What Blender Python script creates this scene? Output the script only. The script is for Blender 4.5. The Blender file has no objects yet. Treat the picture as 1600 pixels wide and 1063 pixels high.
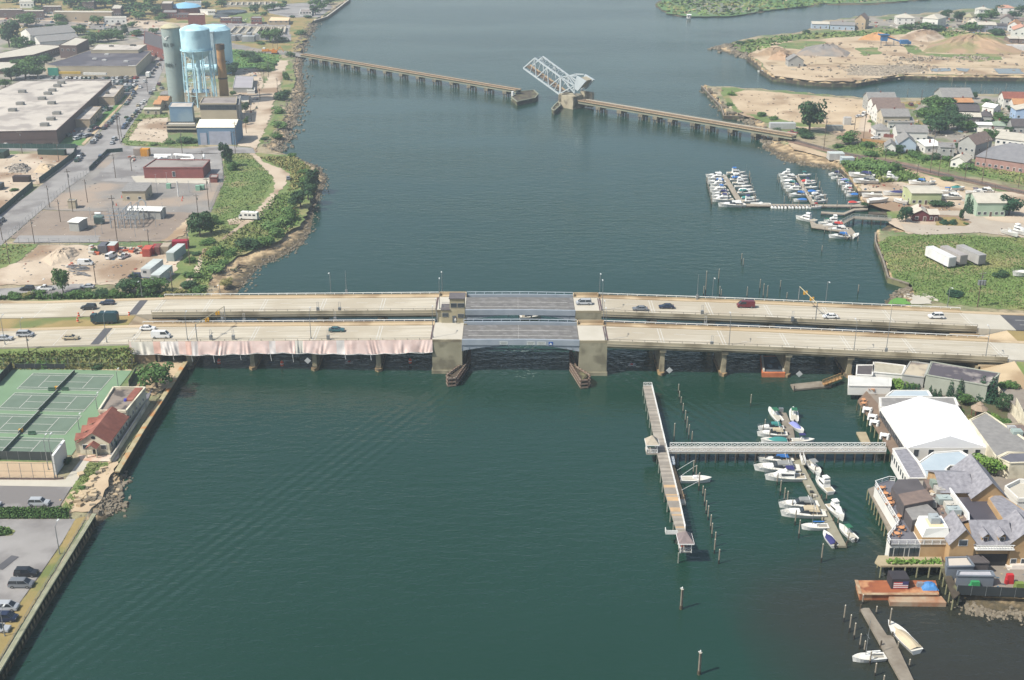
import bpy,math,random
import numpy as np
from mathutils import Vector,Matrix
from mathutils.geometry import tessellate_polygon
S=bpy.context.scene
COL=S.collection
# camera, sky, sun, exposure
CAM_H=142.0;PITCH=math.radians(22.5);FPX=1840.0
cd=bpy.data.cameras.new('camera');cam=bpy.data.objects.new('camera',cd);COL.objects.link(cam)
cd.sensor_width=36;cd.lens=36*FPX/1600;cd.clip_start=1;cd.clip_end=20000
cam.location=(0,0,CAM_H);cam.rotation_euler=(math.pi/2-PITCH,0,0);S.camera=cam
SUN_EL=math.radians(50);SUN_AZ=math.radians(-116)
W=bpy.data.worlds.new('World');S.world=W;W.use_nodes=True
wn=W.node_tree.nodes;bg=wn['Background'];sky=wn.new('ShaderNodeTexSky');sky.sky_type='NISHITA';sky.sun_disc=False
sky.sun_elevation=SUN_EL;sky.sun_rotation=SUN_AZ;sky.air_density=1.3;sky.dust_density=2.0;sky.ozone_density=1.0
W.node_tree.links.new(sky.outputs[0],bg.inputs[0]);bg.inputs[1].default_value=0.095
sl=bpy.data.lights.new('sun','SUN');sl.energy=4.5;sl.angle=math.radians(0.6);sl.color=(1,.95,.86)
so=bpy.data.objects.new('sun',sl);COL.objects.link(so)
sd=Vector((math.sin(SUN_AZ)*math.cos(SUN_EL),math.cos(SUN_AZ)*math.cos(SUN_EL),math.sin(SUN_EL)))
so.rotation_euler=sd.to_track_quat('Z','Y').to_euler();so.location=(-200,0,300)
S.view_settings.view_transform='Standard';S.view_settings.look='None';S.view_settings.exposure=0.7;S.view_settings.gamma=1
HAZE=.00023
S.cycles.max_bounces=5;S.cycles.diffuse_bounces=2;S.cycles.glossy_bounces=2;S.cycles.transparent_max_bounces=4;S.cycles.volume_bounces=0
# helpers
G=2.0
ct,st_=math.cos(PITCH),math.sin(PITCH)
def P(u,v,z=0.0):
 x,y=u-800,v-531.5
 t=(z-CAM_H)/(-FPX*st_-y*ct)
 return Vector((x*t,(FPX*ct-y*st_)*t,z))
def sc(u,v,z=0.0):
 p=P(u,v,z);return FPX/(p.y*ct-(z-CAM_H)*st_)
def hz(u,vb,vt,z0=0.0):
 p=P(u,vb,z0);lo,hi=z0,z0+130
 for _ in range(40):
  m=(lo+hi)/2
  if 531.5-FPX*(p.y*st_+(m-CAM_H)*ct)/(p.y*ct-(m-CAM_H)*st_)>vt:lo=m
  else:hi=m
 return lo-z0
def L(r,g,b,k=.72):
 f=lambda c:((c/255+.055)/1.055)**2.4 if c>10 else c/3300
 return(f(r)*k,f(g)*k,f(b)*k,1)
MATS={}
def mat(name,c1,c2=None,scale=.5,rough=.8,metal=0.,bump=0.,bscale=None,detail=4,spec=.4,contrast=1.,c3=None,s3=.02,island=False,stretch=None):
 if name in MATS:return MATS[name]
 m=bpy.data.materials.new(name);m.use_nodes=True;nt=m.node_tree;n=nt.nodes;l=nt.links
 b=n['Principled BSDF'];b.inputs['Roughness'].default_value=rough;b.inputs['Metallic'].default_value=metal
 b.inputs['Specular IOR Level'].default_value=spec
 if c2 is None:c2=tuple(x*.8 for x in c1[:3])+(1,)
 tc=n.new('ShaderNodeTexCoord')
 nz=n.new('ShaderNodeTexNoise');nz.inputs['Scale'].default_value=scale;nz.inputs['Detail'].default_value=detail
 if stretch:
  mp=n.new('ShaderNodeMapping');mp.inputs['Scale'].default_value=stretch;l.new(tc.outputs['Object'],mp.inputs['Vector']);l.new(mp.outputs[0],nz.inputs['Vector'])
 else:l.new(tc.outputs['Object'],nz.inputs['Vector'])
 mr=n.new('ShaderNodeMapRange');mr.inputs[1].default_value=.5-.22/contrast;mr.inputs[2].default_value=.5+.22/contrast
 l.new(nz.outputs['Fac'],mr.inputs[0])
 mx=n.new('ShaderNodeMix');mx.data_type='RGBA';mx.inputs[6].default_value=c1;mx.inputs[7].default_value=c2
 if island:
  ge=n.new('ShaderNodeNewGeometry');ad=n.new('ShaderNodeMath');ad.operation='MULTIPLY_ADD';ad.inputs[1].default_value=.6
  mu=n.new('ShaderNodeMath');mu.operation='MULTIPLY';mu.inputs[1].default_value=.55
  l.new(mr.outputs[0],mu.inputs[0]);l.new(ge.outputs['Random Per Island'],ad.inputs[0]);l.new(mu.outputs[0],ad.inputs[2]);l.new(ad.outputs[0],mx.inputs[0])
 else:l.new(mr.outputs[0],mx.inputs[0])
 out=mx.outputs[2]
 if c3 is not None:
  n3=n.new('ShaderNodeTexNoise');n3.inputs['Scale'].default_value=s3;n3.inputs['Detail'].default_value=5;l.new(tc.outputs['Object'],n3.inputs['Vector'])
  r3=n.new('ShaderNodeMapRange');r3.inputs[1].default_value=.5;r3.inputs[2].default_value=.62;l.new(n3.outputs['Fac'],r3.inputs[0])
  m3=n.new('ShaderNodeMix');m3.data_type='RGBA';m3.inputs[7].default_value=c3;l.new(out,m3.inputs[6]);l.new(r3.outputs[0],m3.inputs[0]);out=m3.outputs[2]
 l.new(out,b.inputs['Base Color'])
 if bump:
  nb=n.new('ShaderNodeTexNoise');nb.inputs['Scale'].default_value=bscale or scale*3;nb.inputs['Detail'].default_value=5
  l.new(tc.outputs['Object'],nb.inputs['Vector'])
  bp=n.new('ShaderNodeBump');bp.inputs['Strength'].default_value=.8;bp.inputs['Distance'].default_value=bump
  l.new(nb.outputs['Fac'],bp.inputs['Height']);l.new(bp.outputs[0],b.inputs['Normal'])
 MATS[name]=m;return m
def paint(r,g,b,k=.72,rough=.6):
 return mat('paint_%d_%d_%d'%(r,g,b),L(r,g,b,k),L(r*.88,g*.88,b*.88,k),.35,rough)
class MB:
 def __init__(s):s.v=[];s.f=[];s.m=[]
 def add(s,vs,fs,mi=0):
  o=len(s.v);s.v+=[tuple(p)for p in vs];s.f+=[tuple(i+o for i in f)for f in fs];s.m+=[mi]*len(fs);return s
 def box(s,c,sz,rz=0.,mi=0,taper=1.):
  x,y,z=sz[0]/2,sz[1]/2,sz[2]/2;cr,sr=math.cos(rz),math.sin(rz);vs=[]
  for k in(-1,1):
   t=taper if k>0 else 1
   for a,b in((-x,-y),(x,-y),(x,y),(-x,y)):
    a*=t;b*=t;vs.append((c[0]+a*cr-b*sr,c[1]+a*sr+b*cr,c[2]+k*z))
  return s.add(vs,[(0,3,2,1),(4,5,6,7),(0,1,5,4),(1,2,6,5),(2,3,7,6),(3,0,4,7)],mi)
 def prism(s,pts,z0,z1,mi=0,mtop=None):
  n=len(pts);a=sum(pts[i][0]*pts[(i+1)%n][1]-pts[(i+1)%n][0]*pts[i][1]for i in range(n))
  pts=[(p[0],p[1])for p in pts]
  if a<0:pts=pts[::-1]
  z0=z0 if hasattr(z0,'__len__')else[z0]*n;z1=z1 if hasattr(z1,'__len__')else[z1]*n
  if a<0:z0=z0[::-1];z1=z1[::-1]
  o=len(s.v);s.v+=[(p[0],p[1],z)for p,z in zip(pts,z0)]+[(p[0],p[1],z)for p,z in zip(pts,z1)]
  tri=tessellate_polygon([[Vector((p[0],p[1],0))for p in pts]])
  for t in tri:
   a_,b_,c_=(pts[i]for i in t)
   up=(b_[0]-a_[0])*(c_[1]-a_[1])-(b_[1]-a_[1])*(c_[0]-a_[0])>0
   t=t if up else t[::-1]
   s.f.append(tuple(o+n+i for i in t));s.m.append(mi if mtop is None else mtop)
   s.f.append(tuple(o+i for i in t[::-1]));s.m.append(mi)
  for i in range(n):
   j=(i+1)%n;s.f.append((o+i,o+j,o+n+j,o+n+i));s.m.append(mi)
  return s
 def beam(s,p,q,w,h=None,mi=0):
  p,q=Vector(p),Vector(q);h=h or w;d=(q-p)
  if d.length<1e-6:return s
  d.normalize();a=d.cross(Vector((0,0,1)))
  a=Vector((1,0,0))if a.length<1e-3 else a.normalized()
  b=a.cross(d).normalized();vs=[]
  for e in(p,q):
   for i,j in((-1,-1),(1,-1),(1,1),(-1,1)):vs.append(e+a*(i*w/2)+b*(j*h/2))
  return s.add(vs,[(0,1,2,3),(7,6,5,4),(0,4,5,1),(1,5,6,2),(2,6,7,3),(3,7,4,0)],mi)
 def cyl(s,c,r0,r1,z0,z1,n=10,mi=0,cap=True):
  vs=[(c[0]+r*math.cos(2*math.pi*i/n),c[1]+r*math.sin(2*math.pi*i/n),z)for r,z in((r0,z0),(r1,z1))for i in range(n)]
  fs=[(i,(i+1)%n,n+(i+1)%n,n+i)for i in range(n)]
  if cap:fs+=[tuple(range(n-1,-1,-1)),tuple(range(n,2*n))]
  return s.add(vs,fs,mi)
 def lathe(s,c,prof,n=20,mi=0):
  for(r0,z0),(r1,z1)in zip(prof,prof[1:]):s.cyl(c,max(r0,.001),max(r1,.001),z0,z1,n,mi,False)
  return s
 def tube(s,p,q,r0,r1=None,n=6,mi=0):
  p,q=Vector(p),Vector(q);d=(q-p).normalized();r1=r0 if r1 is None else r1
  a=d.cross(Vector((.3,.5,.81))).normalized();b=d.cross(a)
  vs=[e+(a*math.cos(2*math.pi*i/n)+b*math.sin(2*math.pi*i/n))*r for e,r in((p,r0),(q,r1))for i in range(n)]
  return s.add(vs,[(i,n+i,n+(i+1)%n,(i+1)%n)for i in range(n)]+[tuple(range(n)),tuple(range(2*n-1,n-1,-1))],mi)
 def quad(s,a,b,c,d,mi=0):return s.add([a,b,c,d],[(0,1,2,3)],mi)
 def build(s,name,mats,parent=None,world=True,smooth=False):
  me=bpy.data.meshes.new(name);vs=s.v
  if parent is not None and world:
   lx,ly,lz=parent.location;c,sn=math.cos(-parent.rotation_euler[2]),math.sin(-parent.rotation_euler[2])
   vs=[((x-lx)*c-(y-ly)*sn,(x-lx)*sn+(y-ly)*c,z-lz)for x,y,z in vs]
  me.from_pydata(vs,[],s.f)
  for m in(mats if isinstance(mats,(list,tuple))else[mats]):me.materials.append(m)
  if any(s.m):me.polygons.foreach_set('material_index',s.m)
  if smooth:me.polygons.foreach_set('use_smooth',[True]*len(s.f))
  me.update();o=bpy.data.objects.new(name,me);COL.objects.link(o)
  if parent is not None:o.parent=parent
  return o
def tag(o,label,cat,group=None,kind=None):
 if kind:o['kind']=kind
 if label:o['label']=label
 if cat:o['category']=cat
 if group:o['group']=group
 return o
def thing(name,label,cat,loc=(0,0,0),rz=0.,group=None):
 o=bpy.data.objects.new(name,None);COL.objects.link(o);o.location=loc;o.rotation_euler=(0,0,rz)
 return tag(o,label,cat,group)
def solo(mb,name,mats,label,cat,group=None,loc=None,**k):
 o=mb.build(name,mats,**k);tag(o,label,cat,group)
 return o
KIDS={}
def copy_tree(o,parent=None,lvl=0):
 c=o.copy();COL.objects.link(c)
 if parent:c.parent=parent
 ch=KIDS.get(o.name)
 if ch is None:ch=KIDS[o.name]=[x for x in COL.objects if x.parent==o]
 for k in ch:copy_tree(k,c,lvl+1)
 return c
def put(proto,loc,rz=0.,scale=None,label=None,cat=None,group=None):
 if proto.get('_used'):o=copy_tree(proto)
 else:proto['_used']=1;o=proto
 if '_used' in o and o is not proto:del o['_used']
 o.location=loc;o.rotation_euler=(0,0,rz)
 if scale is not None:o.scale=scale if hasattr(scale,'__len__')else(scale,)*3
 if label:o['label']=label
 if cat:o['category']=cat
 if group:o['group']=group
 elif 'group' in o:del o['group']
 return o
ORD=['first','second','third','fourth','fifth','sixth','seventh','eighth','ninth','tenth','eleventh','twelfth','thirteenth','fourteenth','fifteenth','sixteenth','seventeenth','eighteenth','nineteenth','twentieth']
ORD+=['twenty-'+o for o in ORD[:9]]+['thirtieth']+['thirty-'+o for o in ORD[:9]]
def ordn(i,n,a,b):
 if n<2:return ''
 return(ORD[i]+' from the '+a)if i<=(n-1)//2 else(ORD[n-1-i]+' from the '+b)
def lerp(a,b,t):return tuple(x+(y-x)*t for x,y in zip(a,b))
def interp(x,xs,ys):return float(np.interp(x,xs,ys))
def along(pts,n,jit=0,rnd=None):
 d=[0]
 for a,b in zip(pts,pts[1:]):d.append(d[-1]+math.dist(a,b))
 out=[]
 for i in range(n):
  t=d[-1]*(i/(n-1)if n>1 else.5)+(rnd.uniform(-jit,jit)if rnd else 0);t=min(max(t,0),d[-1]-1e-6)
  k=max(j for j in range(len(pts)-1)if d[j]<=t);out.append(lerp(pts[k],pts[k+1],(t-d[k])/(d[k+1]-d[k])))
 return out
def pip(x,y,poly):
 inside=np.zeros(np.shape(x),bool);n=len(poly)
 for i in range(n):
  x0,y0=poly[i][0],poly[i][1];x1,y1=poly[(i+1)%n][0],poly[(i+1)%n][1]
  if y0==y1:continue
  c=((y0>y)!=(y1>y))&(x<(x1-x0)*(y-y0)/(y1-y0)+x0);inside^=c
 return inside
rnd=random.Random(7)
def roughen(pts,amp,step):
 out=[];n=len(pts)
 for i in range(n):
  a,b=Vector(pts[i][:2]),Vector(pts[(i+1)%n][:2]);k=min(40,max(1,int((b-a).length/step)))
  nn=Vector((-(b-a).y,(b-a).x)).normalized()if(b-a).length>0 else Vector((0,0))
  for j in range(k):
   q=a+(b-a)*(j/k)+nn*rnd.uniform(-amp,amp)*(1 if j else.3);out.append((q.x,q.y))
 return out
def sheet(name,px,m,layer,rough=0.,z=G,kind='structure',step=None):
 pts=[tuple(P(u,v,z)[:2])for u,v in px]
 if rough:pts=roughen(pts,rough,step or rough*2.5)
 zz=z+.04+layer*.035;n=len(pts)
 tri=tessellate_polygon([[Vector((x,y,0))for x,y in pts]]);mb=MB();mb.v=[(x,y,zz)for x,y in pts]
 for t in tri:
  a,b,c=(pts[i]for i in t);mb.f.append(tuple(t)if(b[0]-a[0])*(c[1]-a[1])-(b[1]-a[1])*(c[0]-a[0])>0 else tuple(t)[::-1]);mb.m.append(0)
 o=mb.build(name,m);o['kind']=kind;return o
 # materials
M_asph=mat('asphalt_light',L(158,155,152),L(140,137,134),.12,.9,c3=L(122,118,116),s3=.06,bump=.02,bscale=3)
M_asphd=mat('asphalt_dark',L(92,92,96),L(78,78,82),.2,.9,bump=.02,bscale=3)
M_yard=mat('yard_gravel',L(150,146,140),L(126,121,116),.09,.95,c3=L(162,146,130),s3=.035,bump=.05,bscale=1.5)
M_dirt=mat('dirt',L(206,190,168),L(180,162,140),.06,.95,c3=L(150,126,102),s3=.03,bump=.12,bscale=.8)
M_sand=mat('sand',L(206,186,156),L(180,158,128),.05,.95,c3=L(160,136,108),s3=.035,bump=.1,bscale=.6)
M_grass=mat('grass',L(120,136,76),L(96,116,62),.25,.9,c3=L(142,136,92),s3=.05,bump=.3,bscale=.9)
M_lawn=mat('lawn',L(92,132,66),L(78,116,58),.2,.9,bump=.05,bscale=3)
M_dry=mat('dry_grass',L(160,140,92),L(140,124,76),.15,.95,c3=L(108,118,66),s3=.06,bump=.15,bscale=1)
M_marsh=mat('marsh_grass',L(104,138,80),L(82,116,66),.02,.9,c3=L(120,124,106),s3=.012,bump=.5,bscale=.15)
M_conc=mat('concrete',L(200,192,174),L(174,165,146),.9,.85,c3=L(178,168,148),s3=.05,stretch=(.012,1,1),contrast=2.)
M_concl=mat('concrete_pale',L(200,194,180),L(184,178,162),.15,.85)
M_conct=mat('concrete_tan',L(200,180,148),L(180,160,128),.3,.85,c3=L(160,138,108),s3=.08,stretch=(.1,1,1))
M_wall=mat('concrete_wall',L(172,162,136),L(150,140,114),.18,.85,c3=L(128,118,96),s3=.25,bump=.03,bscale=2)
M_line=mat('white_line',L(224,222,214),L(196,194,186),.8,.7)
M_white=paint(236,236,232,.8,.5)
M_wood=mat('grey_timber',L(150,142,128),L(122,112,98),.5,.85)
M_woodd=mat('dark_timber',L(88,78,64),L(62,54,44),.6,.85,c3=L(116,116,82),s3=.3)
M_woodt=mat('tan_timber',L(190,152,104),L(164,124,80),.5,.85)
M_pole=mat('pole_timber',L(112,96,84),L(92,78,66),.7,.85)
M_metal=mat('galvanised_metal',L(172,176,178),L(146,150,152),.8,.45,.6)
M_dark=mat('dark_void',(.012,.013,.015,1),(.02,.02,.022,1),1.,.6)
M_glass=mat('window_glass',(.02,.028,.035,1),(.05,.06,.07,1),.4,.12,spec=.6)
M_rock=mat('rock',L(150,140,122),L(108,98,82),.4,.9,bump=.15,bscale=1.5,island=True)
M_lot=mat('mixed_lots',L(168,158,142),L(134,130,124),.12,.95,c3=L(104,118,74),s3=.045,bump=.1,bscale=1)
M_mud=mat('mud',L(120,106,78),L(92,80,58),.1,.6)
M_brick=mat('red_brick',L(142,84,74),L(118,70,62),.5,.85)
M_steelblue=mat('blue_grey_steel',L(168,176,184),L(150,160,170),.3,.55)
M_rust=mat('rusty_steel',L(168,100,62),L(128,70,46),.35,.85,c3=L(190,140,100),s3=.3)
# water
def water_mat():
 m=bpy.data.materials.new('water');m.use_nodes=True;n=m.node_tree.nodes;l=m.node_tree.links;b=n['Principled BSDF']
 tc=n.new('ShaderNodeTexCoord');N=lambda t:n.new('ShaderNode'+t)
 a=N('TexNoise');a.inputs['Scale'].default_value=.006;a.inputs['Detail'].default_value=3;l.new(tc.outputs['Object'],a.inputs['Vector'])
 r=N('MapRange');r.inputs[1].default_value=.4;r.inputs[2].default_value=.62;l.new(a.outputs['Fac'],r.inputs[0])
 mx=N('Mix');mx.data_type='RGBA';mx.inputs[6].default_value=(.007,.030,.0195,1);mx.inputs[7].default_value=(.010,.035,.025,1);l.new(r.outputs[0],mx.inputs[0])
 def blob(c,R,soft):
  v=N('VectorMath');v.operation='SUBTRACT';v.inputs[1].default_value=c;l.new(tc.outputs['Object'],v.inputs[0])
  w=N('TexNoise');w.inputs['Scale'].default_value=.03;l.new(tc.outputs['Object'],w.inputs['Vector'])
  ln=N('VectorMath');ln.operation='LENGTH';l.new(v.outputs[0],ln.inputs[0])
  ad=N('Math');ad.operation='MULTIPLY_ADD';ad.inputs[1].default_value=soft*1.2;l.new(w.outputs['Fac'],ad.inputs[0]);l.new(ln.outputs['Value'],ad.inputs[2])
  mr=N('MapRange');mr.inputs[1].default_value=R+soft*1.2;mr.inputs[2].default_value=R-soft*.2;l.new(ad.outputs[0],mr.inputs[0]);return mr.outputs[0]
 out=mx.outputs[2];fn_=N('TexNoise');fn_.inputs['Scale'].default_value=.9;fn_.inputs['Detail'].default_value=6;l.new(tc.outputs['Object'],fn_.inputs['Vector']);fr=N('MapRange');fr.inputs[1].default_value=.56;fr.inputs[2].default_value=.72;l.new(fn_.outputs['Fac'],fr.inputs[0])
 for cc,R,s in((P(820,552,0),4,6),(P(822,585,0),2.5,4)):
  mu=N('Math');mu.operation='MULTIPLY';l.new(fr.outputs[0],mu.inputs[0]);l.new(blob(cc,R,s),mu.inputs[1]);mm=N('Mix');mm.data_type='RGBA';mm.inputs[7].default_value=(.42,.46,.42,1);l.new(out,mm.inputs[6]);l.new(mu.outputs[0],mm.inputs[0]);out=mm.outputs[2]
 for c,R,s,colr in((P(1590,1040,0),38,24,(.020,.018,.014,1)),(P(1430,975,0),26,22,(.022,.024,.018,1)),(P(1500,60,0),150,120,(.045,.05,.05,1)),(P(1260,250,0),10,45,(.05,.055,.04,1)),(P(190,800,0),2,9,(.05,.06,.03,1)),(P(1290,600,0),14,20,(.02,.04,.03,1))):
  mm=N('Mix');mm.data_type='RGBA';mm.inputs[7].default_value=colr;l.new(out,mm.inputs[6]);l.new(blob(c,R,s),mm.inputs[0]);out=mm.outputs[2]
 l.new(out,b.inputs['Base Color']);b.inputs['Roughness'].default_value=.1;b.inputs['IOR'].default_value=1.33;b.inputs['Specular IOR Level'].default_value=.5
 def nz(sc_,det,sx=1.,rot=0.):
  mp=N('Mapping');mp.inputs['Scale'].default_value=(sx,1,1);mp.inputs['Rotation'].default_value=(0,0,rot);l.new(tc.outputs['Object'],mp.inputs['Vector'])
  q=N('TexNoise');q.inputs['Scale'].default_value=sc_;q.inputs['Detail'].default_value=det;l.new(mp.outputs[0],q.inputs['Vector']);return q.outputs['Fac']
 nrm=None;gr=N('MapRange');gr.inputs[1].default_value=.38;gr.inputs[2].default_value=.62;gr.inputs[3].default_value=.35;l.new(nz(.012,4,.35,.25),gr.inputs[0]);gust=gr.outputs[0]
 for sc_,det,sx,rot,dist in((.09,2,.5,.2,.2),(.42,3,.42,-.12,.34),(1.3,2,.5,.1,.16)):
  bp=N('Bump');l.new(gust,bp.inputs['Strength']);bp.inputs['Distance'].default_value=dist;l.new(nz(sc_,det,sx,rot),bp.inputs['Height'])
  if nrm:l.new(nrm,bp.inputs['Normal'])
  nrm=bp.outputs[0]
 geo=N('SeparateXYZ');l.new(tc.outputs['Object'],geo.inputs[0])
 for sgn,cx,cy in((1,20,345),(-1,2,345)):
  v1=N('Math');v1.operation='SUBTRACT';v1.inputs[1].default_value=cx;l.new(geo.outputs[0],v1.inputs[0])
  v2=N('Math');v2.operation='SUBTRACT';v2.inputs[0].default_value=cy;l.new(geo.outputs[1],v2.inputs[1])
  ab=N('Math');ab.operation='MULTIPLY_ADD';ab.inputs[1].default_value=sgn;l.new(v1.outputs[0],ab.inputs[0]);dm=N('Math');dm.operation='MULTIPLY';dm.inputs[1].default_value=-.55;l.new(v2.outputs[0],dm.inputs[0]);l.new(dm.outputs[0],ab.inputs[2])
  sn=N('Math');sn.operation='MULTIPLY';sn.inputs[1].default_value=1.9;l.new(ab.outputs[0],sn.inputs[0]);s2=N('Math');s2.operation='SINE';l.new(sn.outputs[0],s2.inputs[0])
  aa=N('Math');aa.operation='ABSOLUTE';l.new(ab.outputs[0],aa.inputs[0]);en=N('MapRange');en.inputs[1].default_value=16;en.inputs[2].default_value=3;l.new(aa.outputs[0],en.inputs[0])
  e2=N('MapRange');e2.inputs[1].default_value=0;e2.inputs[2].default_value=30;l.new(v2.outputs[0],e2.inputs[0])
  p1=N('Math');p1.operation='MULTIPLY';l.new(s2.outputs[0],p1.inputs[0]);l.new(en.outputs[0],p1.inputs[1]);p2=N('Math');p2.operation='MULTIPLY';l.new(p1.outputs[0],p2.inputs[0]);l.new(e2.outputs[0],p2.inputs[1])
  nn_=N('Math');nn_.operation='MULTIPLY';l.new(p2.outputs[0],nn_.inputs[0]);l.new(nz(.06,2),nn_.inputs[1])
  bp=N('Bump');bp.inputs['Strength'].default_value=1;bp.inputs['Distance'].default_value=.08;l.new(nn_.outputs[0],bp.inputs['Height']);l.new(nrm,bp.inputs['Normal']);nrm=bp.outputs[0]
 l.new(nrm,b.inputs['Normal']);return m
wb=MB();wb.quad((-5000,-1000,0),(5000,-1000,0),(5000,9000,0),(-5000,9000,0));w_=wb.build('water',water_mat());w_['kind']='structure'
# land: outlines at water level, with the steepness of the bank from each point on
WEST=[(-60,1172,3),(150,824,.5),(172,806,.4),(187,792,.4),(184,772,.4),(176,765,.4),(187,752,.5),(190,738,3),(290,572,3),(297,545,.5),(305,500,.4),(340,480,.3),(372,457,.14),(390,435,.13),(407,417,.12),(445,400,.12),(475,380,.12),(487,360,.2),(490,327,.3),(500,307,.3),(511,280,.4),(500,262,.5),(480,255,.5),(465,246,.4),(432,237,.3),(450,217,.3),(452,200,.3),(466,182,.3),(465,170,.3),(477,150,.25),(472,115,.3),(475,82,.4),(477,70,.4),(482,60,.4),(492,47,.5),(491,35,3),(510,28,3),(525,17,3),(547,0,3),(575,-20,3),(620,-60,3),(-1700,-60,3),(-1700,1172,3)]
EAST=[(2700,985,.12),(1600,964,.12),(1560,960,.12),(1520,952,.15),(1500,938,.2),(1490,915,.3),(1470,885,.5),(1440,840,.5),(1430,790,.5),(1400,720,.5),(1370,660,.5),(1352,628,.3),(1330,612,.2),(1328,600,.2),(1335,575,.3),(1370,560,.3),(1400,520,.3),(1400,495,.3),(1381,472,.15),(1403,455,.3),(1422,447,3),(1388,437,3),(1380,410,3),(1368,380,3),(1368,364,.15),(1388,352,.2),(1384,336,.3),(1374,325,.3),(1345,320,2),(1338,299,3),(1311,264,.12),(1292,264,.12),(1257,259,.1),(1219,251,.1),(1204,238,.12),(1189,231,.15),(1195,222,.3),(1215,221,.3),(1182,203,.3),(1170,192,.3),(1163,184,3),(1131,183,3),(1127,168,3),(1096,135,.5),(1121,137,.5),(1174,140,.5),(1253,146,.5),(1290,150,.5),(1353,155,.5),(1441,156,.5),(1464,147,.5),(1525,150,1),(1600,150,1),(2700,150,1)]
EAST2=[(2700,125,3),(1600,125,3),(1488,124,3),(1413,122,3),(1379,126,3),(1338,133,3),(1300,133,3),(1260,131,3),(1207,124,3),(1190,112,3),(1184,103,3),(1169,93,.3),(1150,84,.3),(1131,82,.3),(1117,75,.3),(1135,70,.3),(1147,65,.3),(1179,58,.3),(1244,52,.3),(1267,44,.5),(1271,36,1),(1300,33,1),(1343,27,1),(1375,26,1),(1405,25,1),(1450,22,1),(1488,17,1),(1526,16,1),(1567,14,1),(1601,11,1),(2700,5,1)]
MARSH=[(1021,9,.1),(1043,24,.1),(1075,28,.1),(1132,28,.1),(1181,22,.1),(1205,17,.1),(1235,14,.1),(1271,11,.1),(1278,6,.1),(1300,9,.1),(1370,8,.1),(1463,-1,.1),(1600,-14,.1),(1600,-45,.1),(1200,-30,.1),(1080,-12,.1),(1028,2,.1)]
def shore(poly):return[(*tuple(P(u,v,0)[:2]),s)for u,v,s in poly]
LANDS=[(shore(WEST),G),(shore(EAST),G),(shore(EAST2),G),(shore(MARSH),.9)]
def land_height(x,y):
 h=np.full(x.shape,-3.0)
 for poly,top in LANDS:
  d=np.full(x.shape,1e9);sl_=np.ones(x.shape);n=len(poly)
  for i in range(n):
   x0,y0,s=poly[i];x1,y1,_=poly[(i+1)%n];dx,dy=x1-x0,y1-y0;L2=dx*dx+dy*dy
   t=np.clip(((x-x0)*dx+(y-y0)*dy)/L2,0,1);q=np.hypot(x-x0-t*dx,y-y0-t*dy)
   m=q<d;d=np.where(m,q,d);sl_=np.where(m,s,sl_)
  ins=pip(x,y,poly);hh=np.where(ins,np.minimum(d*sl_,top),-d*np.maximum(sl_,.3));h=np.maximum(h,hh)
 return h
us=np.concatenate([np.arange(-1600,-330,40.),np.arange(-330,1930,5.),np.arange(1930,2720,40.)]);vs_=np.concatenate([np.arange(1150,560,-5.),np.arange(560,-64,-3.)])
UU,VV=np.meshgrid(us,vs_);T=(0-CAM_H)/(-FPX*st_-(VV-531.5)*ct);XX=(UU-800)*T;YY=(FPX*ct-(VV-531.5)*st_)*T
HH=land_height(XX,YY);rs=np.random.RandomState(3)
HH=np.where((HH>.1)&(HH<1.9),HH+rs.uniform(-.12,.12,HH.shape),HH)
nr,nc=HH.shape;idx=np.arange(nr*nc).reshape(nr,nc)
keep=(np.maximum(np.maximum(HH[:-1,:-1],HH[1:,:-1]),np.maximum(HH[:-1,1:],HH[1:,1:]))>-1.2)
a_,b_,c_,d_=idx[:-1,:-1][keep],idx[:-1,1:][keep],idx[1:,1:][keep],idx[1:,:-1][keep]
F_=np.stack([a_,b_,c_,d_],1);used=np.unique(F_);re=np.full(nr*nc,-1);re[used]=np.arange(len(used))
V_=np.stack([XX.ravel(),YY.ravel(),HH.ravel()],1)[used]
me=bpy.data.meshes.new('terrain');me.from_pydata(V_.tolist(),[],re[F_].tolist());me.update()
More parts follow.
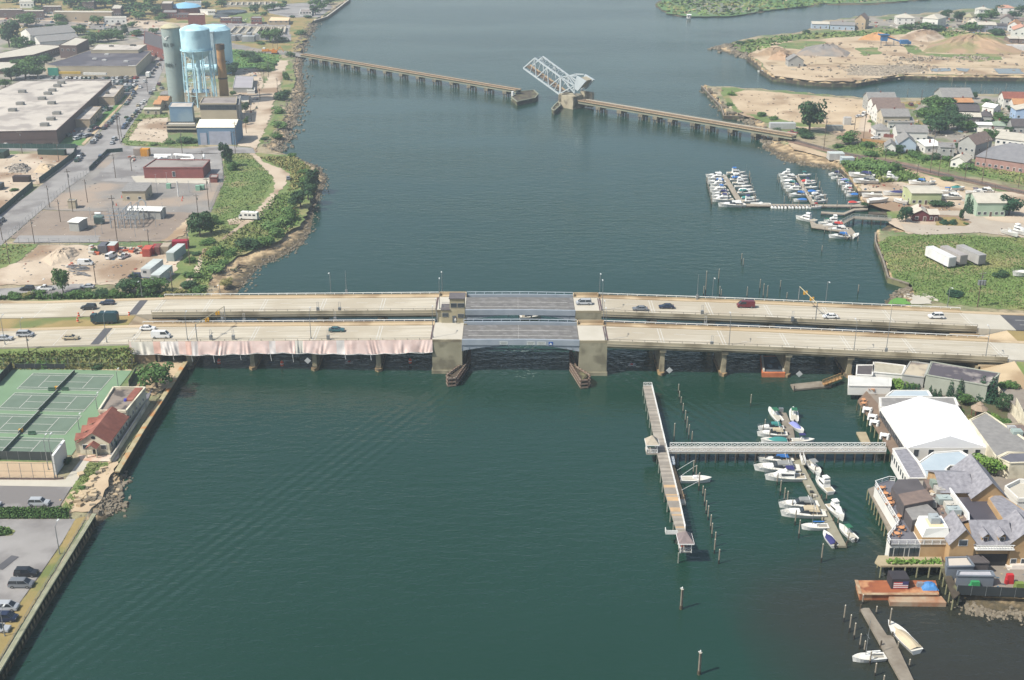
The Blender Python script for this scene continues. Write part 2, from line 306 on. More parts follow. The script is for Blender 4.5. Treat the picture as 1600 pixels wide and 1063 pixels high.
def terrain_mat():
 m=bpy.data.materials.new('terrain');m.use_nodes=True;n=m.node_tree.nodes;l=m.node_tree.links;b=n['Principled BSDF'];b.inputs['Roughness'].default_value=.9
 g=n.new('ShaderNodeNewGeometry');s=n.new('ShaderNodeSeparateXYZ');l.new(g.outputs['Position'],s.inputs[0])
 def nzz(sc_,a,b2):
  q=n.new('ShaderNodeTexNoise');q.inputs['Scale'].default_value=sc_;q.inputs['Detail'].default_value=6;l.new(g.outputs['Position'],q.inputs['Vector'])
  r=n.new('ShaderNodeMapRange');r.inputs[1].default_value=a;r.inputs[2].default_value=b2;l.new(q.outputs['Fac'],r.inputs[0]);return r.outputs[0]
 def mix(f,x,y):
  k=n.new('ShaderNodeMix');k.data_type='RGBA'
  for i,w in((0,f),(6,x),(7,y)):
   if hasattr(w,'links'):l.new(w,k.inputs[i])
   else:k.inputs[i].default_value=w
  return k.outputs[2]
 sand=mix(nzz(.25,.42,.6),L(196,172,134),L(132,112,84));wet=mix(nzz(.3,.4,.6),L(104,90,62),L(70,64,48))
 top=mix(nzz(.03,.42,.55),L(100,122,70),L(164,150,122));top=mix(nzz(.3,.5,.65),top,L(120,112,84))
 hn=n.new('ShaderNodeMath');hn.operation='MULTIPLY_ADD';hn.inputs[1].default_value=.5;l.new(nzz(.5,.3,.7),hn.inputs[0]);l.new(s.outputs[2],hn.inputs[2])
 r1=n.new('ShaderNodeMapRange');r1.inputs[1].default_value=.7;r1.inputs[2].default_value=1.1;l.new(hn.outputs[0],r1.inputs[0])
 r2=n.new('ShaderNodeMapRange');r2.inputs[1].default_value=1.9;r2.inputs[2].default_value=2.1;l.new(hn.outputs[0],r2.inputs[0])
 l.new(mix(r2.outputs[0],mix(r1.outputs[0],wet,sand),top),b.inputs['Base Color'])
 q=n.new('ShaderNodeTexNoise');q.inputs['Scale'].default_value=.9;q.inputs['Detail'].default_value=6;l.new(g.outputs['Position'],q.inputs['Vector'])
 bp=n.new('ShaderNodeBump');bp.inputs['Distance'].default_value=.35;l.new(q.outputs['Fac'],bp.inputs['Height']);l.new(bp.outputs[0],b.inputs['Normal']);return m
me.materials.append(terrain_mat());to=bpy.data.objects.new('terrain',me);COL.objects.link(to);to['kind']='structure'
# ground sheets (all lie on the terrain)
SH=[('dirt_ground',[(-40,-10),(-40,60),(120,62),(250,75),(330,70),(430,85),(470,80),(480,40),(500,0),(560,-40),(-40,-40)],M_dry,0,4),('dirt_ground',[(-40,18),(150,22),(240,32),(300,38),(300,48),(225,47),(120,40),(-40,34)],M_dirt,1,3),('parking_lot',[(420,8),(490,4),(505,-6),(520,12),(500,27),(455,28),(417,20)],M_asph,2,1),('lawn',[(345,20),(410,18),(412,34),(390,38),(345,36)],M_grass,1,2),('asphalt_yard',[(330,36),(455,38),(455,64),(330,62)],M_asph,2,0),('lawn',[(455,32),(480,30),(484,42),(472,52),(452,54)],M_dry,3,1),('lawn',[(355,78),(395,76),(440,86),(432,104),(375,108),(355,95)],M_lawn,1,1.5),('rail_bed',[(-40,30),(70,33),(160,38),(230,45),(300,56),(355,66),(400,76),(445,80),(476,84),(474,90),(440,86),(395,82),(350,73),(295,64),(225,53),(150,46),(60,41),(-40,38)],M_yard,3,1),('asphalt_yard',[(-40,60),(140,52),(215,50),(260,60),(262,110),(225,170),(190,236),(60,237),(-40,237)],M_lot,1,1),('car_park',[(20,117),(232,117),(226,132),(196,160),(160,200),(150,214),(98,212),(60,206),(170,126),(30,126)],M_asph,2,0),('road',[(-80,400),(-80,405),(0,386),(15,372),(65,329),(107,293),(140,270),(163,247),(189,228),(196,210),(218,178),(241,141),(254,110),(262,84),(256,70),(244,62),(225,56),(205,56),(230,66),(242,74),(247,86),(243,97),(234,118),(218,138),(184,176),(154,210),(134,229),(118,246),(78,280),(30,316),(-80,390)],M_asph,4,0),('road',[(-80,227),(0,229),(120,231),(134,229),(154,222),(192,228),(240,231),(300,233),(350,228),(395,232),(400,240),(320,241),(230,239),(185,240),(160,246),(118,243),(60,236),(-80,233)],M_asph,5,0),('lawn',[(-80,216),(60,217),(98,212),(142,218),(131,228),(-80,227)],M_lawn,3,.4),('kerb_strip',[(131,228),(183,174),(217,137),(215,134),(179,173),(127,226)],M_conct,6,0),('lawn',[(160,178),(184,162),(196,148),(203,152),(178,182),(160,188)],M_lawn,3,.3),('lawn',[(146,196),(164,180),(168,184),(152,200)],M_lawn,4,.3),('dirt_lot',[(197,222),(218,188),(262,184),(262,222),(240,228)],M_dirt,3,.8),('grass_strip',[(189,222),(218,178),(262,176),(262,184),(222,186),(200,220),(262,224),(310,224),(310,229),(200,228)],M_grass,4,.5),('dirt_yard',[(-80,242),(60,241),(117,245),(116,252),(62,288),(52,288),(30,312),(-80,372)],M_dirt,3,.5),('road',[(395,232),(372,228),(368,210),(385,185),(405,165),(410,140),(425,110),(438,95),(450,95),(446,110),(430,150),(424,175),(416,200),(405,225),(400,240)],M_dirt,6,1),('asphalt_yard',[(368,108),(405,108),(412,130),(404,165),(385,186),(370,210),(360,205),(366,130)],M_dirt,4,.8),('asphalt_yard',[(183,237),(345,236),(350,282),(330,332),(300,334),(104,330),(66,328),(107,294),(140,270),(166,247)],M_yard,4,.4),('gravel_yard',[(66,330),(300,333),(290,345),(272,378),(30,379),(16,372)],mat('brown_gravel',L(152,138,124),L(134,120,108),.1,.95,bump=.05,bscale=2),5,.5),('asphalt_pad',[(30,369),(158,369),(152,380),(20,380)],M_asph,6,0),('dirt_ground',[(250,378),(262,372),(292,344),(293,352),(288,368),(262,378)],M_sand,6,.6),('asphalt_yard',[(142,283),(190,240),(345,240),(349,278),(345,286),(210,286)],M_asph,5,.4),('concrete_pad',[(205,276),(330,273),(327,288),(212,286)],M_concl,6,.3),('dirt_yard',[(-40,436),(30,410),(62,384),(130,384),(290,390),(270,432),(262,446),(120,446),(-80,446)],M_dirt,4,.8),('concrete_pad',[(0,452),(60,448),(130,444),(120,462),(0,464),(-60,464),(-60,454)],M_asph,5,.3),('grass_strip',[(-80,384),(0,382),(60,382),(30,408),(-10,436),(-80,440)],M_grass,3,.5),('grass_field',[(350,238),(390,238),(460,244),(484,262),(492,290),(482,330),(470,350),(430,380),(370,400),(330,430),(320,462),(250,470),(262,440),(285,395),(300,350),(330,320),(350,280)],M_grass,1,1.2),('dirt_track',[(388,238),(398,240),(412,254),(440,264),(452,272),(446,290),(432,305),(424,320),(405,344),(395,346),(372,360),(350,374),(346,374),(364,360),(382,346),(402,328),(416,312),(430,296),(427,278),(418,268),(402,254)],M_dirt,4,.6),('dirt_ground',[(355,345),(382,338),(404,334),(400,344),(378,350),(358,352)],M_dirt,3,.8),('dirt_track',[(316,390),(322,389),(316,412),(308,432),(292,450),(278,454),(296,434),(308,414)],M_dirt,5,.4),('grass_strip',[(398,232),(420,214),(440,192),(446,180),(432,178),(412,205),(404,224)],M_grass,3,.8),('grass_strip',[(440,90),(458,100),(462,130),(446,160),(438,150),(444,118)],M_grass,3,.8),('grass_slope',[(-80,545),(0,543),(210,538),(215,570),(0,572),(-80,572)],M_grass,1,.3),('tennis_court',[(-120,576),(24,577),(206,580),(166,632),(128,690),(112,712),(-120,712)],mat('green_court',L(124,152,120),L(112,140,108),.15,.8),3,0),('dirt_ground',[(-120,568),(206,569),(206,580),(24,577),(-120,576)],M_conct,2,.3),('handball_court',[(-120,722),(10,722),(86,724),(90,748),(-30,748),(-120,748)],mat('tan_court',L(190,168,138),L(180,156,128),.2,.85),4,0),('footpath',[(-120,750),(102,750),(126,720),(140,722),(114,762),(-120,758)],M_concl,4,0),('footpath',[(126,720),(122,712),(172,712),(186,706),(186,716),(180,722),(140,722)],mat('brick_paving',L(196,140,110),L(214,206,190),.3,.85),5,0),('car_park',[(-120,758),(113,760),(92,794),(-120,793)],M_asph,3,0),('footpath',[(198,650),(222,612),(232,616),(240,606),(212,668),(180,712),(172,712),(176,700)],mat('grey_path',L(126,126,134),L(116,116,124),.3,.85),5,0),('footpath',[(200,620),(225,590),(240,565),(290,566),(262,605),(238,620),(224,608)],M_conct,4,.2),('rock_bank',[(140,724),(184,722),(178,738),(170,752),(160,780),(140,800),(106,803),(110,790),(122,760)],M_sand,4,.5),('grass_strip',[(138,724),(174,724),(150,744),(124,762),(116,790),(108,802),(96,800),(112,766)],M_grass,5,.3),('car_park',[(-120,812),(118,812),(96,850),(60,902),(0,986),(-120,1160)],M_asph,3,0),('grass_strip',[(118,812),(136,808),(100,868),(0,1032),(-60,1130),(-120,1160),(0,988),(62,902),(96,852)],M_dry,4,.1),('grass_island',[(-60,832),(14,824),(24,832),(18,838),(-60,840)],M_grass,5,.2),('sandy_lot',[(1122,140),(1180,142),(1253,148),(1353,157),(1360,185),(1358,215),(1320,210),(1240,200),(1200,192),(1160,180),(1146,176),(1136,160)],M_sand,2,1),('grass_strip',[(1128,137),(1150,137),(1165,141),(1150,145),(1140,152),(1150,168),(1162,178),(1148,176),(1134,158),(1126,146)],M_grass,3,.8),('grass_strip',[(1166,178),(1200,182),(1232,190),(1250,192),(1300,195),(1300,200),(1238,198),(1196,192)],M_grass,3,.8),('road',[(1298,210),(1340,216),(1368,232),(1398,240),(1400,226),(1364,216),(1358,180),(1348,180),(1340,205)],M_dirt,4,.6),('grass_field',[(1300,236),(1345,222),(1400,222),(1440,240),(1500,252),(1560,262),(2500,290),(2500,320),(1600,292),(1500,270),(1420,255),(1350,242)],M_grass,2,1),('grass_field',[(1316,252),(1360,250),(1400,262),(1430,276),(1450,284),(1440,290),(1400,284),(1375,286),(1340,276),(1322,268)],M_grass,3,.8),('rail_bed',[(1232,215),(1260,224),(1300,236),(1400,252),(1500,276),(1600,298),(2550,326),(2550,334),(1600,305),(1500,283),(1400,262),(1330,247),(1290,238),(1230,222)],mat('ballast',L(146,118,100),L(112,92,80),.3,.95),5,.3),('dirt_track',[(1230,222),(1290,240),(1330,250),(1320,256),(1280,244),(1240,234)],M_sand,4,.6),('dirt_track',[(1405,260),(1430,268),(1500,290),(1560,304),(1540,308),(1480,296),(1440,280),(1410,268)],M_sand,5,.6),('dirt_yard',[(1342,282),(1375,286),(1440,284),(1500,292),(1560,300),(2500,320),(2500,395),(1600,372),(1520,362),(1420,366),(1390,350),(1392,330),(1350,318)],M_dirt,2,.8),('asphalt_drive',[(1466,330),(1520,330),(1545,345),(1600,352),(2500,362),(2500,388),(1600,372),(1530,364),(1440,368),(1414,362),(1408,350),(1460,352),(1510,354),(1518,348),(1500,338),(1466,336)],mat('pale_drive',L(186,176,160),L(172,160,144),.15,.9),4,.3),('lawn',[(1385,332),(1408,330),(1410,340),(1388,343)],M_grass,5,.3),('lawn',[(1462,340),(1490,340),(1512,348),(1508,354),(1462,353)],M_dry,5,.3),('grass_field',[(1372,380),(1388,370),(1450,366),(1600,372),(2500,380),(2500,500),(1600,486),(1480,476),(1428,466),(1424,446),(1394,434),(1384,408)],M_grass,1,.8),('lawn',[(1392,470),(1402,466),(1416,468),(1422,477),(1388,476)],mat('bright_lawn',L(104,154,70),L(92,140,62),.3,.9),5,.4),('concrete_ruin',[(1424,462),(1452,464),(1456,476),(1424,476)],M_concl,5,.6),('house_ground',[(1440,157),(1466,149),(1600,152),(2700,152),(2700,310),(1600,282),(1560,262),(1480,252),(1440,240),(1400,222),(1366,216),(1362,160)],M_lot,1,1),('lawn',[(1400,160),(1440,158),(1430,172),(1405,168)],M_dry,3,.6),('lawn',[(1420,182),(1432,182),(1452,206),(1440,208)],M_dry,3,.6),('gravel_ground',[(1150,72),(1200,62),(1300,52),(1400,50),(1500,48),(1600,52),(2700,60),(2700,120),(1600,118),(1488,117),(1413,116),(1330,128),(1262,126),(1210,119),(1196,106),(1175,88)],M_sand,2,2),('grass_field',[(1138,70),(1152,65),(1244,54),(1300,50),(1420,46),(1500,50),(1560,54),(1640,70),(1500,62),(1420,54),(1330,58),(1240,64),(1200,68),(1180,76),(1168,84),(1150,78)],M_grass,4,3),('grass_field',[(1212,70),(1240,64),(1290,66),(1290,72),(1250,78),(1225,76)],M_grass,5,2),('grass_field',[(1410,70),(1430,72),(1445,84),(1500,86),(1560,84),(1566,94),(1530,97),(1480,90),(1430,86),(1418,80)],M_grass,5,2),('grass_field',[(1336,76),(1372,75),(1378,84),(1350,88)],M_grass,5,2),('gravel_road',[(1196,98),(1300,97),(1400,100),(1600,103),(2700,105),(2700,109),(1600,108),(1450,104),(1300,101),(1200,103)],M_conct,6,.5),('house_ground',[(1270,38),(1340,28),(1450,24),(1530,18),(1600,13),(2700,8),(2700,60),(1640,62),(1560,52),(1500,48),(1400,44),(1300,44),(1268,46)],M_lot,5,2),('puddle',[(1452,108),(1484,107),(1486,112),(1458,113)],MATS.get('puddle')or mat('puddle',L(130,134,136),L(120,124,126),.1,.15),7,.6),('puddle',[(1494,107),(1516,108),(1510,113),(1496,111)],MATS['puddle'],7,.6),('puddle',[(1552,108),(1592,108),(1600,116),(1560,116)],MATS['puddle'],7,.6),('patio',[(1350,612),(1400,590),(1500,585),(2500,600),(2500,960),(1490,925),(1492,900),(1430,830),(1424,780),(1396,700)],mat('patio_paving',L(150,142,130),L(134,124,114),.4,.85),3,0),('garden_bed',[(1500,600),(1560,596),(1580,640),(1560,680),(1520,668),(1500,640)],mat('planting_soil',L(96,84,66),L(80,92,54),.4,.9),5,.4),('grass_slope',[(1565,556),(2500,562),(2500,600),(1600,590),(1562,584)],M_grass,2,.3),]
for nm,px,m_,ly,rg in SH:sheet(nm,px,m_,ly,rg)
sheet('marsh_grass',[(1026,8),(1046,22),(1078,26),(1132,26),(1178,20),(1205,15),(1235,12),(1268,9),(1277,4),(1300,6),(1370,5),(1455,-2),(1600,-16),(1600,-45),(1200,-30),(1080,-12),(1032,2)],M_marsh,1,3,z=.9)
# the two highway bridges
GX=[-330,-260,-151.5,-125,-111,-75,-22.4,5,27,74,120,140,200,300]
GZ=[2.6,4.3,6.4,7.6,8.2,8.9,10.0,10.4,10.3,9.1,7.5,6.8,4.8,2.6]
def dz(X):return interp(X,GX,GZ)
def yf(X):return 319.0-.033*(X+77)
def stations(x0,x1,step=8.):
 n=max(1,int(round((x1-x0)/step)));return[x0+(x1-x0)*i/n for i in range(n+1)]
def strip(mb,x0,x1,o0,o1,z0,z1,mi=0,step=8.):
 xs=stations(x0,x1,step);b=len(mb.v)
 for x in xs:
  d=dz(x);y0=yf(x)+o0;y1=yf(x)+o1;mb.v+=[(x,y0,d+z0),(x,y1,d+z0),(x,y1,d+z1),(x,y0,d+z1)]
 for i in range(len(xs)-1):
  k=b+4*i
  for a,c in((0,1),(1,2),(2,3),(3,0)):mb.f.append((k+a,k+c,k+4+c,k+4+a));mb.m.append(mi)
 e=b+4*(len(xs)-1);mb.f+=[(b+3,b+2,b+1,b),(e,e+1,e+2,e+3)];mb.m+=[mi,mi]
 return mb
PIER_X={'near':[-96,-77,-58.5,-39.5,44,62,80.5,98.5,117],'far':[-97,-79,-60,-41,44,62,80.5,99,118]}
LX0,LX1=-14.6,19.6
def highway_bridge(which,off,label):
 r=thing('highway_bridge',label,'bridge',(2,yf(0)+off+7.5,0),0,None)
 Wd=15.2
 for x0,x1 in((-113,-23.4),(27.7,143)):
  m=MB();strip(m,x0,x1,off+.25,off+Wd-.25,-.45,0);m.build('deck',M_conc,r)
  m=MB()
  for q in range(5):strip(m,x0,x1,off+1+q*3.2,off+1.6+q*3.2,-2.0,-.45)
  m.build('girder_grille',M_wall,r)
  m=MB();strip(m,x0,x1,off,off+.25,-1.0,.75);strip(m,x0,x1,off-.12,off,-.35,-.1);m.build('fascia',mat('fascia_concrete',L(186,176,152),L(166,156,132),.12,.85,c3=L(140,130,108),s3=.12),r)
  m=MB();strip(m,x0,x1,off+Wd-2.0,off+Wd-.25,0,.22);strip(m,x0,x1,off+Wd-.25,off+Wd,-1.0,.62);m.build('sidewalk',M_conct,r)
 for x0,x1 in((-113,-23.4),(27.7,143)):
  m=MB();strip(m,x0,x1,off+Wd-.2,off+Wd-.05,1.05,1.25)
  for x in stations(x0,x1,3.1):m.box((x,yf(x)+off+Wd-.12,dz(x)+.83),(.16,.14,.5))
  m.build('railing',M_white,r)
  m=MB();strip(m,x0,x1,off+.06,off+.12,1.25,1.32)
  for x in stations(x0,x1,3.6):m.box((x,yf(x)+off+.1,dz(x)+1.0),(.1,.1,.6))
  m.build('mesh_rail',mat('dark_rail',L(110,108,102),L(90,88,84),1,.6,.3),r)
 m=MB()
 for q in(4.9,8.9):
  for i in range(-24,22):
   x=i*12.2+(q*1.3)
   if LX0-9<x<LX1+9 or x<-250 or x>150:continue
   strip(m,x,x+3.4,off+q-.08,off+q+.08,.005,.02,step=4)
 for x0,x1 in((-113,-23.4),(27.7,143)):strip(m,x0,x1,off+.75,off+.87,.005,.02);strip(m,x0,x1,off+Wd-2.5,off+Wd-2.4,.005,.018)
 m.build('lane_marking',M_line,r)
 m=MB()
 for x in PIER_X[which]+[-112.5,142.5]:
  for e in(-.42,.42):strip(m,x+e-.1,x+e+.1,off+.3,off+Wd-2.1,.006,.03,step=1)
 m.build('joint_pattern',mat('joint_filler',L(222,220,212),L(190,188,180),2,.8),r)
 m=MB()
 for x0,x1 in((-24.0,-23.0),(27.2,28.2)):strip(m,x0,x1,off+.3,off+Wd-2.1,.006,.04,step=1)
 m.build('steel_joint_pattern',mat('joint_steel',L(108,86,84),L(84,70,72),2,.6),r)
 for x in PIER_X[which]:
  zb=dz(x)-1.5;m=MB();y0=yf(x)+off+.5;y1=yf(x)+off+Wd-.8
  m.box((x,(y0+y1)/2,zb-.5),(1.9,y1-y0,1.0));m.box((x,(y0+y1)/2+.3,(zb-1)/2),(1.35,y1-y0-.8,zb-1))
  m.build('pier',M_wall,r)
  m=MB();m.prism([(x-1.1,y0+.6),(x,y0-.5),(x+1.1,y0+.6),(x+1.1,y1-.6),(x,y1+.4),(x-1.1,y1-.6)],-1.5,.9);m.build('pier_footing',mat('stained_footing',L(176,146,104),L(120,104,80),.6,.85,c3=L(92,84,70),s3=.5),r)
 for x0,x1 in((-23.4,LX0),(LX1,27.7)):
  y0=yf(x0)+off-.25;y1=yf(x0)+off+Wd;zt=dz((x0+x1)/2)
  m=MB();m.box(((x0+x1)/2,(y0+y1)/2,zt/2+.4),(x1-x0,y1-y0,zt-.8));m.box(((x0+x1)/2,(y0+y1)/2,.2),(x1-x0+.5,y1-y0+.6,1.9))
  m.build('bascule_pier',mat('caisson_concrete',L(168,162,138),L(146,140,116),.25,.9,c3=L(124,118,98),s3=.2,bump=.02,bscale=3),r)
  m=MB();m.box(((x0+x1)/2,(y0+y1)/2,zt-.02),(x1-x0,y1-y0,.06));m.build('pier_deck',M_concl,r)
  m=MB();m.box(((x0+x1)/2,y0+.15,zt+.36),(x1-x0+.1,.32,.8));m.build('parapet',M_wall,r)
  if not(which=='near' and x0<0):
   m=MB();m.box(((x0+x1)/2,y1-.15,zt+.6),(x1-x0,.3,1.2));m.box(((x0+x1)/2,y1-1.0,zt+.12),(x1-x0,1.4,.2));m.box((x0+.15,y1-.8,zt+.6),(.3,1.6,1.2));m.box((x1-.15,y1-.8,zt+.6),(.3,1.6,1.2));m.build('screen_wall',M_conct,r)
 m=MB();strip(m,LX0+.1,LX1-.1,off+.4,off+Wd-1.9,-.4,0,step=4);m.build('leaf_deck',mat('leaf_asphalt',L(118,116,112),L(102,100,98),.3,.8,c3=L(126,124,122),s3=.5),r)
 m=MB();m.beam((1.9,yf(2)+off+.4,dz(2)+.02),(1.9,yf(2)+off+Wd-2,dz(2)+.02),.05,.04)
 for q in(4.9,8.9):strip(m,LX0+1.6,LX1-2,off+q-.07,off+q+.07,.005,.02,step=4)
 m.build('leaf_joint_marking',M_line,r)
 for o0,o1,nm in((off-.2,off+.3,'leaf_girder'),(off+Wd-.5,off+Wd-.1,'leaf_girder')):
  m=MB();strip(m,LX0,LX1,o0-.1,o1,-.9,.85 if o0<off+5 else.5,step=4)
  n=17
  for i in range(n):
   a=LX0+(LX1-LX0)*i/n;b_=LX0+(LX1-LX0)*(i+1)/n;f=lambda x:-.9-1.9*abs((x-2.5)/17.1)**2.0
   y0=yf(a)+o0+.12;y1=yf(a)+o1-.08;za,zb=dz(a),dz(b_)
   m.add([(a,y0,za+f(a)),(b_,y0,zb+f(b_)),(b_,y0,zb-.9),(a,y0,za-.9),(a,y1,za+f(a)),(b_,y1,zb+f(b_)),(b_,y1,zb-.9),(a,y1,za-.9)],[(0,1,2,3),(7,6,5,4),(0,4,5,1),(3,2,6,7)])
   m.box((a,y0-.06,za+(f(a)-.9)/2),(.12,.12,max(.05,-.9-f(a))))
  m.build(nm,M_steelblue,r)
 m=MB();strip(m,LX0,LX1,off+Wd-.35,off+Wd-.2,1.15,1.32,step=4)
 for x in stations(LX0,LX1,2.9):m.box((x,yf(x)+off+Wd-.27,dz(x)+.85),(.14,.14,.7))
 m.build('leaf_railing',paint(206,214,224),r)
 for x in(-8,-1,6,13):
  m=MB();m.box((x,yf(x)+off+7.5,dz(x)-1.3),(.35,13.6,1.4));m.build('floor_beam',M_steelblue,r)
 return r
NB=highway_bridge('near',0,'near concrete highway bridge, pink cloth along its side and a blue-grey lifting span')
FB=highway_bridge('far',24,'far concrete highway bridge, behind the one hung with cloth, blue-grey lifting span')
for i,(u0,u1,c)in enumerate(((781,793.5,'w'),(822.5,835,'w'),(838.5,852,'w'),(856,862.5,'b'))):
 xa=(u0-800)/5.26;xb=(u1-800)/5.26;y=yf(xa)-.38;z0=dz(0)-.75;z1=dz(0)+.3
 s=thing('bridge_sign',['white notice board on the near lifting span, alone towards the control house','white notice board at the middle of the near bascule leaf','white notice board next to the small blue sign on the near leaf','small square blue sign with a white arrowhead on the near leaf'][i],'sign',((xa+xb)/2,y,z0))
 m=MB();m.box(((xa+xb)/2,y,(z0+z1)/2),(xb-xa,.05,z1-z0));m.build('sign_board',paint(212,216,212)if c=='w' else paint(40,96,180),s)
 m=MB()
 if c=='w':
  for zz_,k in((z1-.3,.8),(z1-.7,.66)):
   w=(xb-xa)*k;t=-w/2
   while t<w/2-.1:d=.1+.12*rnd.random();m.box(((xa+xb)/2+t+d/2,y-.035,zz_),(d,.02,.17));t+=d+.09
 else:m.prism([(0,0),(1,0),(.5,1)],0,1);m.v=[((xa+xb)/2+(x-.5)*.9,y-.03-.02*z,z0+.15+yy*.7)for x,yy,z in m.v]
 m.build('lettering',paint(120,126,124)if c=='w' else M_white,s)
for i,(top,h)in enumerate((([(697.5,586),(701,583),(714.5,573),(722,569),(729,556),(733,547),(735,548),(730.5,564),(712,590),(700,591)],2.8),([(922,587),(918,583),(905,575),(900,572),(896,560),(893,548),(890.5,549),(891,567),(908,594),(919,593)],2.8))):
 pts=[P(u,v,h)for u,v in top];c=sum(pts,Vector())/len(pts)
 t=thing('channel_fender',['timber channel fender at the foot of the bascule pier below the control house','timber channel fender at the bascule pier without a control house'][i],'fender',(c.x,c.y,0),0,None)
 m=MB()
 n=len(pts)
 for k in range(n):
  a,b=pts[k],pts[(k+1)%n]
  for q in(.4,1.5,2.6):m.beam((a.x,a.y,q),(b.x,b.y,q),.4,.42)
 m.build('wale',mat('worn_timber',L(150,140,126),L(120,92,76),.6,.85),t)
 m=MB()
 for k in range(n):
  a,b=pts[k],pts[(k+1)%n];d=(b-a).length;s=max(1,int(d/1.1))
  for j in range(s):q=a+(b-a)*(j/s);m.cyl((q.x,q.y),.2,.18,-1,h+.15,7)
 m.build('pile_row',mat('fender_pile',L(104,78,66),L(72,58,50),.6,.85),t)
 m=MB();ins=[(c+(p-c)*.82)for p in pts];m.prism([(p.x,p.y)for p in ins],h-.9,h-.75)
 for k in range(0,n//2):m.beam(tuple(pts[k][:2])+(h-.2,),tuple(pts[n-1-k][:2])+(h-.2,),.3)
 m.build('cross_beam',M_woodd,t)
z0=dz(-19);cx0,cx1=-21.6,-14.4
t=thing('control_house','two-storey concrete bridge control house with dark windows between the two roads','control house',(-18,yf(-18)+17,z0))
yb=yf(-18)+15.0;wallm=mat('house_concrete',L(176,166,138),L(156,146,118),.3,.85)
m=MB();m.box((-16.55,yb+2.4,z0+3.9),(4.5,4.6,7.8));m.box((-20.1,yb+2.1,z0+2.1),(2.6,4.0,4.2));m.box((-18,yb+2,z0-1.2),(8.6,5.4,2.4));m.build('wall',wallm,t)
rg=mat('house_roof',L(108,104,106),L(92,88,90),.5,.9)
for cx,w,h in((-16.55,4.9,7.9),(-20.1,2.8,4.3)):
 m=MB();m.box((cx,yb+2.3,z0+h),(w,5.,.3));m.build('roof',rg,t)
for cx,cz,w,h in((-17.6,5.7,1.7,1.2),(-15.4,5.7,1.8,1.2),(-20.2,2.6,1.7,1.1),(-15.5,2.3,1.7,1.1)):
 m=MB();m.box((cx,yb-.0+.06,z0+cz),(w+.2,.14,h+.2));f=m.build('window',M_metal,t);m=MB();m.box((cx,yb-.02,z0+cz),(w,.06,h));o=m.build('pane',M_glass,None);o.parent=f;o.location=-f.parent.location if False else(0,0,0)
 o.data.transform(Matrix.Translation(-t.location))
m=MB();m.box((-17.5,yb+.03,z0+1.2),(1.1,.1,2.2));m.build('door',paint(96,104,110),t)
m=MB()
for q in range(5):m.box((-22.6-.1*q,yb+.6+q*.7,z0+1.2),(.08,.08,2.4))
m.beam((-22.6,yb+.6,z0+2.4),(-23,yb+3.6,z0+2.4),.08);m.beam((-21.4,yb+.6,z0+5.2),(-18.9,yb+.6,z0+5.2),.08);m.beam((-21.4,yb+4,z0+5.2),(-18.9,yb+4,z0+5.2),.08)
m.build('stair_rail',M_metal,t)
m=MB();px=[-113.0];PAN=[(45,230,3),(230,290,1),(290,440,0),(440,500,2),(500,548,1),(548,606,4),(606,690,2),(690,1195,2),(1195,1250,4),(1250,1410,2),(1410,1475,3),(1475,1755,2),(1755,1820,0),(1820,2540,2)]
NX=420;NZ=9;rr=random.Random(5);fold=[rr.uniform(0,6.28)for _ in range(8)]
for i in range(NX+1):
 x=-112.8+(89.6)*i/NX;u=800+x*5.27;k=(u-200)*5.32
 sag=.35*abs(math.sin(x*.42))+.25*math.sin(x*.13+1)
 for j in range(NZ+1):
  q=j/NZ;w_=x+1.6*math.sin(x*.31)+.9*math.sin(x*.83+2);fx=(.16*math.sin(w_*1.5+q*3.0*math.sin(x*.35)+fold[0])+.13*math.sin(w_*3.1+q*5*math.sin(x*.2)+fold[1]))*(.45+.55*math.sin(x*.27)**2)+.12*math.sin(x*.9-q*2.4)
  m.v.append((x,yf(x)-.35-.28*q-fx*(.25+q)*.9,dz(x)+.85-(3.8+sag)*q))
for i in range(NX):
 k=(800+(-112.8+89.6*(i+.5)/NX)*5.27-200)*5.32;mi=next((c for a,b,c in PAN if a<=k<b),2)
 for j in range(NZ):
  a=i*(NZ+1)+j;m.f.append((a,a+1,a+NZ+2,a+NZ+1));m.m.append(mi)
def cloth(n,c,d):return mat(n,L(*c,.85),L(*d,.85),.5,.9,c3=L(*[int(x*.95)for x in d],.85),s3=.3)
cl=thing('hung_cloth','long pink and white patched protective cloth hung along the side of the near bridge','tarpaulin',(-68,yf(-68),5))
m.build('cloth',[cloth('cloth_white',(236,228,222),(222,216,212)),cloth('cloth_red',(232,196,182),(226,186,172)),cloth('cloth_pink',(238,216,208),(230,202,192)),cloth('cloth_grey',(220,214,202),(208,204,194)),cloth('cloth_blue',(218,216,214),(226,214,208))],cl,smooth=True)
m=MB();pr=None
for i in range(91):
 x=-112.8+89.6*i/90;q=(x,yf(x)-.8,dz(x)-2.98-.35*abs(math.sin(x*.42))-.25*math.sin(x*.13+1))
 if pr:m.beam(pr,q,.12)
 pr=q
m.build('hem_rope',M_white,cl)
for i,x in enumerate([-100,-94.5,-88,-80,-71,-64.5,-49,-41.5]):
 m=MB();zb=dz(x)-3.6;m.tube((x,yf(x)-.7,zb+.4),(x+.2,yf(x)-.75,zb-1.4-.4*(i%3)),.07);m.build('tie_rope',M_white,cl)
for i,(u,v)in enumerate(((342,564),(440.5,567),(641,563))):
 p=P(u,v,1.5);o=thing('marker_drum','orange and white striped marker hanging below the cloth, %s'%ORD[i]+' from the tennis court side','marker',p)
 m=MB();m.lathe(p,[(.1,p.z-1.0),(.5,p.z-.9),(.55,p.z),(.3,p.z+.5),(.1,p.z+.7)],10);m.build('drum',paint(230,96,60),o);m=MB();m.cyl(p,.57,.57,p.z-.35,p.z-.1,10);m.build('stripe',M_white,o)
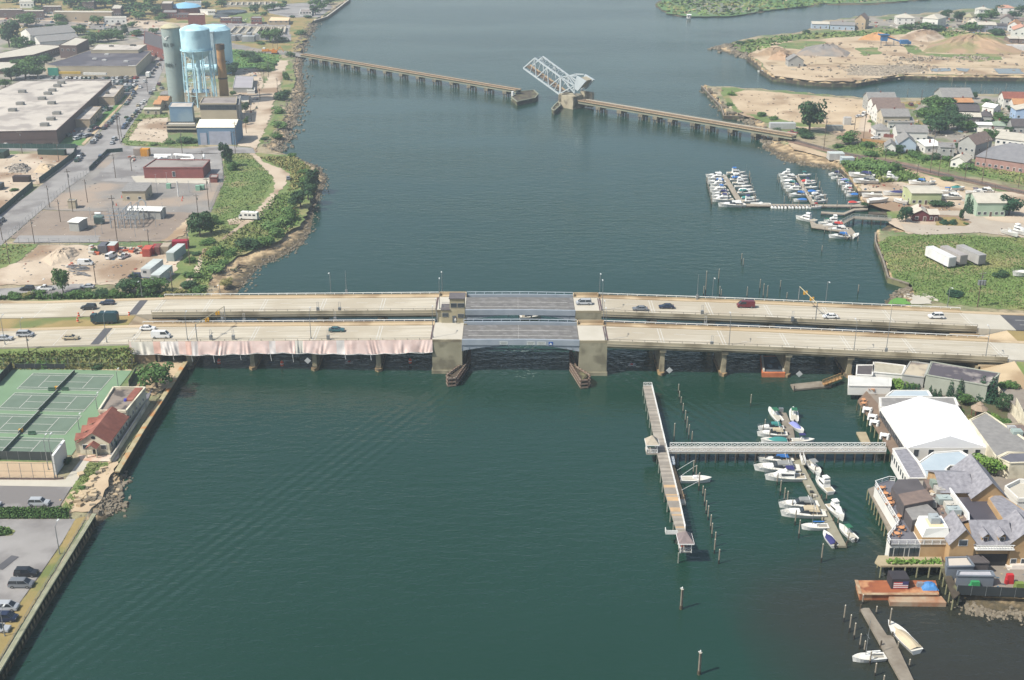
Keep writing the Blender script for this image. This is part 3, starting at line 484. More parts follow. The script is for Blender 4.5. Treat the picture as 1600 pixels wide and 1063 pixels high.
for i,(u,v,w)in enumerate(((545.5,566,'below the cloth'),(987,570,'beside the bascule pier'))):
 p=P(u,v,.2);o=thing('life_float','small white and red cross-shaped float on the water %s'%w,'float',p);m=MB()
 for s in(-1,1):m.box((p.x,p.y+s*.6,p.z),(2.3,.25,.25));m.box((p.x+s*.6,p.y,p.z),(.25,1.9,.25))
 m.build('frame',M_white,o);m=MB();m.box((p.x,p.y,p.z+.15),(.7,.6,.4));m.build('marker_block',paint(224,90,80),o)
for i,(u,v,w)in enumerate(((490,562.5,'second pier from the bascule under the cloth'),(1037,570,'first open pier past the bascule'),(1231.5,573,'pier beside the orange barge'))):
 X=(u-800)/5.15;p=Vector((X,yf(X)-.3,hz(u,580,v)));o=thing('clearance_sign','white diamond sign fixed to the '+w,'sign',p);m=MB();m.add([(X,p.y,p.z-1),(X+1,p.y,p.z),(X,p.y,p.z+1),(X-1,p.y,p.z),(X,p.y+.06,p.z-1),(X+1,p.y+.06,p.z),(X,p.y+.06,p.z+1),(X-1,p.y+.06,p.z)],[(0,1,2,3),(7,6,5,4),(0,4,5,1),(1,5,6,2),(2,6,7,3),(3,7,4,0)]);m.build('sign_board',paint(206,208,206),o)
def wfill(name,x0,x1,o0,o1,z1,m_,lo=G-.5):
 xs=stations(x0,x1,10);mb=MB();n=len(xs)
 for x in xs:mb.v+=[(x,yf(x)+o0,lo),(x,yf(x)+o1,lo),(x,yf(x)+o1,dz(x)+z1),(x,yf(x)+o0,dz(x)+z1)]
 for i in range(n-1):
  k=4*i
  for a,c in((1,2),(2,3),(3,0)):mb.f.append((k+a,k+c,k+4+c,k+4+a));mb.m.append(0)
 e=4*(n-1);mb.f+=[(3,2,1,0),(e,e+1,e+2,e+3)];mb.m+=[0,0]
 o=mb.build(name,m_);o['kind']='structure';return o
for off in(0,24):
 wfill('road',-330,-113,off+.3,off+15,-.01,M_conc);wfill('road',143,155,off+.3,off+15,-.01,M_concl);wfill('road',155,300,off+.3,off+15,0,M_asphd)
 for x0,x1 in((-330,-113),(143,300)):wfill('kerb_strip',x0,x1,off+13.2,off+15.05,.12,M_conct)
 mb=MB()
 for x in[-316+15.*i for i in range(14)]:strip(mb,x,x+.14,off+.4,off+13,.003,.02,step=1)
 for q in(4.9,8.9):
  for i in range(12):x=158+i*12;strip(mb,x,x+3.4,off+q-.08,off+q+.08,.015,.03,step=4)
  for i in range(17):x=-326+i*12.4;strip(mb,x,x+3.4,off+q-.08,off+q+.08,.005,.03,step=4)
 o=mb.build('road_markings',M_line);o['kind']='structure'
 mb=MB();xx=-122 if off==0 else-118;strip(mb,xx-2.6,xx,off+.4,off+13.1,.012,.03,step=1);o=mb.build('road_patch',M_asphd);o['kind']='structure'
wfill('grass_median',-330,-118,15.05,23.95,-.15,M_dry);wfill('grass_median',152,300,15.05,23.95,-.15,M_dry)
def slope(name,pts,m_):
 mb=MB();mb.add(pts,[tuple(range(len(pts)))]if len(pts)<5 else[(0,1,2,3),(3,2,4,5)]);o=mb.build(name,m_);o['kind']='structure';return o
def bank(name,x0,x1,o_top,o_bot,m_):
 xs=stations(x0,x1,6);mb=MB()
 for x in xs:
  h=dz(x)-.4;f=min(1,(h-G)/6+.15)
  for q in range(5):t=q/4;mb.v.append((x+rnd.uniform(-.5,.5),yf(x)+o_top+(o_bot-o_top)*t*f+rnd.uniform(-.2,.2)*(q in(1,2,3)),h+(G-.1-h)*t))
 for i in range(len(xs)-1):
  for q in range(4):a=i*5+q;mb.f.append((a,a+1,a+6,a+5));mb.m.append(0)
 o=mb.build(name,m_);o['kind']='structure'
bank('grass_slope',-330,-113,-.1,-5.2,M_grass);bank('grass_slope',145,300,-.1,-11,M_grass);bank('grass_slope',-330,-114,39.2,50,M_grass);bank('grass_slope',143,300,39.2,50,M_grass)
z_=dz(-118)
slope('concrete_slope',[(-118,yf(-118)+15,z_-.2),(-118,yf(-118)+24,z_-.2),(-104,yf(-104)+24,G-.5),(-104,yf(-104)+15,G-.5)],M_conct)
z_=dz(150)
slope('concrete_slope',[(133,yf(133)+15,G-1),(133,yf(133)+24,G-1),(152,yf(152)+24,z_-.2),(152,yf(152)+15,z_-.2)],M_conct)
slope('concrete_slope',[(126,yf(126)-8,G),(145,yf(145)-.1,dz(145)-.3),(130,yf(130)-.1,G),(128,yf(128)-.1,G)],M_conct);slope('concrete_slope',[(126,yf(126)-8,G),(147,yf(147)-11,G),(145,yf(145)-.1,dz(145)-.3),(145,yf(145)-.1,dz(145)-.3)],M_conct)
for off in(0,24):
 for x,sg in((-113,1),(143,-1)):
  t=thing('bridge_abutment','%s concrete abutment under the %s end of the %s road'%('shaded' if off else 'bare','tennis court' if sg>0 else 'marsh','far' if off else 'near'),'abutment',(x,yf(x)+off+7,0))
  m=MB();y=yf(x)+off;m.box((x+sg*8,y+7.6,(dz(x)-2.2)/2),(1.2,15.0,dz(x)-2.2));m.build('wall',M_wall,t)
  m=MB();m.box((x+sg*3.5,y+.5,(dz(x)-2)/2+.2),(9,.8,dz(x)-2));m.build('wing_wall',M_conct,t)
  # prototypes: vehicles
CARCOL=dict(white=(232,232,230),silver=(178,182,186),grey=(120,124,128),black=(40,42,46),blue=(66,84,116),navy=(40,50,74),teal=(52,96,100),red=(168,48,48),maroon=(110,46,54),green=(52,84,66),tan=(186,172,142),yellow=(226,190,60))
M_tyre=mat('tyre',(.02,.02,.02,1),(.03,.03,.03,1),2,.8)
M_hub=mat('hub',L(170,172,174),L(150,152,154),2,.4,.6)
def cpaint(c):return mat('car_'+c,L(*CARCOL[c]),L(*[x*.96 for x in CARCOL[c]]),.5,.28,spec=.5)
M_cglass=mat('car_glass',(.015,.02,.025,1),(.03,.035,.04,1),1,.1,spec=.6)
SHAPE={'sedan':(4.8,1.8,.92,1.42,(.10,.24,.58,.74),.86),'suv':(4.8,1.9,1.08,1.78,(.02,.07,.62,.76),1.02),'minivan':(5.0,1.95,1.0,1.75,(.01,.07,.68,.86),.9),'van':(5.6,2.0,1.25,2.15,(.01,.02,.76,.9),1.1),'pickup':(5.4,1.95,1.05,1.8,(.40,.44,.64,.76),1.05),'wagon':(4.7,1.8,.92,1.45,(.03,.10,.60,.74),.86)}
CARP={}
def car(kind,colr,detailed=True):
 key=(kind,colr,detailed)
 if key in CARP:return CARP[key]
 Ln,Wd,hb_,hr,(r0,r1,r2,r3),hn_b=SHAPE[kind];X=lambda f:(f-.5)*Ln;w=Wd/2
 body=MB()
 prof=[(X(0),.35),(X(0)+.05,hb_-.12),(X(.04),hb_),(X(r3),hb_),(X(.97),hn_b-.12),(X(1),.55),(X(.99),.32)]
 if kind=='pickup':prof=[(X(0),.45),(X(0),hb_),(X(.02),hb_)]+prof[3:]
 n=len(prof)
 for s in(-1,1):
  for i,(x,z)in enumerate(prof):body.v.append((x,s*(w-(.1 if z>.8 else.0)),z))
 for i in range(n):j=(i+1)%n;body.f.append((i,n+i,n+j,j));body.m.append(0)
 body.f+=[tuple(range(n)),tuple(range(2*n-1,n-1,-1))];body.m+=[0,0]
 wi=w-.28;roof=[(X(r1),hr-.06),(X(r1+.05),hr),(X(r2-.04),hr),(X(r2),hr-.08)]
 for(a,za),(b,zb)in zip(roof,roof[1:]):body.add([(a,-wi,za),(b,-wi,zb),(b,wi,zb),(a,wi,za)],[(0,1,2,3)])
 for s in(-1,1):
  for xb,xt in((r0,r1),(r3,r2),((r0+r3)/2-.02,(r1+r2)/2)):body.beam((X(xb),s*(w-.1),hb_),(X(xt),s*wi,hr-.04),.1,.08)
  body.beam((X(r1),s*wi,hr-.04),(X(r2),s*wi,hr-.04),.1,.1)
 if kind=='van' or kind=='pickup':
  f=.5 if kind=='van' else.6
  if kind=='van':
   for s in(-1,1):body.add([(X(.01),s*(w-.09),hb_-.1),(X(f),s*(w-.09),hb_-.1),(X(f),s*(wi+.03),hr-.04),(X(.03),s*(wi+.03),hr-.04)],[(0,1,2,3)])
  else:
   body.add([(X(.03),-w+.25,hb_+.015),(X(.38),-w+.25,hb_+.015),(X(.38),w-.25,hb_+.015),(X(.03),w-.25,hb_+.015)],[(0,1,2,3)],1)
 gl=MB();a,b,c,d=X(r0),X(r1),X(r2),X(r3);g=w-.13;gi=wi-.02
 gl.add([(a,-g,hb_),(d,-g,hb_),(d,g,hb_),(a,g,hb_),(b,-gi,hr-.05),(c,-gi,hr-.09),(c,gi,hr-.09),(b,gi,hr-.05)],[(0,1,5,4),(1,2,6,5),(2,3,7,6),(3,0,4,7),(4,5,6,7)])
 if not detailed:
  m=MB();m.v=list(body.v);m.f=list(body.f);m.m=list(body.m);o=len(m.v);m.v+=gl.v;m.f+=[tuple(i+o for i in f)for f in gl.f];m.m+=[1]*len(gl.f)
  for s in(-1,1):
   for f in(.19,.8):wheel(m,X(f),s*(w-.08),2)
  r=m.build('parked_car',[cpaint(colr),M_cglass,M_tyre])
 else:
  r=thing('car','car','car');body.build('body',[cpaint(colr),M_dark],r);gl.build('windows',M_cglass,r)
  me_=None
  for s in(-1,1):
   for f in(.19,.8):
    m=MB();wheel(m,0,0,0);m.cyl((0,0),.01,.01,0,.01,3)if False else None
    o=m.build('wheel',[M_tyre,M_hub],None)if me_ is None else bpy.data.objects.new('wheel',me_)
    if me_ is None:me_=o.data
    else:COL.objects.link(o)
    o.parent=r;o.location=(X(f),s*(w-.08),0)
  m=MB()
  for s in(-1,1):m.box((X(.985),s*(w-.35),.72),(.1,.34,.16))
  m.build('headlight_lens',M_hub,r)
  m=MB()
  for s in(-1,1):m.box((X(.0)+.02,s*(w-.25),.8),(.1,.22,.22))
  m.build('tail_light_lens',paint(150,30,30),r)
 r['category']='car';CARP[key]=r;return r
def wheel(m,x,y,mi):
 n=10;o=len(m.v)
 for yy in(-.11,.11):m.v+=[(x+.34*math.cos(6.283*i/n),y+yy,.34+.34*math.sin(6.283*i/n))for i in range(n)]
 for i in range(n):m.f.append((o+i,o+(i+1)%n,o+n+(i+1)%n,o+n+i));m.m.append(mi)
 m.f+=[tuple(o+i for i in range(n-1,-1,-1)),tuple(o+n+i for i in range(n))];m.m+=[mi,mi]
 if mi==0:
  for yy in(-.12,.12):
   o=len(m.v);m.v+=[(x+.2*math.cos(6.283*i/n),y+yy,.34+.2*math.sin(6.283*i/n))for i in range(n)];m.f.append(tuple(o+i for i in range(n)));m.m.append(1)
def place_car(kind,colr,u,v,z,deg,label,group=None,det=True):
 p=P(u,v,z);o=put(car(kind,colr,det),p,math.radians(deg),None,label,{'van':'van','pickup':'pickup truck','suv':'car','minivan':'car','sedan':'car','wagon':'car'}[kind],group)
 o.name='parked_car' if kind not in('van','pickup')else{'van':'van','pickup':'pickup_truck'}[kind];return o
 # prototypes: boats (bow towards +X, afloat at z = 0)
BOATP={}
WH=(238,238,234);M_hull=paint(238,238,234,.8,.35);M_deckp=paint(222,218,206,.8,.5)
CAN=dict(white=(236,236,232),blue=(52,120,196),navy=(50,52,110),teal=(60,140,136),grey=(150,152,150),tan=(206,190,160),red=(206,70,62),green=(40,110,80),lilac=(140,148,206),black=(50,52,58))
def hull(m,Ln,B,fb,deckz,n=11,mi=0,md=1,flat=.55):
 st=[]
 for i in range(n):
  t=i/(n-1);w=B/2*(1-max(0,(t-flat)/(1-flat))**2.2)*(.88+.12*min(1,t*4));x=(t-.5)*Ln;rise=.35*fb*max(0,t-.4)/.6
  st.append((x,max(w,.03),fb+rise))
 o=len(m.v)
 for x,w,z in st:m.v+=[(x*.94-.02*Ln,-w*.5,-.25),(x,-w,z),(x,-w+.12,z-.02),(x,w-.12,z-.02),(x,w,z),(x*.94-.02*Ln,w*.5,-.25)]
 for i in range(n-1):
  a=o+6*i;b=a+6
  for j,mm in((0,mi),(1,mi),(2,md),(3,mi),(4,mi)):m.f.append((a+j,a+j+1,b+j+1,b+j)[::-1]if True else());m.m.append(mm)
 m.f.append(tuple(o+j for j in range(6)));m.m.append(mi)
 return st
def boat(kind,Ln,canvas='white'):
 key=(kind,round(Ln),canvas)
 if key in BOATP:return BOATP[key]
 r=thing('motor_boat' if kind!='sail' else 'sailing_boat','boat','boat');B=Ln*(.34 if Ln<8 else.31);fb=.55+Ln*.055
 m=MB();hull(m,Ln,B,fb,fb);m.build('hull',[M_hull,M_deckp],r,smooth=False)
 C_=paint(*CAN[canvas],.7,.8)
 def wedge(m,x0,x1,x2,x3,w,z0,z1,mi=0,wt=.8):
  m.add([(x0,-w,z0),(x3,-w*.75,z0),(x3,w*.75,z0),(x0,w,z0),(x1,-w*wt,z1),(x2,-w*wt*.8,z1),(x2,w*wt*.8,z1),(x1,w*wt,z1)],[(0,1,5,4),(1,2,6,5),(2,3,7,6),(3,0,4,7),(4,5,6,7)],mi)
 if kind=='cruiser':
  m=MB();wedge(m,-.15*Ln,-.08*Ln,.2*Ln,.38*Ln,B*.36,fb,fb+.55);m.build('cabin',M_hull,r)
  m=MB();wedge(m,-.16*Ln,-.1*Ln,.02*Ln,.1*Ln,B*.38,fb+.3,fb+1.05);m.build('windscreen',M_cglass,r)
  m=MB();m.add([(-.4*Ln,-B*.33,fb-.0),(-.17*Ln,-B*.33,fb),(-.17*Ln,B*.33,fb),(-.4*Ln,B*.33,fb)],[(0,1,2,3)]);m.v=[(x,y,z+.01)for x,y,z in m.v];m.build('cockpit',paint(176,164,142),r)
  m=MB();wedge(m,-.36*Ln,-.32*Ln,-.02*Ln,.0,B*.37,fb+.8,fb+1.35,wt=.85);m.build('canopy',C_,r)
  m=MB();m.tube((-.3*Ln,-B*.34,fb),(-.24*Ln,-B*.3,fb+1.7),.06);m.tube((-.3*Ln,B*.34,fb),(-.24*Ln,B*.3,fb+1.7),.06);m.tube((-.24*Ln,-B*.3,fb+1.7),(-.24*Ln,B*.3,fb+1.7),.06);m.build('arch',M_white,r)
 elif kind=='flybridge':
  m=MB();wedge(m,-.22*Ln,-.2*Ln,.12*Ln,.3*Ln,B*.38,fb,fb+1.3,wt=.92);m.build('cabin',M_hull,r)
  m=MB();m.box((-.04*Ln,0,fb+.85),(.3*Ln,B*.74,.38));m.build('cabin_windows',M_cglass,r)
  m=MB();wedge(m,-.22*Ln,-.22*Ln,.0,.04*Ln,B*.32,fb+1.3,fb+1.8,wt=.95);m.build('flybridge',M_hull,r)
  m=MB();wedge(m,-.2*Ln,-.19*Ln,-.01*Ln,.0,B*.34,fb+2.3,fb+2.55);m.build('canopy',C_,r)
  m=MB()
  for x in(-.2*Ln,-.02*Ln):
   for s in(-1,1):m.tube((x,s*B*.3,fb+1.7),(x,s*B*.3,fb+2.4),.04)
  m.build('canopy_frame',M_metal,r)
  m=MB();m.box((-.36*Ln,0,fb+.01),(.22*Ln,B*.66,.04));m.build('cockpit',paint(188,176,152),r)
 elif kind=='open':
  m=MB();m.add([(-.44*Ln,-B*.34,fb),(.3*Ln,-B*.22,fb+.05),(.3*Ln,B*.22,fb+.05),(-.44*Ln,B*.34,fb)],[(0,1,2,3)]);m.v=[(x,y,z+.02)for x,y,z in m.v];m.build('cockpit',paint(196,190,174),r)
  m=MB();wedge(m,-.1*Ln,-.08*Ln,.02*Ln,.08*Ln,B*.2,fb,fb+.7,wt=.8);m.build('console',M_hull,r)
  if canvas!='white':m=MB();m.box((-.04*Ln,0,fb+1.6),(.26*Ln,B*.62,.1));[m.tube((x,s*B*.25,fb),(x,s*B*.25,fb+1.6),.03)for x in(-.14*Ln,.06*Ln)for s in(-1,1)];m.build('canopy',C_,r)
 elif kind=='covered':
  m=MB();n=9;o=0
  for i in range(n):
   t=i/(n-1);x=(-.46+.74*t)*Ln;w=B*.46*(1-max(0,(t-.55)/.45)**2*.65);h=fb+.15+.55*math.sin(math.pi*min(1,t*1.15+.05))**.7;m.v+=[(x,-w,fb+.05),(x,-w*.5,h*.93+.05),(x,0,h+.1),(x,w*.5,h*.93+.05),(x,w,fb+.05)]
  for i in range(n-1):
   for j in range(4):a=i*5+j;m.f.append((a,a+5,a+6,a+1)[::-1]);m.m.append(0)
  m.build('boat_cover',C_,r)
 elif kind=='sail':
  m=MB();wedge(m,-.08*Ln,-.06*Ln,.18*Ln,.26*Ln,B*.26,fb,fb+.4);m.build('cabin',M_hull,r)
  m=MB();m.cyl((.1*Ln,0),.07,.05,fb,fb+Ln*1.25,6);m.tube((.1*Ln,-.8,fb+Ln*.7),(.1*Ln,.8,fb+Ln*.7),.03);m.build('mast',M_metal,r)
  m=MB();m.tube((.08*Ln,0,fb+1.1),(-.32*Ln,0,fb+1.1),.16);m.build('furled_sail',C_,r)
  m=MB();m.box((-.28*Ln,0,fb+.01),(.3*Ln,B*.5,.04));m.build('cockpit',paint(170,164,150),r)
 if kind in('open','covered','cruiser')and Ln<9:
  m=MB();m.box((-.53*Ln,0,fb-.05),(.35,.42,.75),taper=.8);m.box((-.53*Ln,0,-.1),(.16,.16,1.0));m.build('outboard_motor',mat('outboard',L(60,62,66),L(40,42,46),2,.4),r)
 if kind in('cruiser','flybridge'):
  m=MB();pr=None
  for i in range(8):
   t=.55+.45*i/7;x=(t-.5)*Ln;w=B/2*(1-max(0,(t-.55)/.45)**2.2)-.05;z=fb+.35*fb*(t-.4)/.6
   for s in(-1,1):m.tube((x,s*w,z),(x,s*w,z+.55),.025,n=4)
   if pr:
    for s in(-1,1):m.tube((pr[0],s*pr[1],pr[2]),(x,s*w,z+.55),.03,n=4)
   pr=(x,w,z+.55)
  m.build('bow_rail',M_metal,r)
 BOATP[key]=r;return r
def place_boat(kind,Ln,canvas,u,v,deg,label,group=None,z=0.0):
 p=P(u,v,z);o=put(boat(kind,Ln,canvas),p,math.radians(deg),None,label,'sailing boat' if kind=='sail' else 'boat',group);o.name='sailing_boat' if kind=='sail' else 'motor_boat';return o
 # prototypes: trees and bushes (unit crown: 1 wide, 1 high)
def leaf_mat(name,a,b,c3=None):
 m=mat(name,L(*a,.8),L(*b,.66),2.2,.75,spec=.2,c3=L(*c3,.62)if c3 else None,s3=1.5,island=True);return m
LEAF={'mid':leaf_mat('leaves_mid',(96,128,66),(52,84,44)),'dark':leaf_mat('leaves_dark',(70,100,62),(38,64,42)),'light':leaf_mat('leaves_light',(128,158,74),(76,112,52)),'evergreen':leaf_mat('leaves_evergreen',(58,96,66),(30,58,44)),'reed':leaf_mat('leaves_reed',(120,148,86),(72,108,58)),'cover':mat('leaves_cover',L(122,146,82,.74),L(88,116,60,.7),.05,.85,spec=.2,c3=L(144,146,92,.74),s3=.03,island=True),'dry':leaf_mat('leaves_dry',(160,148,96),(110,118,66))}
TREEP={}
def crown_mesh(shape,seed,n,leaf):
 r=random.Random(seed);m=MB()
 if shape=='cone':lobes=[((0,0,z),.5*(1-z)**.75*.95+.03,.07)for z in[i/11 for i in range(11)]]
 elif shape=='bush':lobes=[((r.uniform(-.26,.26),r.uniform(-.26,.26),r.uniform(.12,.5)),r.uniform(.2,.34),r.uniform(.22,.36))for _ in range(9)]
 else:lobes=[((r.uniform(-.3,.3),r.uniform(-.3,.3),r.uniform(.25,.8)),r.uniform(.12,.25),r.uniform(.12,.2))for _ in range(15)]+[((0,0,.55),.26,.3)]
 wts=[l[1]**2 for l in lobes]
 for _ in range(n):
  (cx,cy,cz),R,Rz=r.choices(lobes,wts)[0]
  th=r.uniform(0,6.283);ph=math.acos(r.uniform(-.75,1));k=r.uniform(.55,1.06)**.6
  d=Vector((math.sin(ph)*math.cos(th),math.sin(ph)*math.sin(th),math.cos(ph)));c=Vector((cx+d.x*R*k,cy+d.y*R*k,max(.01,cz+d.z*Rz*k)))
  nrm=(d+Vector((r.uniform(-.7,.7),r.uniform(-.7,.7),r.uniform(-.3,.9)))).normalized();a=nrm.orthogonal().normalized();a.rotate(Matrix.Rotation(r.uniform(0,6.28),3,nrm));b=nrm.cross(a);s=leaf*r.uniform(.6,1.35)
  m.add([c-a*s-b*s*.4,c+a*s*.3-b*s*.8,c+a*s+b*s*.3,c-a*s*.2+b*s*.9],[(0,1,2,3)])
 return m
def tree_proto(shape,leafm,var):
 key=(shape,leafm,var)
 if key in TREEP:return TREEP[key]
 n,lf={'tree':(1500,.036),'bush':(900,.05),'cone':(900,.042),'far':(420,.06)}[shape]
 sh='tree' if shape=='far' else shape
 m=crown_mesh(sh,hash(var)*7+len(leafm),n,lf)
 if shape=='bush':
  o=m.build('bush',LEAF[leafm]);o['category']='bush'
 else:
  o=thing('tree','tree','tree');q=MB();q.cyl((0,0),.035,.02,0,.55 if sh=='tree' else.9,7)
  if sh=='tree':
   rr=random.Random(var)
   for _ in range(6):a=rr.uniform(0,6.28);q.tube((0,0,rr.uniform(.2,.4)),(.28*math.cos(a),.28*math.sin(a),rr.uniform(.5,.8)),.014,.005,5)
  q.build('trunk',M_pole,o);m.build('crown',LEAF[leafm],o)
 TREEP[key]=o;return o
def tree(u,vb,wpx,hpx,shape='tree',leafm='mid',label=None,group=None,z=G):
 s=sc(u,vb,z);w=wpx/s;h=hpx/s/(.93 if shape!='bush' else 1.0)
 if shape in('tree','far'):h=max(h-w*.15,w*.6);w*=1.12
 elif shape=='bush':h=max(h-.3*w,.45*w)
 if shape=='cone':h*=1.25;w*=1.3
 p=P(u,vb,z);p.y+=w*.3*(1 if shape!='cone' else.3)
 o=put(tree_proto(shape,leafm,int(u*7+vb*3)%3),p,rnd.uniform(0,6.28),(w,w,h),label,'bush' if shape=='bush' else 'tree',group);o.name='bush' if shape=='bush' else('conifer_tree' if shape=='cone' else 'tree');return o
def scatter(name,px,n,hgt,wid,m_,z=G,lean=1.1,fn=None):
 poly=[tuple(P(u,v,z)[:2])for u,v in px];xs=[p[0]for p in poly];ys=[p[1]for p in poly];rs=np.random.RandomState(int(abs(xs[0])*10)%9999)
 X=rs.uniform(min(xs),max(xs),n*3);Y=rs.uniform(min(ys),max(ys),n*3);k=pip(X,Y,poly);X=X[k][:n];Y=Y[k][:n];N=len(X)
 a=rs.uniform(0,6.283,N);h=hgt*rs.uniform(.5,1.25,N);w=wid*rs.uniform(.5,1.2,N);lx=rs.uniform(-lean,lean,N)*h;ly=rs.uniform(-lean,lean,N)*h
 c,s=np.cos(a)*w/2,np.sin(a)*w/2;z0=np.full(N,z)
 if fn:z0=np.array([fn(x,y)for x,y in zip(X,Y)])
 V=np.stack([np.stack([X-c,Y-s,z0],1),np.stack([X+c,Y+s,z0],1),np.stack([X+c*.8+lx,Y+s*.8+ly,z0+h*.8],1),np.stack([X-c*.3+lx,Y-s*.3+ly,z0+h],1)],1).reshape(-1,3)
 me=bpy.data.meshes.new(name);me.from_pydata(V.tolist(),[],[(4*i,4*i+1,4*i+2,4*i+3)for i in range(N)]);me.materials.append(m_);me.update()
 o=bpy.data.objects.new(name,me);COL.objects.link(o);o['kind']='stuff';return o
def rocks(name,line,n,spread,size,m_=None):
 m=MB();r=random.Random(n)
 for _ in range(n):
  t=r.random()*(len(line)-1);i=int(t);u,v=lerp(line[i],line[i+1],t-i);p=P(u,v,.6);s=size*r.uniform(.4,1.3)
  x,y=p.x+r.gauss(0,spread),p.y+r.gauss(0,spread);z=max(-.1,float(land_height(np.array([x]),np.array([y]))[0]));m.box((x,y,z+s*.15),(s*r.uniform(.7,1.5),s*r.uniform(.6,1.1),s*r.uniform(.35,.7)),r.uniform(0,3.14),taper=r.uniform(.5,.9))
 o=m.build(name,m_ or M_rock);o['kind']='stuff';return o
 # prototypes: poles
PP={}
def upole():
 if 'u' in PP:return PP['u']
 o=thing('utility_pole','pole','utility pole');m=MB();m.cyl((0,0),.17,.11,0,12,7);m.build('pole',M_pole,o)
 m=MB();m.box((0,0,11.2),(2.4,.12,.14));m.build('crossarm',M_pole,o)
 m=MB()
 for x in(-1.1,-.4,.4,1.1):m.cyl((x,0),.06,.05,11.27,11.5,5)
 m.build('insulator_pattern',M_white,o);m=MB();m.cyl((.3,0),.22,.22,9.6,10.5,8);m.build('transformer',M_metal,o);PP['u']=o;return o
def lamp(n_arm=1):
 if 'l' in PP:return PP['l']
 o=thing('street_lamp','lamp','street lamp');m=MB();m.cyl((0,0),.12,.07,0,9.5,7);m.tube((0,0,9.3),(0,1.6,9.9),.05);m.build('pole',M_metal,o)
 m=MB();m.box((0,1.9,9.95),(.35,.9,.18));m.build('lamp_head',paint(226,228,226),o);m=MB();m.cyl((0,0),.2,.2,0,.5,6);m.build('foot',M_metal,o);PP['l']=o;return o
def pole(kind,u,vb,vt,z,label,group=None,rz=0.):
 h=hz(u,vb,vt,z);pr=upole()if kind=='u' else lamp();H0=12 if kind=='u' else 10
 o=put(pr,P(u,vb,z),rz,(1,1,h/H0),label,'utility pole' if kind=='u' else 'street lamp',group);o.name='utility_pole' if kind=='u' else 'street_lamp';return o
def pile_proto():
 if 'p' in PP:return PP['p']
 m=MB();m.cyl((0,0),.17,.15,-1,1,7);m.cyl((0,0),.16,.14,1,3.6,7,1);m.cyl((0,0),.15,.05,3.6,3.8,7,2);o=m.build('mooring_pile',[mat('pile_wet',L(52,48,44),L(36,34,32),1,.6),M_wood,M_concl]);PP['p']=o;return o
def pile(u,vb,vt,label,group=None):
 h=hz(u,vb,vt,0);o=put(pile_proto(),P(u,vb,0),0,(1,1,max(h,.8)/3.8),label,'mooring pile',group);return o
 # traffic on the bridges
for k,c,u,v,dg,lb in(('sedan','silver',8,531,0,'silver saloon car entering the near road behind a silver minivan'),('minivan','silver',40,525,0,'silver minivan on the near road before the dark road patch'),('sedan','tan',111,530,0,'pale gold saloon car beside the dark patch of the near road'),('sedan','white',231,515.5,0,'white saloon car on the near road, just behind and beyond the white van'),('van','white',252,527.5,0,'white panel van on the near bridge above the hung cloth'),('sedan','teal',526,518,0,'dark teal saloon car alone on the near bridge'),('suv','black',139,483,180,'black estate car on the far road before its dark patch'),('wagon','navy',168,475.5,180,'dark blue estate car on the outer lane of the far road'),('minivan','silver',912,475.5,180,'silver minivan on the far bridge beside the lifting span'),('sedan','grey',1000,485,180,'grey-blue saloon car close to the low parapet of the far bridge'),('sedan','navy',1041,481.5,180,'dark navy saloon car in the middle lane of the far bridge'),('van','maroon',1165,480,180,'maroon van on the far bridge'),('sedan','white',1297,497,180,'white low coupe on the far bridge near the yellow signal gantry'),('suv','white',1462,497,180,'white large estate car near the pale slab of the far road')):
 z=dz(P(u,v,9).x)+.03;place_car(k,c,u,v,z,dg,lb)
zm=dz(-121)-.1;q=P(166,504,zm);t=thing('refuse_truck','dark teal refuse truck parked on the grass between the two roads','lorry',q);tp=mat('truck_teal',L(38,74,80),L(30,60,66),.6,.4)
m=MB();m.prism([(-2.6,.6),(3.8,.6),(3.8,3.0),(3.2,3.5),(-1.6,3.5),(-2.6,2.6)],-1.2,1.2);m.v=[(q.x+x,q.y+z,q.z+y)for x,y,z in m.v];m.build('body',tp,t)
m=MB();m.box((q.x-3.5,q.y,q.z+1.7),(1.7,2.3,2.2),taper=.9);m.build('cab',tp,t);m=MB();m.box((q.x-3.9,q.y,q.z+2.3),(1.0,2.35,.7),taper=.9);m.build('windscreen',M_cglass,t)
m=MB();[m.tube((q.x+x,q.y-1.22,q.z+2.9),(q.x+x,q.y+1.22,q.z+2.9),.1)for x in(-1.5,.5,2.5)];m.build('body_rib',tp,t)
for x in(-3.4,.9,2.2):
 for s in(-1,1):m=MB();m.tube((q.x+x,q.y+s*1.0,q.z+.5),(q.x+x,q.y+s*1.25,q.z+.5),.5,n=12);m.build('wheel',M_tyre,t)
for i,(u,v)in enumerate(((123,494),(146,493),(121.5,502),(202,493))):
 p=P(u,v,dz(-125)-.1);o=thing('traffic_drum','orange traffic drum on the median grass, '+['beyond the drum paired with it','just behind the refuse truck cab','standing alone by the near road','at the head of the concrete slope'][i],'traffic drum',p)
 m=MB();m.lathe(p,[(.42,p.z),(.32,p.z+.12),(.26,p.z+1.1),(.08,p.z+1.15)],10);m.build('drum',paint(236,92,50),o);m=MB();m.cyl(p,.3,.29,p.z+.6,p.z+.78,10);m.build('stripe',M_white,o)
LP=[(293,531,490,'s'),(486,529,484,'s'),(676.5,528,482,'s'),(946,532,485,'s'),(1139,540,492,'s'),(1334,549,502,'s'),(1540,558,512,'s'),(8,538,495,'s'),(167,535,490,'s'),(682,499,463,'n'),(943,502,467,'n'),(687,483,438,'fs'),(941,485,441,'fs'),(691,455,422,'fn'),(937,459,425,'fn'),(517,458,424,'fn'),(1113,466,432,'fn'),(1290,473,438,'fn'),(1480,480,447,'fn'),(344,460,443,'fn'),(222,463,437,'fn'),(82,468,450,'fn')]
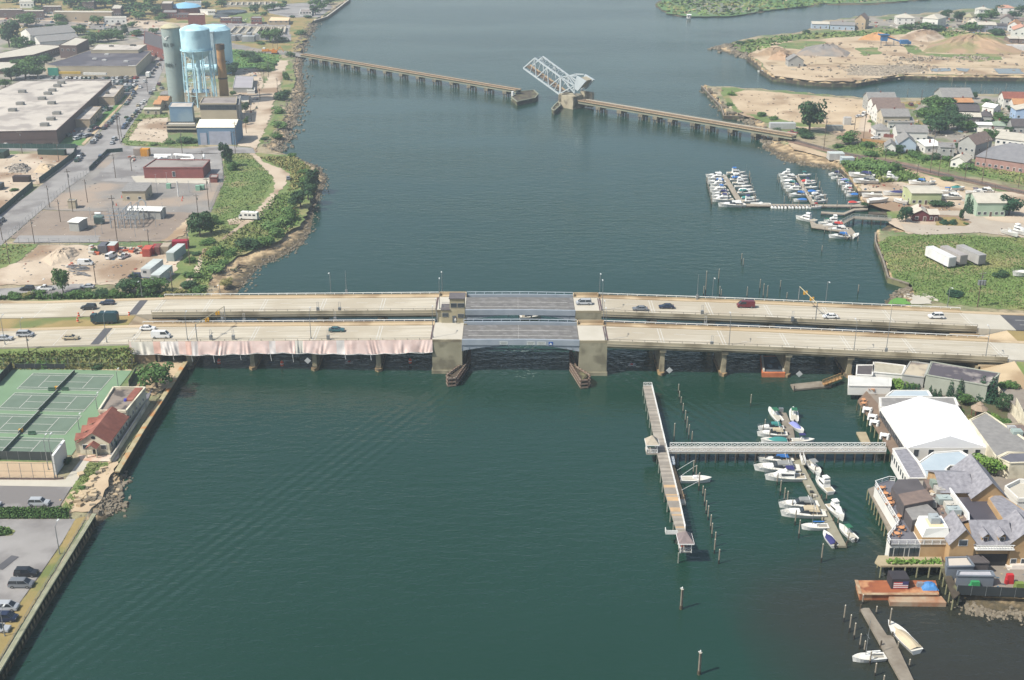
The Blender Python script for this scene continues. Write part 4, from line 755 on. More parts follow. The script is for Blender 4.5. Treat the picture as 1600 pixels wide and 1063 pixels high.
wh={'s':'near bridge, low side','n':'near bridge, railed side','fs':'far bridge, low side','fn':'far bridge, railed side'}
for i,(u,vb,vt,w)in enumerate(LP):
 same=sorted(l[0]for l in LP if l[3]==w);k=same.index(u);z=dz(P(u,vb,9).x)
 pole('l',u,vb,vt,z,'street lamp on the %s, %s'%(wh[w],ordn(k,len(same),'tennis court end','marsh end')),'street lamps on the bridges',0 if w in('s','fs')else math.pi)
for u,vb,vt,lb in((541.5,461,423,'slim bare mast rising from a grey cabinet on the far bridge towards the water towers'),(1089,469,429,'slim bare mast rising from a grey cabinet on the far bridge towards the marina'),(1384,553,470,'very tall thin grey mast beside the near bridge above the sheds')):
 z=dz(P(u,vb,9).x);p=P(u,vb,z);h=hz(u,vb,vt,z);o=thing('mast',lb,'mast',p);m=MB();m.cyl(p,.12,.05,z,z+h,6);m.build('shaft',M_metal,o);m=MB();m.box((p.x,p.y,z+.9),(.7,.5,1.8));m.build('cabinet',M_metal,o)
GT=[(330,531,'s'),(365,531,'s'),(513,531,'s'),(382,505,'n'),(524,503,'n'),(1102,510,'n'),(1112,541,'s'),(1097,492,'fs'),(1238,502,'fs'),(497,487,'fs'),(531,487,'fs'),(348,503,'n')]
for u,v,w in GT:
 same=sorted(l[0]for l in GT if l[2]==w);z=dz(P(u,v,9).x);p=P(u,v,z);o=thing('barrier_gate','barrier gate on the %s, %s'%(wh[w],ordn(same.index(u),len(same),'tennis court end','marsh end')),'barrier gate',p,0,'barrier gates on the bridges')
 m=MB();m.box((p.x,p.y,z+.7),(.9,.6,1.4));m.build('cabinet',M_metal,o);m=MB();m.tube((p.x-.25,p.y,z+1.3),(p.x-.25,p.y,z+3.2),.07);m.tube((p.x+.25,p.y,z+1.3),(p.x+.25,p.y,z+3.2),.07);m.beam((p.x-.3,p.y,z+3.2),(p.x+.3,p.y,z+3.2),.1);m.build('raised_arm',paint(200,200,196),o)
M_yel=paint(226,170,50)
for nm,x0,x1,off,z in(('tennis court',-92.5,-87.5,0,dz(-90)),('marsh',93.5,91.5,24,dz(92))):
 o=thing('signal_gantry','slanting signal gantry with yellow traffic lights on the bridge half towards the %s'%nm,'signal gantry',((x0+x1)/2,yf(x0)+off+7,z));a=Vector((x0,yf(x0)+off+.1,z));b=Vector((x1,yf(x1)+off+15.1,z))
 m=MB();m.tube(a,a+Vector((0,0,6)),.13);m.tube(b,b+Vector((0,0,6)),.13);m.build('post',M_metal,o);m=MB();m.tube(a+Vector((0,0,5.9)),b+Vector((0,0,5.9)),.11);m.build('arm',paint(206,196,160),o)
 for q in(.35,.72):
  c=a+(b-a)*q+Vector((0,0,5.3));m=MB();m.box(c,(.5,.4,1.1));m.box(c+Vector((.7,0,.1)),(.5,.4,1.1));h=m.build('traffic_light_pattern',M_yel,o);m=MB();[m.cyl((c.x+dx,c.y),.13,.13,c.z+e,c.z+e+.02,6)for dx in(0,.7)for e in(.56,)];m.build('visor_pattern',M_dark,o)
  # boats
BT=[('open',8,'green',1209.7,652,100,'white open boat with green top, far end of finger dock, river side'),('open',7.6,'green',1239.8,652,80,'white open boat with green top, far end of finger dock, shore side'),('cruiser',7,'teal',1204,672.5,180,'white cabin boat under a teal canvas, beyond the latticed walkway'),('cruiser',8,'tan',1206,682,176,'white and tan cabin boat, second out from the latticed walkway'),('covered',7,'teal',1209,692,178,'white boat with a pale teal cover close behind the latticed walkway'),('covered',6,'lilac',1245.5,672,-70,'small boat under a lilac cover on the shore side of the finger dock'),('open',6,'navy',1254,692,0,'white open boat with a navy top partly behind the latticed walkway'),('cruiser',9,'blue',1211,722,178,'white cabin cruiser with a bright blue canopy'),('cruiser',11.5,'grey',1213,736,176,'largest white cabin cruiser, grey canopy, between the blue-topped and navy-topped boats'),('flybridge',10,'navy',1226,750,178,'white motor yacht with a square navy top over its flying bridge'),('open',7.5,'grey',1271,735,-78,'white open boat with a flat grey top, bow towards the camera'),('flybridge',7.5,'white',1286,762,105,'white pilothouse boat with dark wraparound windows beside the finger dock'),('cruiser',9.5,'grey',1247,793,180,'white cruiser with a grey canopy and arch, moored behind a larger one'),('cruiser',10.5,'tan',1254,807,177,'white cruiser with a tan hard top, pointed bow rail, nearer of two abreast'),('sail',6.3,'blue',1272.6,827,180,'small white sailing boat with a blue furled sail beside the finger dock'),('flybridge',7,'white',1306,804,-75,'white cabin boat, bow towards the camera, beside the finger dock'),('open',6.5,'green',1323,836,108,'white open boat with a small dark green cover at the dock end'),('covered',6,'navy',1295,846,100,'small white boat with a navy cover at the dock end'),('open',7.6,'white',1087,753,0,'white open boat tied by long lines beside the long pier'),('covered',9.6,'tan',1409,1000,108,'long white open boat with twin outboards and a beige cover near the cove dock'),('sail',6.6,'white',1356.6,1032,186,'white sailing boat with a bare mast beside the cove dock'),('cruiser',7.2,'black',829,498,5,'white cabin boat with a dark top passing under the far lifting span')]
for k,ln,c,u,v,dg,lb in BT:place_boat(k,ln,c,u,v,dg,lb)
KC=['cruiser','open','cruiser','flybridge','covered'];CC=['white','navy','white','blue','tan','grey','white','teal'];rb=random.Random(11)
def berths(px,dg,where,a,b,ln=9,special={}):
 n=len(px)
 for i,(u,v)in enumerate(px):
  k,c=special.get(i,(KC[(i*3+len(px))%5],CC[(i*5+n)%8]));L_={'covered':.85,'open':.8}.get(k,1)*ln*rb.uniform(.9,1.08)
  desc={'cruiser':'white cruiser with a %s canopy','open':'white open boat with a %s top','flybridge':'white motor yacht with a %s top','covered':'boat under a %s cover','sail':'sailing boat with a %s furled sail'}[k]%c
  place_boat(k,round(L_*2)/2,c,u,v,dg+rb.uniform(-3,3),'%s, %s, %s'%(desc,where,ordn(i,n,a,b)),'boats in the far marina')
berths([(1117,277),(1119.5,281.5),(1119,287),(1122,291),(1121,296),(1123.5,300.5),(1126,305),(1126,310),(1128,315)],180,'outer dock, river side','far end','walkway',9,{0:('cruiser','white'),1:('flybridge','white'),5:('flybridge','blue'),6:('cruiser','navy')})
berths([(1150,273),(1155,278.5),(1154,283.5),(1157,288.5),(1161,294),(1165,299.5),(1166,304),(1170,312),(1171,317)],2,'outer dock, shore side','far end','walkway',8.6,{4:('sail','white'),0:('flybridge','blue'),7:('covered','teal')})
berths([(1228,275.5),(1231.6,280),(1229,285),(1234,290),(1237,295),(1241,299),(1246,307),(1250,315)],180,'middle dock, river side','far end','walkway',7.6,{6:('cruiser','blue'),1:('cruiser','white')})
berths([(1257,276),(1262.5,286),(1263.5,289.5),(1267,295.5),(1271,302),(1278,309),(1281,316.5)],2,'middle dock, shore side','far end','walkway',7.4,{1:('covered','red'),0:('open','teal')})
berths([(1304,274.5),(1307,280),(1317,284),(1319.5,288.5),(1322,293),(1325,297.5),(1327,302),(1332,307)],178,'by the bulkhead walk','beach end','landing',6.8,{0:('cruiser','navy'),2:('covered','lilac'),4:('open','blue'),6:('open','red')})
berths([(1291,351.5),(1301,348.5),(1303,356),(1309,361.5),(1311,372)],178,'near cluster','far side','open water',9,{0:('open','green'),2:('cruiser','red'),3:('cruiser','white'),4:('cruiser','blue')})
for k,ln,c,u,v,dg,lb in(('flybridge',9.5,'white',1259,345,140,'white motor yacht with dark windows lying off the near cluster, bow upstream'),('open',6,'white',1336,371,50,'small white dinghy lying askew by the near cluster'),('cruiser',12,'white',1143,323,177,'large white cruiser lying across the end of the outer dock'),('open',9,'white',1188,322,178,'white open boat along the marina walkway beside the large cruiser'),('covered',6,'red',1335,319.5,0,'red covered skiff by the bulkhead landing'),('open',5,'red',1275,326,5,'small white boat with a red top along the marina walkway')):place_boat(k,ln,c,u,v,dg,lb)
js=MB();js.prism([(-1.5,-.5),(.9,-.5),(1.6,0),(.9,.5),(-1.5,.5)],0,.6);js.box((-.3,0,.85),(1.4,.5,.5),taper=.6);JS=thing('watercraft','w','personal watercraft');js.build('hull',M_hull,JS);js=MB();js.box((.3,0,1.1),(.1,.8,.1));js.box((-.5,0,1.12),(.9,.4,.08));js.build('seat',paint(90,96,110),JS)
for i in range(13):o=put(JS,P(1206+i*5.4,325,0),rb.uniform(1.2,1.9),None,'small white personal watercraft tied along the marina walkway, %s'%ordn(i,13,'large cruiser','red-topped boat'),'personal watercraft','watercraft tied along the walkway')
ASH=[('cruiser',12,'navy',1346,276,160,'large white cruiser with navy canvas laid up beyond another beside the reeds'),('cruiser',11.5,'grey',1352,285,172,'large white cruiser laid up beside the bulkhead, nearer of two'),('flybridge',7.5,'white',1391,280,-30,'white boat propped up alone in the gravel yard'),('covered',10,'navy',1397,304,175,'boat under a navy cover by the orange lift'),('open',9,'white',1362,307,175,'white open boat on the timber landing'),('covered',10,'white',1372,315,15,'boat shrouded in white beside the landing'),('open',7,'white',1407,316,130,'white open boat beside the yellow-green shed, bow up'),('cruiser',7.5,'blue',1434,287,165,'boat with bright blue canvas behind the yellow-green shed'),('open',6.5,'grey',1455,287,30,'grey-topped open boat behind the yellow-green shed'),('covered',7,'teal',1496,296,10,'small boat under a turquoise cover among the trailers'),('cruiser',10,'white',1484,310,178,'long white cruiser laid up at the end of the yellow-green shed'),('open',8,'blue',1478,302,170,'white boat with a blue top laid up behind a long white cruiser'),('cruiser',9,'white',1536,301,175,'white cruiser laid up near the long green shed, towards the railway'),('open',8,'navy',1522,303,175,'white open boat with a navy top laid up behind the green shed'),('open',8.5,'white',1578,366,-60,'white open boat with a bare deck parked at the road end'),('flybridge',9,'white',1592,364,-60,'white boat with a raised bridge parked at the road end'),('cruiser',9.5,'white',1603,430,178,'white boat lying at the edge of the marsh grass'),('open',6,'white',1190,113,178,'white fishing boat tied to the gravel yard bulkhead')]
for k,ln,c,u,v,dg,lb in ASH:
 o=place_boat(k,ln,c,u,v,dg,lb,None,G+.7 if u>1195 else 0)
 # mooring piles
def piles(lst,label,grp,cat=None):
 r_=sorted(lst,key=lambda e:(e[2],e[0]));w=sorted(lst)
 hor=(w[-1][0]-w[0][0])>(r_[-1][2]-r_[0][2])*2
 for e in lst:pile(e[0],e[2],e[1],'%s, %s'%(label,ordn((w if hor else r_).index(e),len(lst),*(('river','shore')if hor else('far end','near end')))),grp)
piles([(1060,600,614),(1061.5,611,623),(1064,620,633),(1067,630,646),(1070.5,641,661),(1073,651,675),(1076,663,685),(1081,674,691)],'grey mooring pile in the line beyond the walkway','piles beyond the walkway')
piles([(1083,719,743),(1087.5,727,747),(1091.6,738,767),(1098,759,775),(1100.5,764,790),(1103,782,803),(1106,790,813),(1110,804,828),(1112,817,840),(1117,831,854),(1116,842,865),(1123,858,881)],'mooring pile in the line alongside the long pier','piles alongside the long pier')
piles([(1202,671,688),(1195,655,668),(1214,738,758),(1218.8,750,774),(1225,762,785),(1229.7,767,788),(1237.5,781,796),(1242,796,821),(1247.7,812,841),(1309,808,820),(1325,832,848),(1192,664,678),(1235,692,706),(1186,690,706),(1273,728,742),(1291,770,782)],'mooring pile at the finger dock berths','piles at the finger dock')
piles([(1327,960,988),(1334,973,999),(1343,990,1013),(1350,1001,1020),(1369,947,959),(1388.6,950,985),(1347.4,929,944),(1420.6,1030,1042),(1367,1036,1056),(1379,1055,1078),(1359,1017,1038),(1402,1002,1018)],'grey mooring pile beside the cove dock','piles beside the cove dock')
piles([(1102,423,463),(1099,447,463),(1122.5,420,441),(1124,447,464),(1126.6,452,465),(1166.7,448,467),(1187,436,455),(1192,443,468),(1198,446,470),(1219,438,452),(1229,457,469),(1158.6,396,408),(1161,404,417)],'dark bare pile upstream of the far bridge','bare piles upstream of the bridges')
piles([(1371,138,148),(1417.5,139,151),(1486,120,140),(1507,128,141),(1532,132,146),(1537,141,150),(1541,142,150),(1553,137,149),(1557,138,150),(1561,139,151),(1571,131,143),(1492,133,140),(1501,134,140)],'dark bare pile in the creek behind the houses','piles in the creek')
for u,vt,vb,lb in((1172.6,616,635,'single pile with a white cap between bridge and finger dock'),(1053,661,689,'tall thin dark pile beside the long pier, before the latticed walkway'),(1283,849,879,'single leaning pile off the end of the finger dock'),(1318,945,972,'single pile in open water outside the cove dock'),(1340.5,445,459,'single short pile near the marsh bulkhead, white cap'),(485,116,129,'thin pile off the rocky shore by the railway'),(1284,384,394,'single pile off the near cluster of the marina')):pile(u,vb,vt,lb)
mp=random.Random(4)
for line,nn,w in(([(1104,286),(1112,322)],9,'river side of the outer dock'),([(1170,278),(1180,320)],8,'shore side of the outer dock'),([(1214,284),(1238,322)],9,'river side of the middle dock'),([(1274,284),(1292,322)],9,'shore side of the middle dock'),([(1308,288),(1322,312)],5,'berths by the bulkhead walk'),([(1288,366),(1340,380)],6,'near cluster of boats'),([(1225,320),(1330,330)],6,'marina walkway')):
 for k_,(u,v)in enumerate(along(line,nn,2,mp)):pile(u,v,v-mp.uniform(9,14),'thin mooring pile, %s, %s'%(w,ordn(k_,nn,'river end','landing end')),'piles on the '+w)
for i,(u,vt,vb)in enumerate(((1064,921,952),(1092,1020,1054))):
 h=hz(u,vb,vt);p=P(u,vb,0);o=thing('channel_marker','grey cluster of piles with a gull on top, %s'%('just below the long pier' if i==0 else 'farther out towards the open water'),'channel marker',p);m=MB()
 for a in range(3):m.cyl((p.x+.16*math.cos(a*2.1),p.y+.16*math.sin(a*2.1)),.14,.12,.9,h,7)
 m.build('post_pattern',M_wood,o);m=MB();m.cyl((p.x,p.y),.36,.32,-1,.9,8);m.build('foot',M_woodd,o);m=MB();m.cyl((p.x,p.y),.34,.34,h,h+.1,8);m.build('cap',M_concl,o)
 g=MB();g.lathe((p.x,p.y),[(.02,h+.12),(.14,h+.22),(.16,h+.34),(.06,h+.46),(.09,h+.54),(.02,h+.62)],8);g.beam((p.x-.1,p.y,h+.3),(p.x-.45,p.y,h+.26),.12,.06);g.beam((p.x+.05,p.y,h+.55),(p.x+.18,p.y,h+.53),.03,.03);solo(g,'gull',M_white,'white gull perched on the %s channel marker'%('upper' if i==0 else 'lower'),'gull')
 # piers, walkways and floating docks
def dock(name,label,px,z,m_,th=.35,pile_step=0,cat='dock',depth=1.,pm=None):
 pts=[P(u,v,z)for u,v in px];c=sum(pts,Vector())/len(pts);t=thing(name,label,cat,(c.x,c.y,0));m=MB();m.prism([(p.x,p.y)for p in pts],z-th,z);m.build('deck',m_,t)
 if pile_step:
  n=len(pts);me_=None
  for k in range(n):
   a,b=pts[k],pts[(k+1)%n];d=(b-a).length
   if d<pile_step*1.2:continue
   s=int(d/pile_step);a=a+(c-a).normalized()*.2;b=b+(c-b).normalized()*.2
   for j in range(s+1):
    q=a+(b-a)*(j/s)
    if me_ is None:m=MB();m.cyl((0,0),.19,.17,-1.2,z-th+.02 if pile_step<8 else z+1.0,7);o=m.build('pile',pm or M_woodd);me_=o.data
    else:o=bpy.data.objects.new('pile',me_);COL.objects.link(o)
    o.parent=t;o.location=(q.x-c.x,q.y-c.y,0)
 return t,pts
def rail(t,pts,z,h=1.05,post=2.4,lattice=False,name='railing',m_=None,w=.09):
 m=MB()
 for a,b in zip(pts,pts[1:]):
  a=Vector((a[0],a[1],z));b=Vector((b[0],b[1],z));d=(b-a).length;s=max(1,round(d/post));up=Vector((0,0,1))
  m.beam(a+up*h,b+up*h,w*1.3,w);m.beam(a+up*.12,b+up*.12,w,w)
  for j in range(s+1):
   q=a+(b-a)*(j/s);m.box((q.x,q.y,z+h/2),(w*1.3,w*1.3,h))
   if lattice and j<s:e=a+(b-a)*((j+1)/s);m.beam(q+up*.12,e+up*h,w*.8,w*.8);m.beam(q+up*h,e+up*.12,w*.8,w*.8)
   elif not lattice and j<s:e=a+(b-a)*((j+.5)/s);m.beam(q+up*h*.55,e+up*h*.55+(e-q),w*.7,w*.7)
 return m.build(name,m_ or M_white,t)
PLANK=mat('pier_planks',L(172,164,152),L(150,142,130),.6,.85);PLANKT=mat('pier_planks_tan',L(206,172,128),L(176,150,118),.5,.85)
t,pp=dock('long_pier','long narrow timber pier with white handrail and two roofed shelters',[(1005,603),(1018.5,603),(1040,697),(1060,779),(1071,828),(1079,848),(1080,862),(1061,862),(1058,832),(1038.6,768),(1027,708)],3.0,PLANK,.4,4.5,'pier',pm=mat('pier_pile_pale',L(150,156,146),L(90,96,84),.6,.85))
rr=random.Random(2);LE=[(1005.4,603),(1027,708),(1038.8,768),(1058,831)];RE=[(1018,603),(1040,697),(1060,779),(1070.5,828)]
m=MB();m2=MB();N=92
def at_line(L_,v):
 for(a,b),(c,d)in zip(L_,L_[1:]):
  if b<=v<=d:return a+(c-a)*(v-b)/(d-b)
 return L_[-1][0]
a0,a1=P(1005,603,3).y,P(1058,831,3).y
vv=603.
while vv<829:
 st2=1.15+vv*.0012;g=rr.random();col_=(m2 if(g<.35 and vv>742)else m)
 if g>.3 or col_ is m2:a,b,c,d=P(at_line(LE,vv),vv,3),P(at_line(RE,vv),vv,3),P(at_line(RE,vv+st2),vv+st2,3),P(at_line(LE,vv+st2),vv+st2,3);zt=3.04;col_.add([(a.x,a.y,zt),(b.x,b.y,zt),(c.x,c.y,zt),(d.x,d.y,zt)],[(3,2,1,0)],0)
 vv+=st2*rr.choice((1,1,2,3))
m.build('plank_pattern',mat('pier_planks_old',L(150,144,134),L(134,126,116),.6,.85),t);m2.build('new_plank_pattern',PLANKT,t)
rail(t,[P(u,v,3)for u,v in RE[:4]],3,1.05,2.6);rail(t,[P(1005.4,603,3),P(1018,603,3)],3,1.05,1.3,True)
def hut(t,cx,cy,w,d,z,roofm,post_h=2.4,rh=1.9,rz=0.):
 c,s=math.cos(rz),math.sin(rz);R=lambda x,y,zz:(cx+x*c-y*s,cy+x*s+y*c,zz)
 for x in(-1,1):
  for y in(-1,1):m=MB();m.beam(R(x*w/2*.92,y*d/2*.92,z),R(x*w/2*.92,y*d/2*.92,z+post_h),.16);m.build('shelter_post',M_white,t)
 m=MB();e=.35;m.add([R(-w/2-e,-d/2-e,z+post_h),R(w/2+e,-d/2-e,z+post_h),R(w/2+e,d/2+e,z+post_h),R(-w/2-e,d/2+e,z+post_h),R(0,0,z+post_h+rh)],[(0,1,4),(1,2,4),(2,3,4),(3,0,4),(3,2,1,0)]);m.build('shelter_roof',roofm,t)
 m=MB();k=[R(-w/2-e,-d/2-e,z+post_h),R(w/2+e,-d/2-e,z+post_h),R(w/2+e,d/2+e,z+post_h),R(-w/2-e,d/2+e,z+post_h)];[m.beam((*k[i][:2],z+post_h-.08),(*k[(i+1)%4][:2],z+post_h-.08),.12,.2)for i in range(4)];m.build('shelter_trim',M_white,t)
M_shing=mat('grey_shingle',L(158,157,162),L(122,121,128),1.2,.9,bump=.03,bscale=6)
g1=P(1070.5,861,3);hut(t,g1.x,g1.y+.9,2.6,3.6,3,mat('shelter_shingle',L(142,128,126),L(118,108,108),1.2,.9),2.5,2.0)
rail(t,[P(1061,848,3),P(1061,863,3),P(1080,863,3),P(1080,848,3)],3,1.05,1.3,True)
g2=P(1018.5,706,3);m=MB();m.box((g2.x,g2.y+.7,2.8),(2.9,3.2,.4));m.build('shelter_floor',PLANK,t);hut(t,g2.x,g2.y+.7,2.6,3.,3,mat('shelter_shingle_tan',L(186,176,158),L(166,156,140),1.2,.9),2.4,1.9);rail(t,[(g2.x+1.3,g2.y-.8),(g2.x-1.3,g2.y-.8),(g2.x-1.3,g2.y+2.2)],3,1.05,1.3,True)
m=MB();q=P(1049,832,3);m.box((q.x,q.y,2.9),(2.6,1.2,.2));m.box((q.x-1.3,q.y,3.4),(.1,1.3,1.1));m.box((q.x,q.y-.6,3.4),(2.6,.1,1.));m.build('side_landing',M_white,t)
for i,(du,dv,c)in enumerate(((-3,0,(224,120,90)),(1.5,-1,(190,160,110)),(4.5,.5,(214,206,190)))):
 pass
t,pp=dock('latticed_walkway','long white walkway with lattice railings on timber piles, from pier to restaurant',[(1040,706.5),(1385,706.5),(1383,698.5),(1047,698.5)],3.0,PLANK,.5,2.45,'walkway')
rail(t,[P(1042,706.5,3),P(1384,706.5,3)],3,1.2,1.55,True,w=.13);rail(t,[P(1047,698.5,3),P(1383,698.5,3)],3,1.2,1.55,True,w=.13)
for a,b in((1044,1384),):m=MB();m.beam(P(a,707,2.85),P(b,707,2.85),.12,.4);m.build('fascia_board',M_white,t)
for u,vb,vt in((1101,0,0),(1133,1,1),(1225,0,0),(1188,0,0)):
 pass
t,_=dock('finger_dock','grey floating finger dock beyond the latticed walkway',[(1216,645),(1228.5,645),(1240,672),(1243,692),(1234.5,692),(1227,672)],.7,M_wood,.5,9);q=P(1220,644,.7);m=MB();m.box((q.x,q.y,1.3),(1.2,.8,1.2));m.build('dock_box',M_metal,t)
t,_=dock('finger_dock','long grey floating dock on the camera side of the latticed walkway',[(1236,714),(1248.5,714),(1323,853),(1306,853)],.7,mat('dock_planks',L(156,152,132),L(136,130,112),.5,.85),.5,9.5)
for k,(u,v)in enumerate(((1263,762),(1268,770),(1273,776),(1254,744),(1288,800))):q=P(u,v,.7);m=MB();m.box((q.x,q.y,.95),(.8,.6,.5));m.build('dock_box',paint(70,72,70)if k%2 else M_concl,t)
t,_=dock('gangway','short white gangway down from the latticed walkway to the finger dock',[(1247.6,706),(1252.5,706),(1258.5,726),(1253,726)],1.9,M_concl,.2,0,'gangway');rail(t,[P(1247.6,706,2),P(1253,726,1.6)],1.9,1.0,1.6);rail(t,[P(1252.5,706,2),P(1258.5,726,1.6)],1.9,1.0,1.6)
dock('wooden_float','narrow orange-brown wooden float alongside the long pier',[(1049.5,726),(1053.5,726),(1070,779),(1063.5,779)],.6,PLANKT,.4,9);dock('concrete_float','small concrete float at the end of the orange-brown float',[(1063,780),(1070,780),(1071.5,787),(1064.5,787)],.5,M_concl,.5,0)
dock('gangway','pale blue-grey gangway from the long pier to the wooden float',[(1045,703),(1053,703),(1055,726),(1050,726)],1.6,paint(196,206,214),.2,0,'gangway')
dock('cove_dock','grey timber dock with a step in its side, in the dark cove',[(1344,950),(1358,950),(1386,992.5),(1395,993.5),(1432,1072),(1412,1072)],.8,M_wood,.5,9);dock('small_float','small weathered float beside the restaurant pier',[(1338,675),(1353,675),(1361,693),(1347.6,693)],.6,mat('tan_weathered',L(178,164,134),L(160,146,118),.5,.85),.5,0)
t,_=dock('floating_dock','pale floating dock under the yellow gangway beside the near bridge',[(1235,600.5),(1240,608.5),(1300,603),(1282,595.5)],.7,M_wood,.5,8)
t,_=dock('gangway','yellow-railed gangway beside the white sheds near the bridge',[(1285,599),(1288,602),(1316,592),(1312,588)],1.6,M_woodt,.2,0,'gangway');rail(t,[P(1285,599,1.6),P(1314,588,1.6)],1.6,1,1.5,m_=M_woodt);rail(t,[P(1288,602,1.6),P(1316,592,1.6)],1.6,1,1.5,m_=M_woodt)
for nm,lb,px in(('marina_dock','outer dock of the far marina between two rows of boats',[(1127,273),(1134,273),(1163,319),(1154,319)]),('marina_dock','middle dock of the far marina with a red covered boat',[(1242,274),(1247,274),(1276,322),(1269,322)]),('marina_dock','long marina walkway joining the two docks to the shore',[(1160,318.5),(1335,320),(1350,317),(1366,318),(1352,323),(1160,321.5)]),('marina_dock','brown walk along the marina bulkhead',[(1309,264),(1314,263),(1343,296),(1338,301)]),('marina_dock','floating dock among the near cluster of boats',[(1265,343),(1276,350),(1330,356),(1338,366),(1324,372),(1318,362),(1268,355)]),('marina_dock','narrow elevated catwalk beyond the arched footbridge',[(1283,330.5),(1318,332.5),(1334,326),(1356,325),(1356,327.5),(1336,328.5),(1320,335),(1283,333)])):
 dock(nm,lb,px,.9,mat('marina_planks',L(168,158,142),L(150,140,124),.4,.85),.35,6)
t,pts=dock('footbridge','grey railed footbridge on piles from the near cluster to the shore',[(1315,347),(1333,338),(1392,342),(1392,345),(1334,341.5),(1319,350)],2.4,M_wood,.3,3.6,'footbridge');rail(t,[P(1319,350,2.4),P(1334,341.5,2.4),P(1392,345,2.4)],2.4,1.1,2.6,m_=paint(186,186,178));rail(t,[P(1315,347,2.4),P(1333,338,2.4),P(1392,342,2.4)],2.4,1.1,2.6,m_=paint(186,186,178))
dock('timber_landing','dark timber landing on piles in the boatyard basin',[(1341,299),(1378,299),(1378,304),(1341,304)],2.3,M_woodd,.3,3);dock('timber_landing','worn timber jetty below the orange boat lift',[(1357,331),(1384,331),(1384,335),(1357,335)],2.3,M_woodd,.3,3)
def slab_boat(name,label,px,z,m_,cat='barge',th=1.5):
 pts=[P(u,v,z)for u,v in px];c=sum(pts,Vector())/len(pts);t=thing(name,label,cat,(c.x,c.y,0));m=MB();m.prism([(p.x,p.y)for p in pts],z-th,z);m.build('hull',m_,t);return t,pts
t,pts=slab_boat('work_barge','orange-fronted work barge with a dark deck moored under the near bridge',[(1191,583),(1227,583),(1222,556),(1188,556)],1.4,mat('orange_barge',L(206,124,80),L(176,100,62),.5,.8),th=1.6)
m=MB();q=[p+(sum(pts,Vector())/4-p)*.14 for p in pts];m.prism([(p.x,p.y)for p in q],1.36,1.46);m.build('deck',mat('barge_deck',L(96,104,110),L(70,76,84),.4,.8),t);m=MB();m.beam(q[0]+Vector((0,0,.3)),q[3]+Vector((0,0,.3)),.5,.6);m.beam(q[1]+Vector((0,0,.3)),q[2]+Vector((0,0,.3)),.5,.6);m.build('coaming_rim',M_concl,t);m=MB();c_=sum(pts,Vector())/4;[m.box((c_.x+dx,c_.y+dy,1.7),(s,s*.7,.6),dx)for dx,dy,s in((-1.2,-2,1.3),(.6,1.5,1.8),(1.5,-3,1.0))];m.build('equipment_pile',paint(110,128,140),t)
t,pts=slab_boat('rusty_barge','long rusty deck barge beside the planted pier below the restaurant',[(1338,907),(1462,907),(1467.5,928.5),(1344,928.5)],1.5,M_rust,th=1.5);m=MB();[m.beam(a+Vector((0,0,.06)),b+Vector((0,0,.06)),.7,.12)for a,b in((pts[0],pts[3]),(pts[3]+(pts[2]-pts[3])*.02,pts[3]+(pts[2]-pts[3])*.98))];m.build('worn_edge',mat('worn_edge',L(190,172,140),L(150,110,80),.6,.8),t)
slab_boat('timber_float','pale timber and rust float lashed outside the rusty barge',[(1388.5,931.5),(1471,931.5),(1479,942),(1391,941)],1.0,mat('float_wood',L(176,162,138),L(160,112,80),.4,.8),'float',1.)
q=P(1404.5,918,1.5);t=thing('deck_container','dark container draped with a red, white and blue striped flag on the rusty barge','container',q);m=MB();m.box((q.x,q.y+1,2.7),(3.6,3.2,2.4));m.build('container_shell',mat('dark_shed',L(60,56,60),L(46,44,50),.8,.8),t)
m=MB();n=7
for k in range(n):m.box((q.x+.1,q.y-.64,1.75+k*.22),(3.,.06,.21),mi=k%2)
m.box((q.x+1.0,q.y-.66,2.95),(1.2,.08,.75),mi=2);m.build('flag',[paint(196,84,88),M_white,paint(70,70,120)],t)
q=P(1452,918,1.5);m=MB();rr=random.Random(8)
for i in range(8):
 for j in range(8):m.v.append((q.x-1.7+i*.48,q.y-1.2+j*.4,1.5+(.9+.35*rr.random())*math.sin(math.pi*i/7)**.6*math.sin(math.pi*j/7)**.6))
for i in range(7):
 for j in range(7):a=i*8+j;m.f.append((a,a+8,a+9,a+1));m.m.append(0)
solo(m,'tarpaulin_heap',paint(78,140,200),'bright blue tarpaulin heaped on the rusty barge','tarpaulin');q=P(1437,916,1.5);m=MB();m.box((q.x,q.y,1.95),(1.3,.9,.9),taper=.8);m.tube((q.x,q.y,2.4),(q.x+1.2,q.y,2.1),.15);solo(m,'winch_engine',paint(150,150,156),'grey engine beside the blue tarpaulin on the rusty barge','engine')
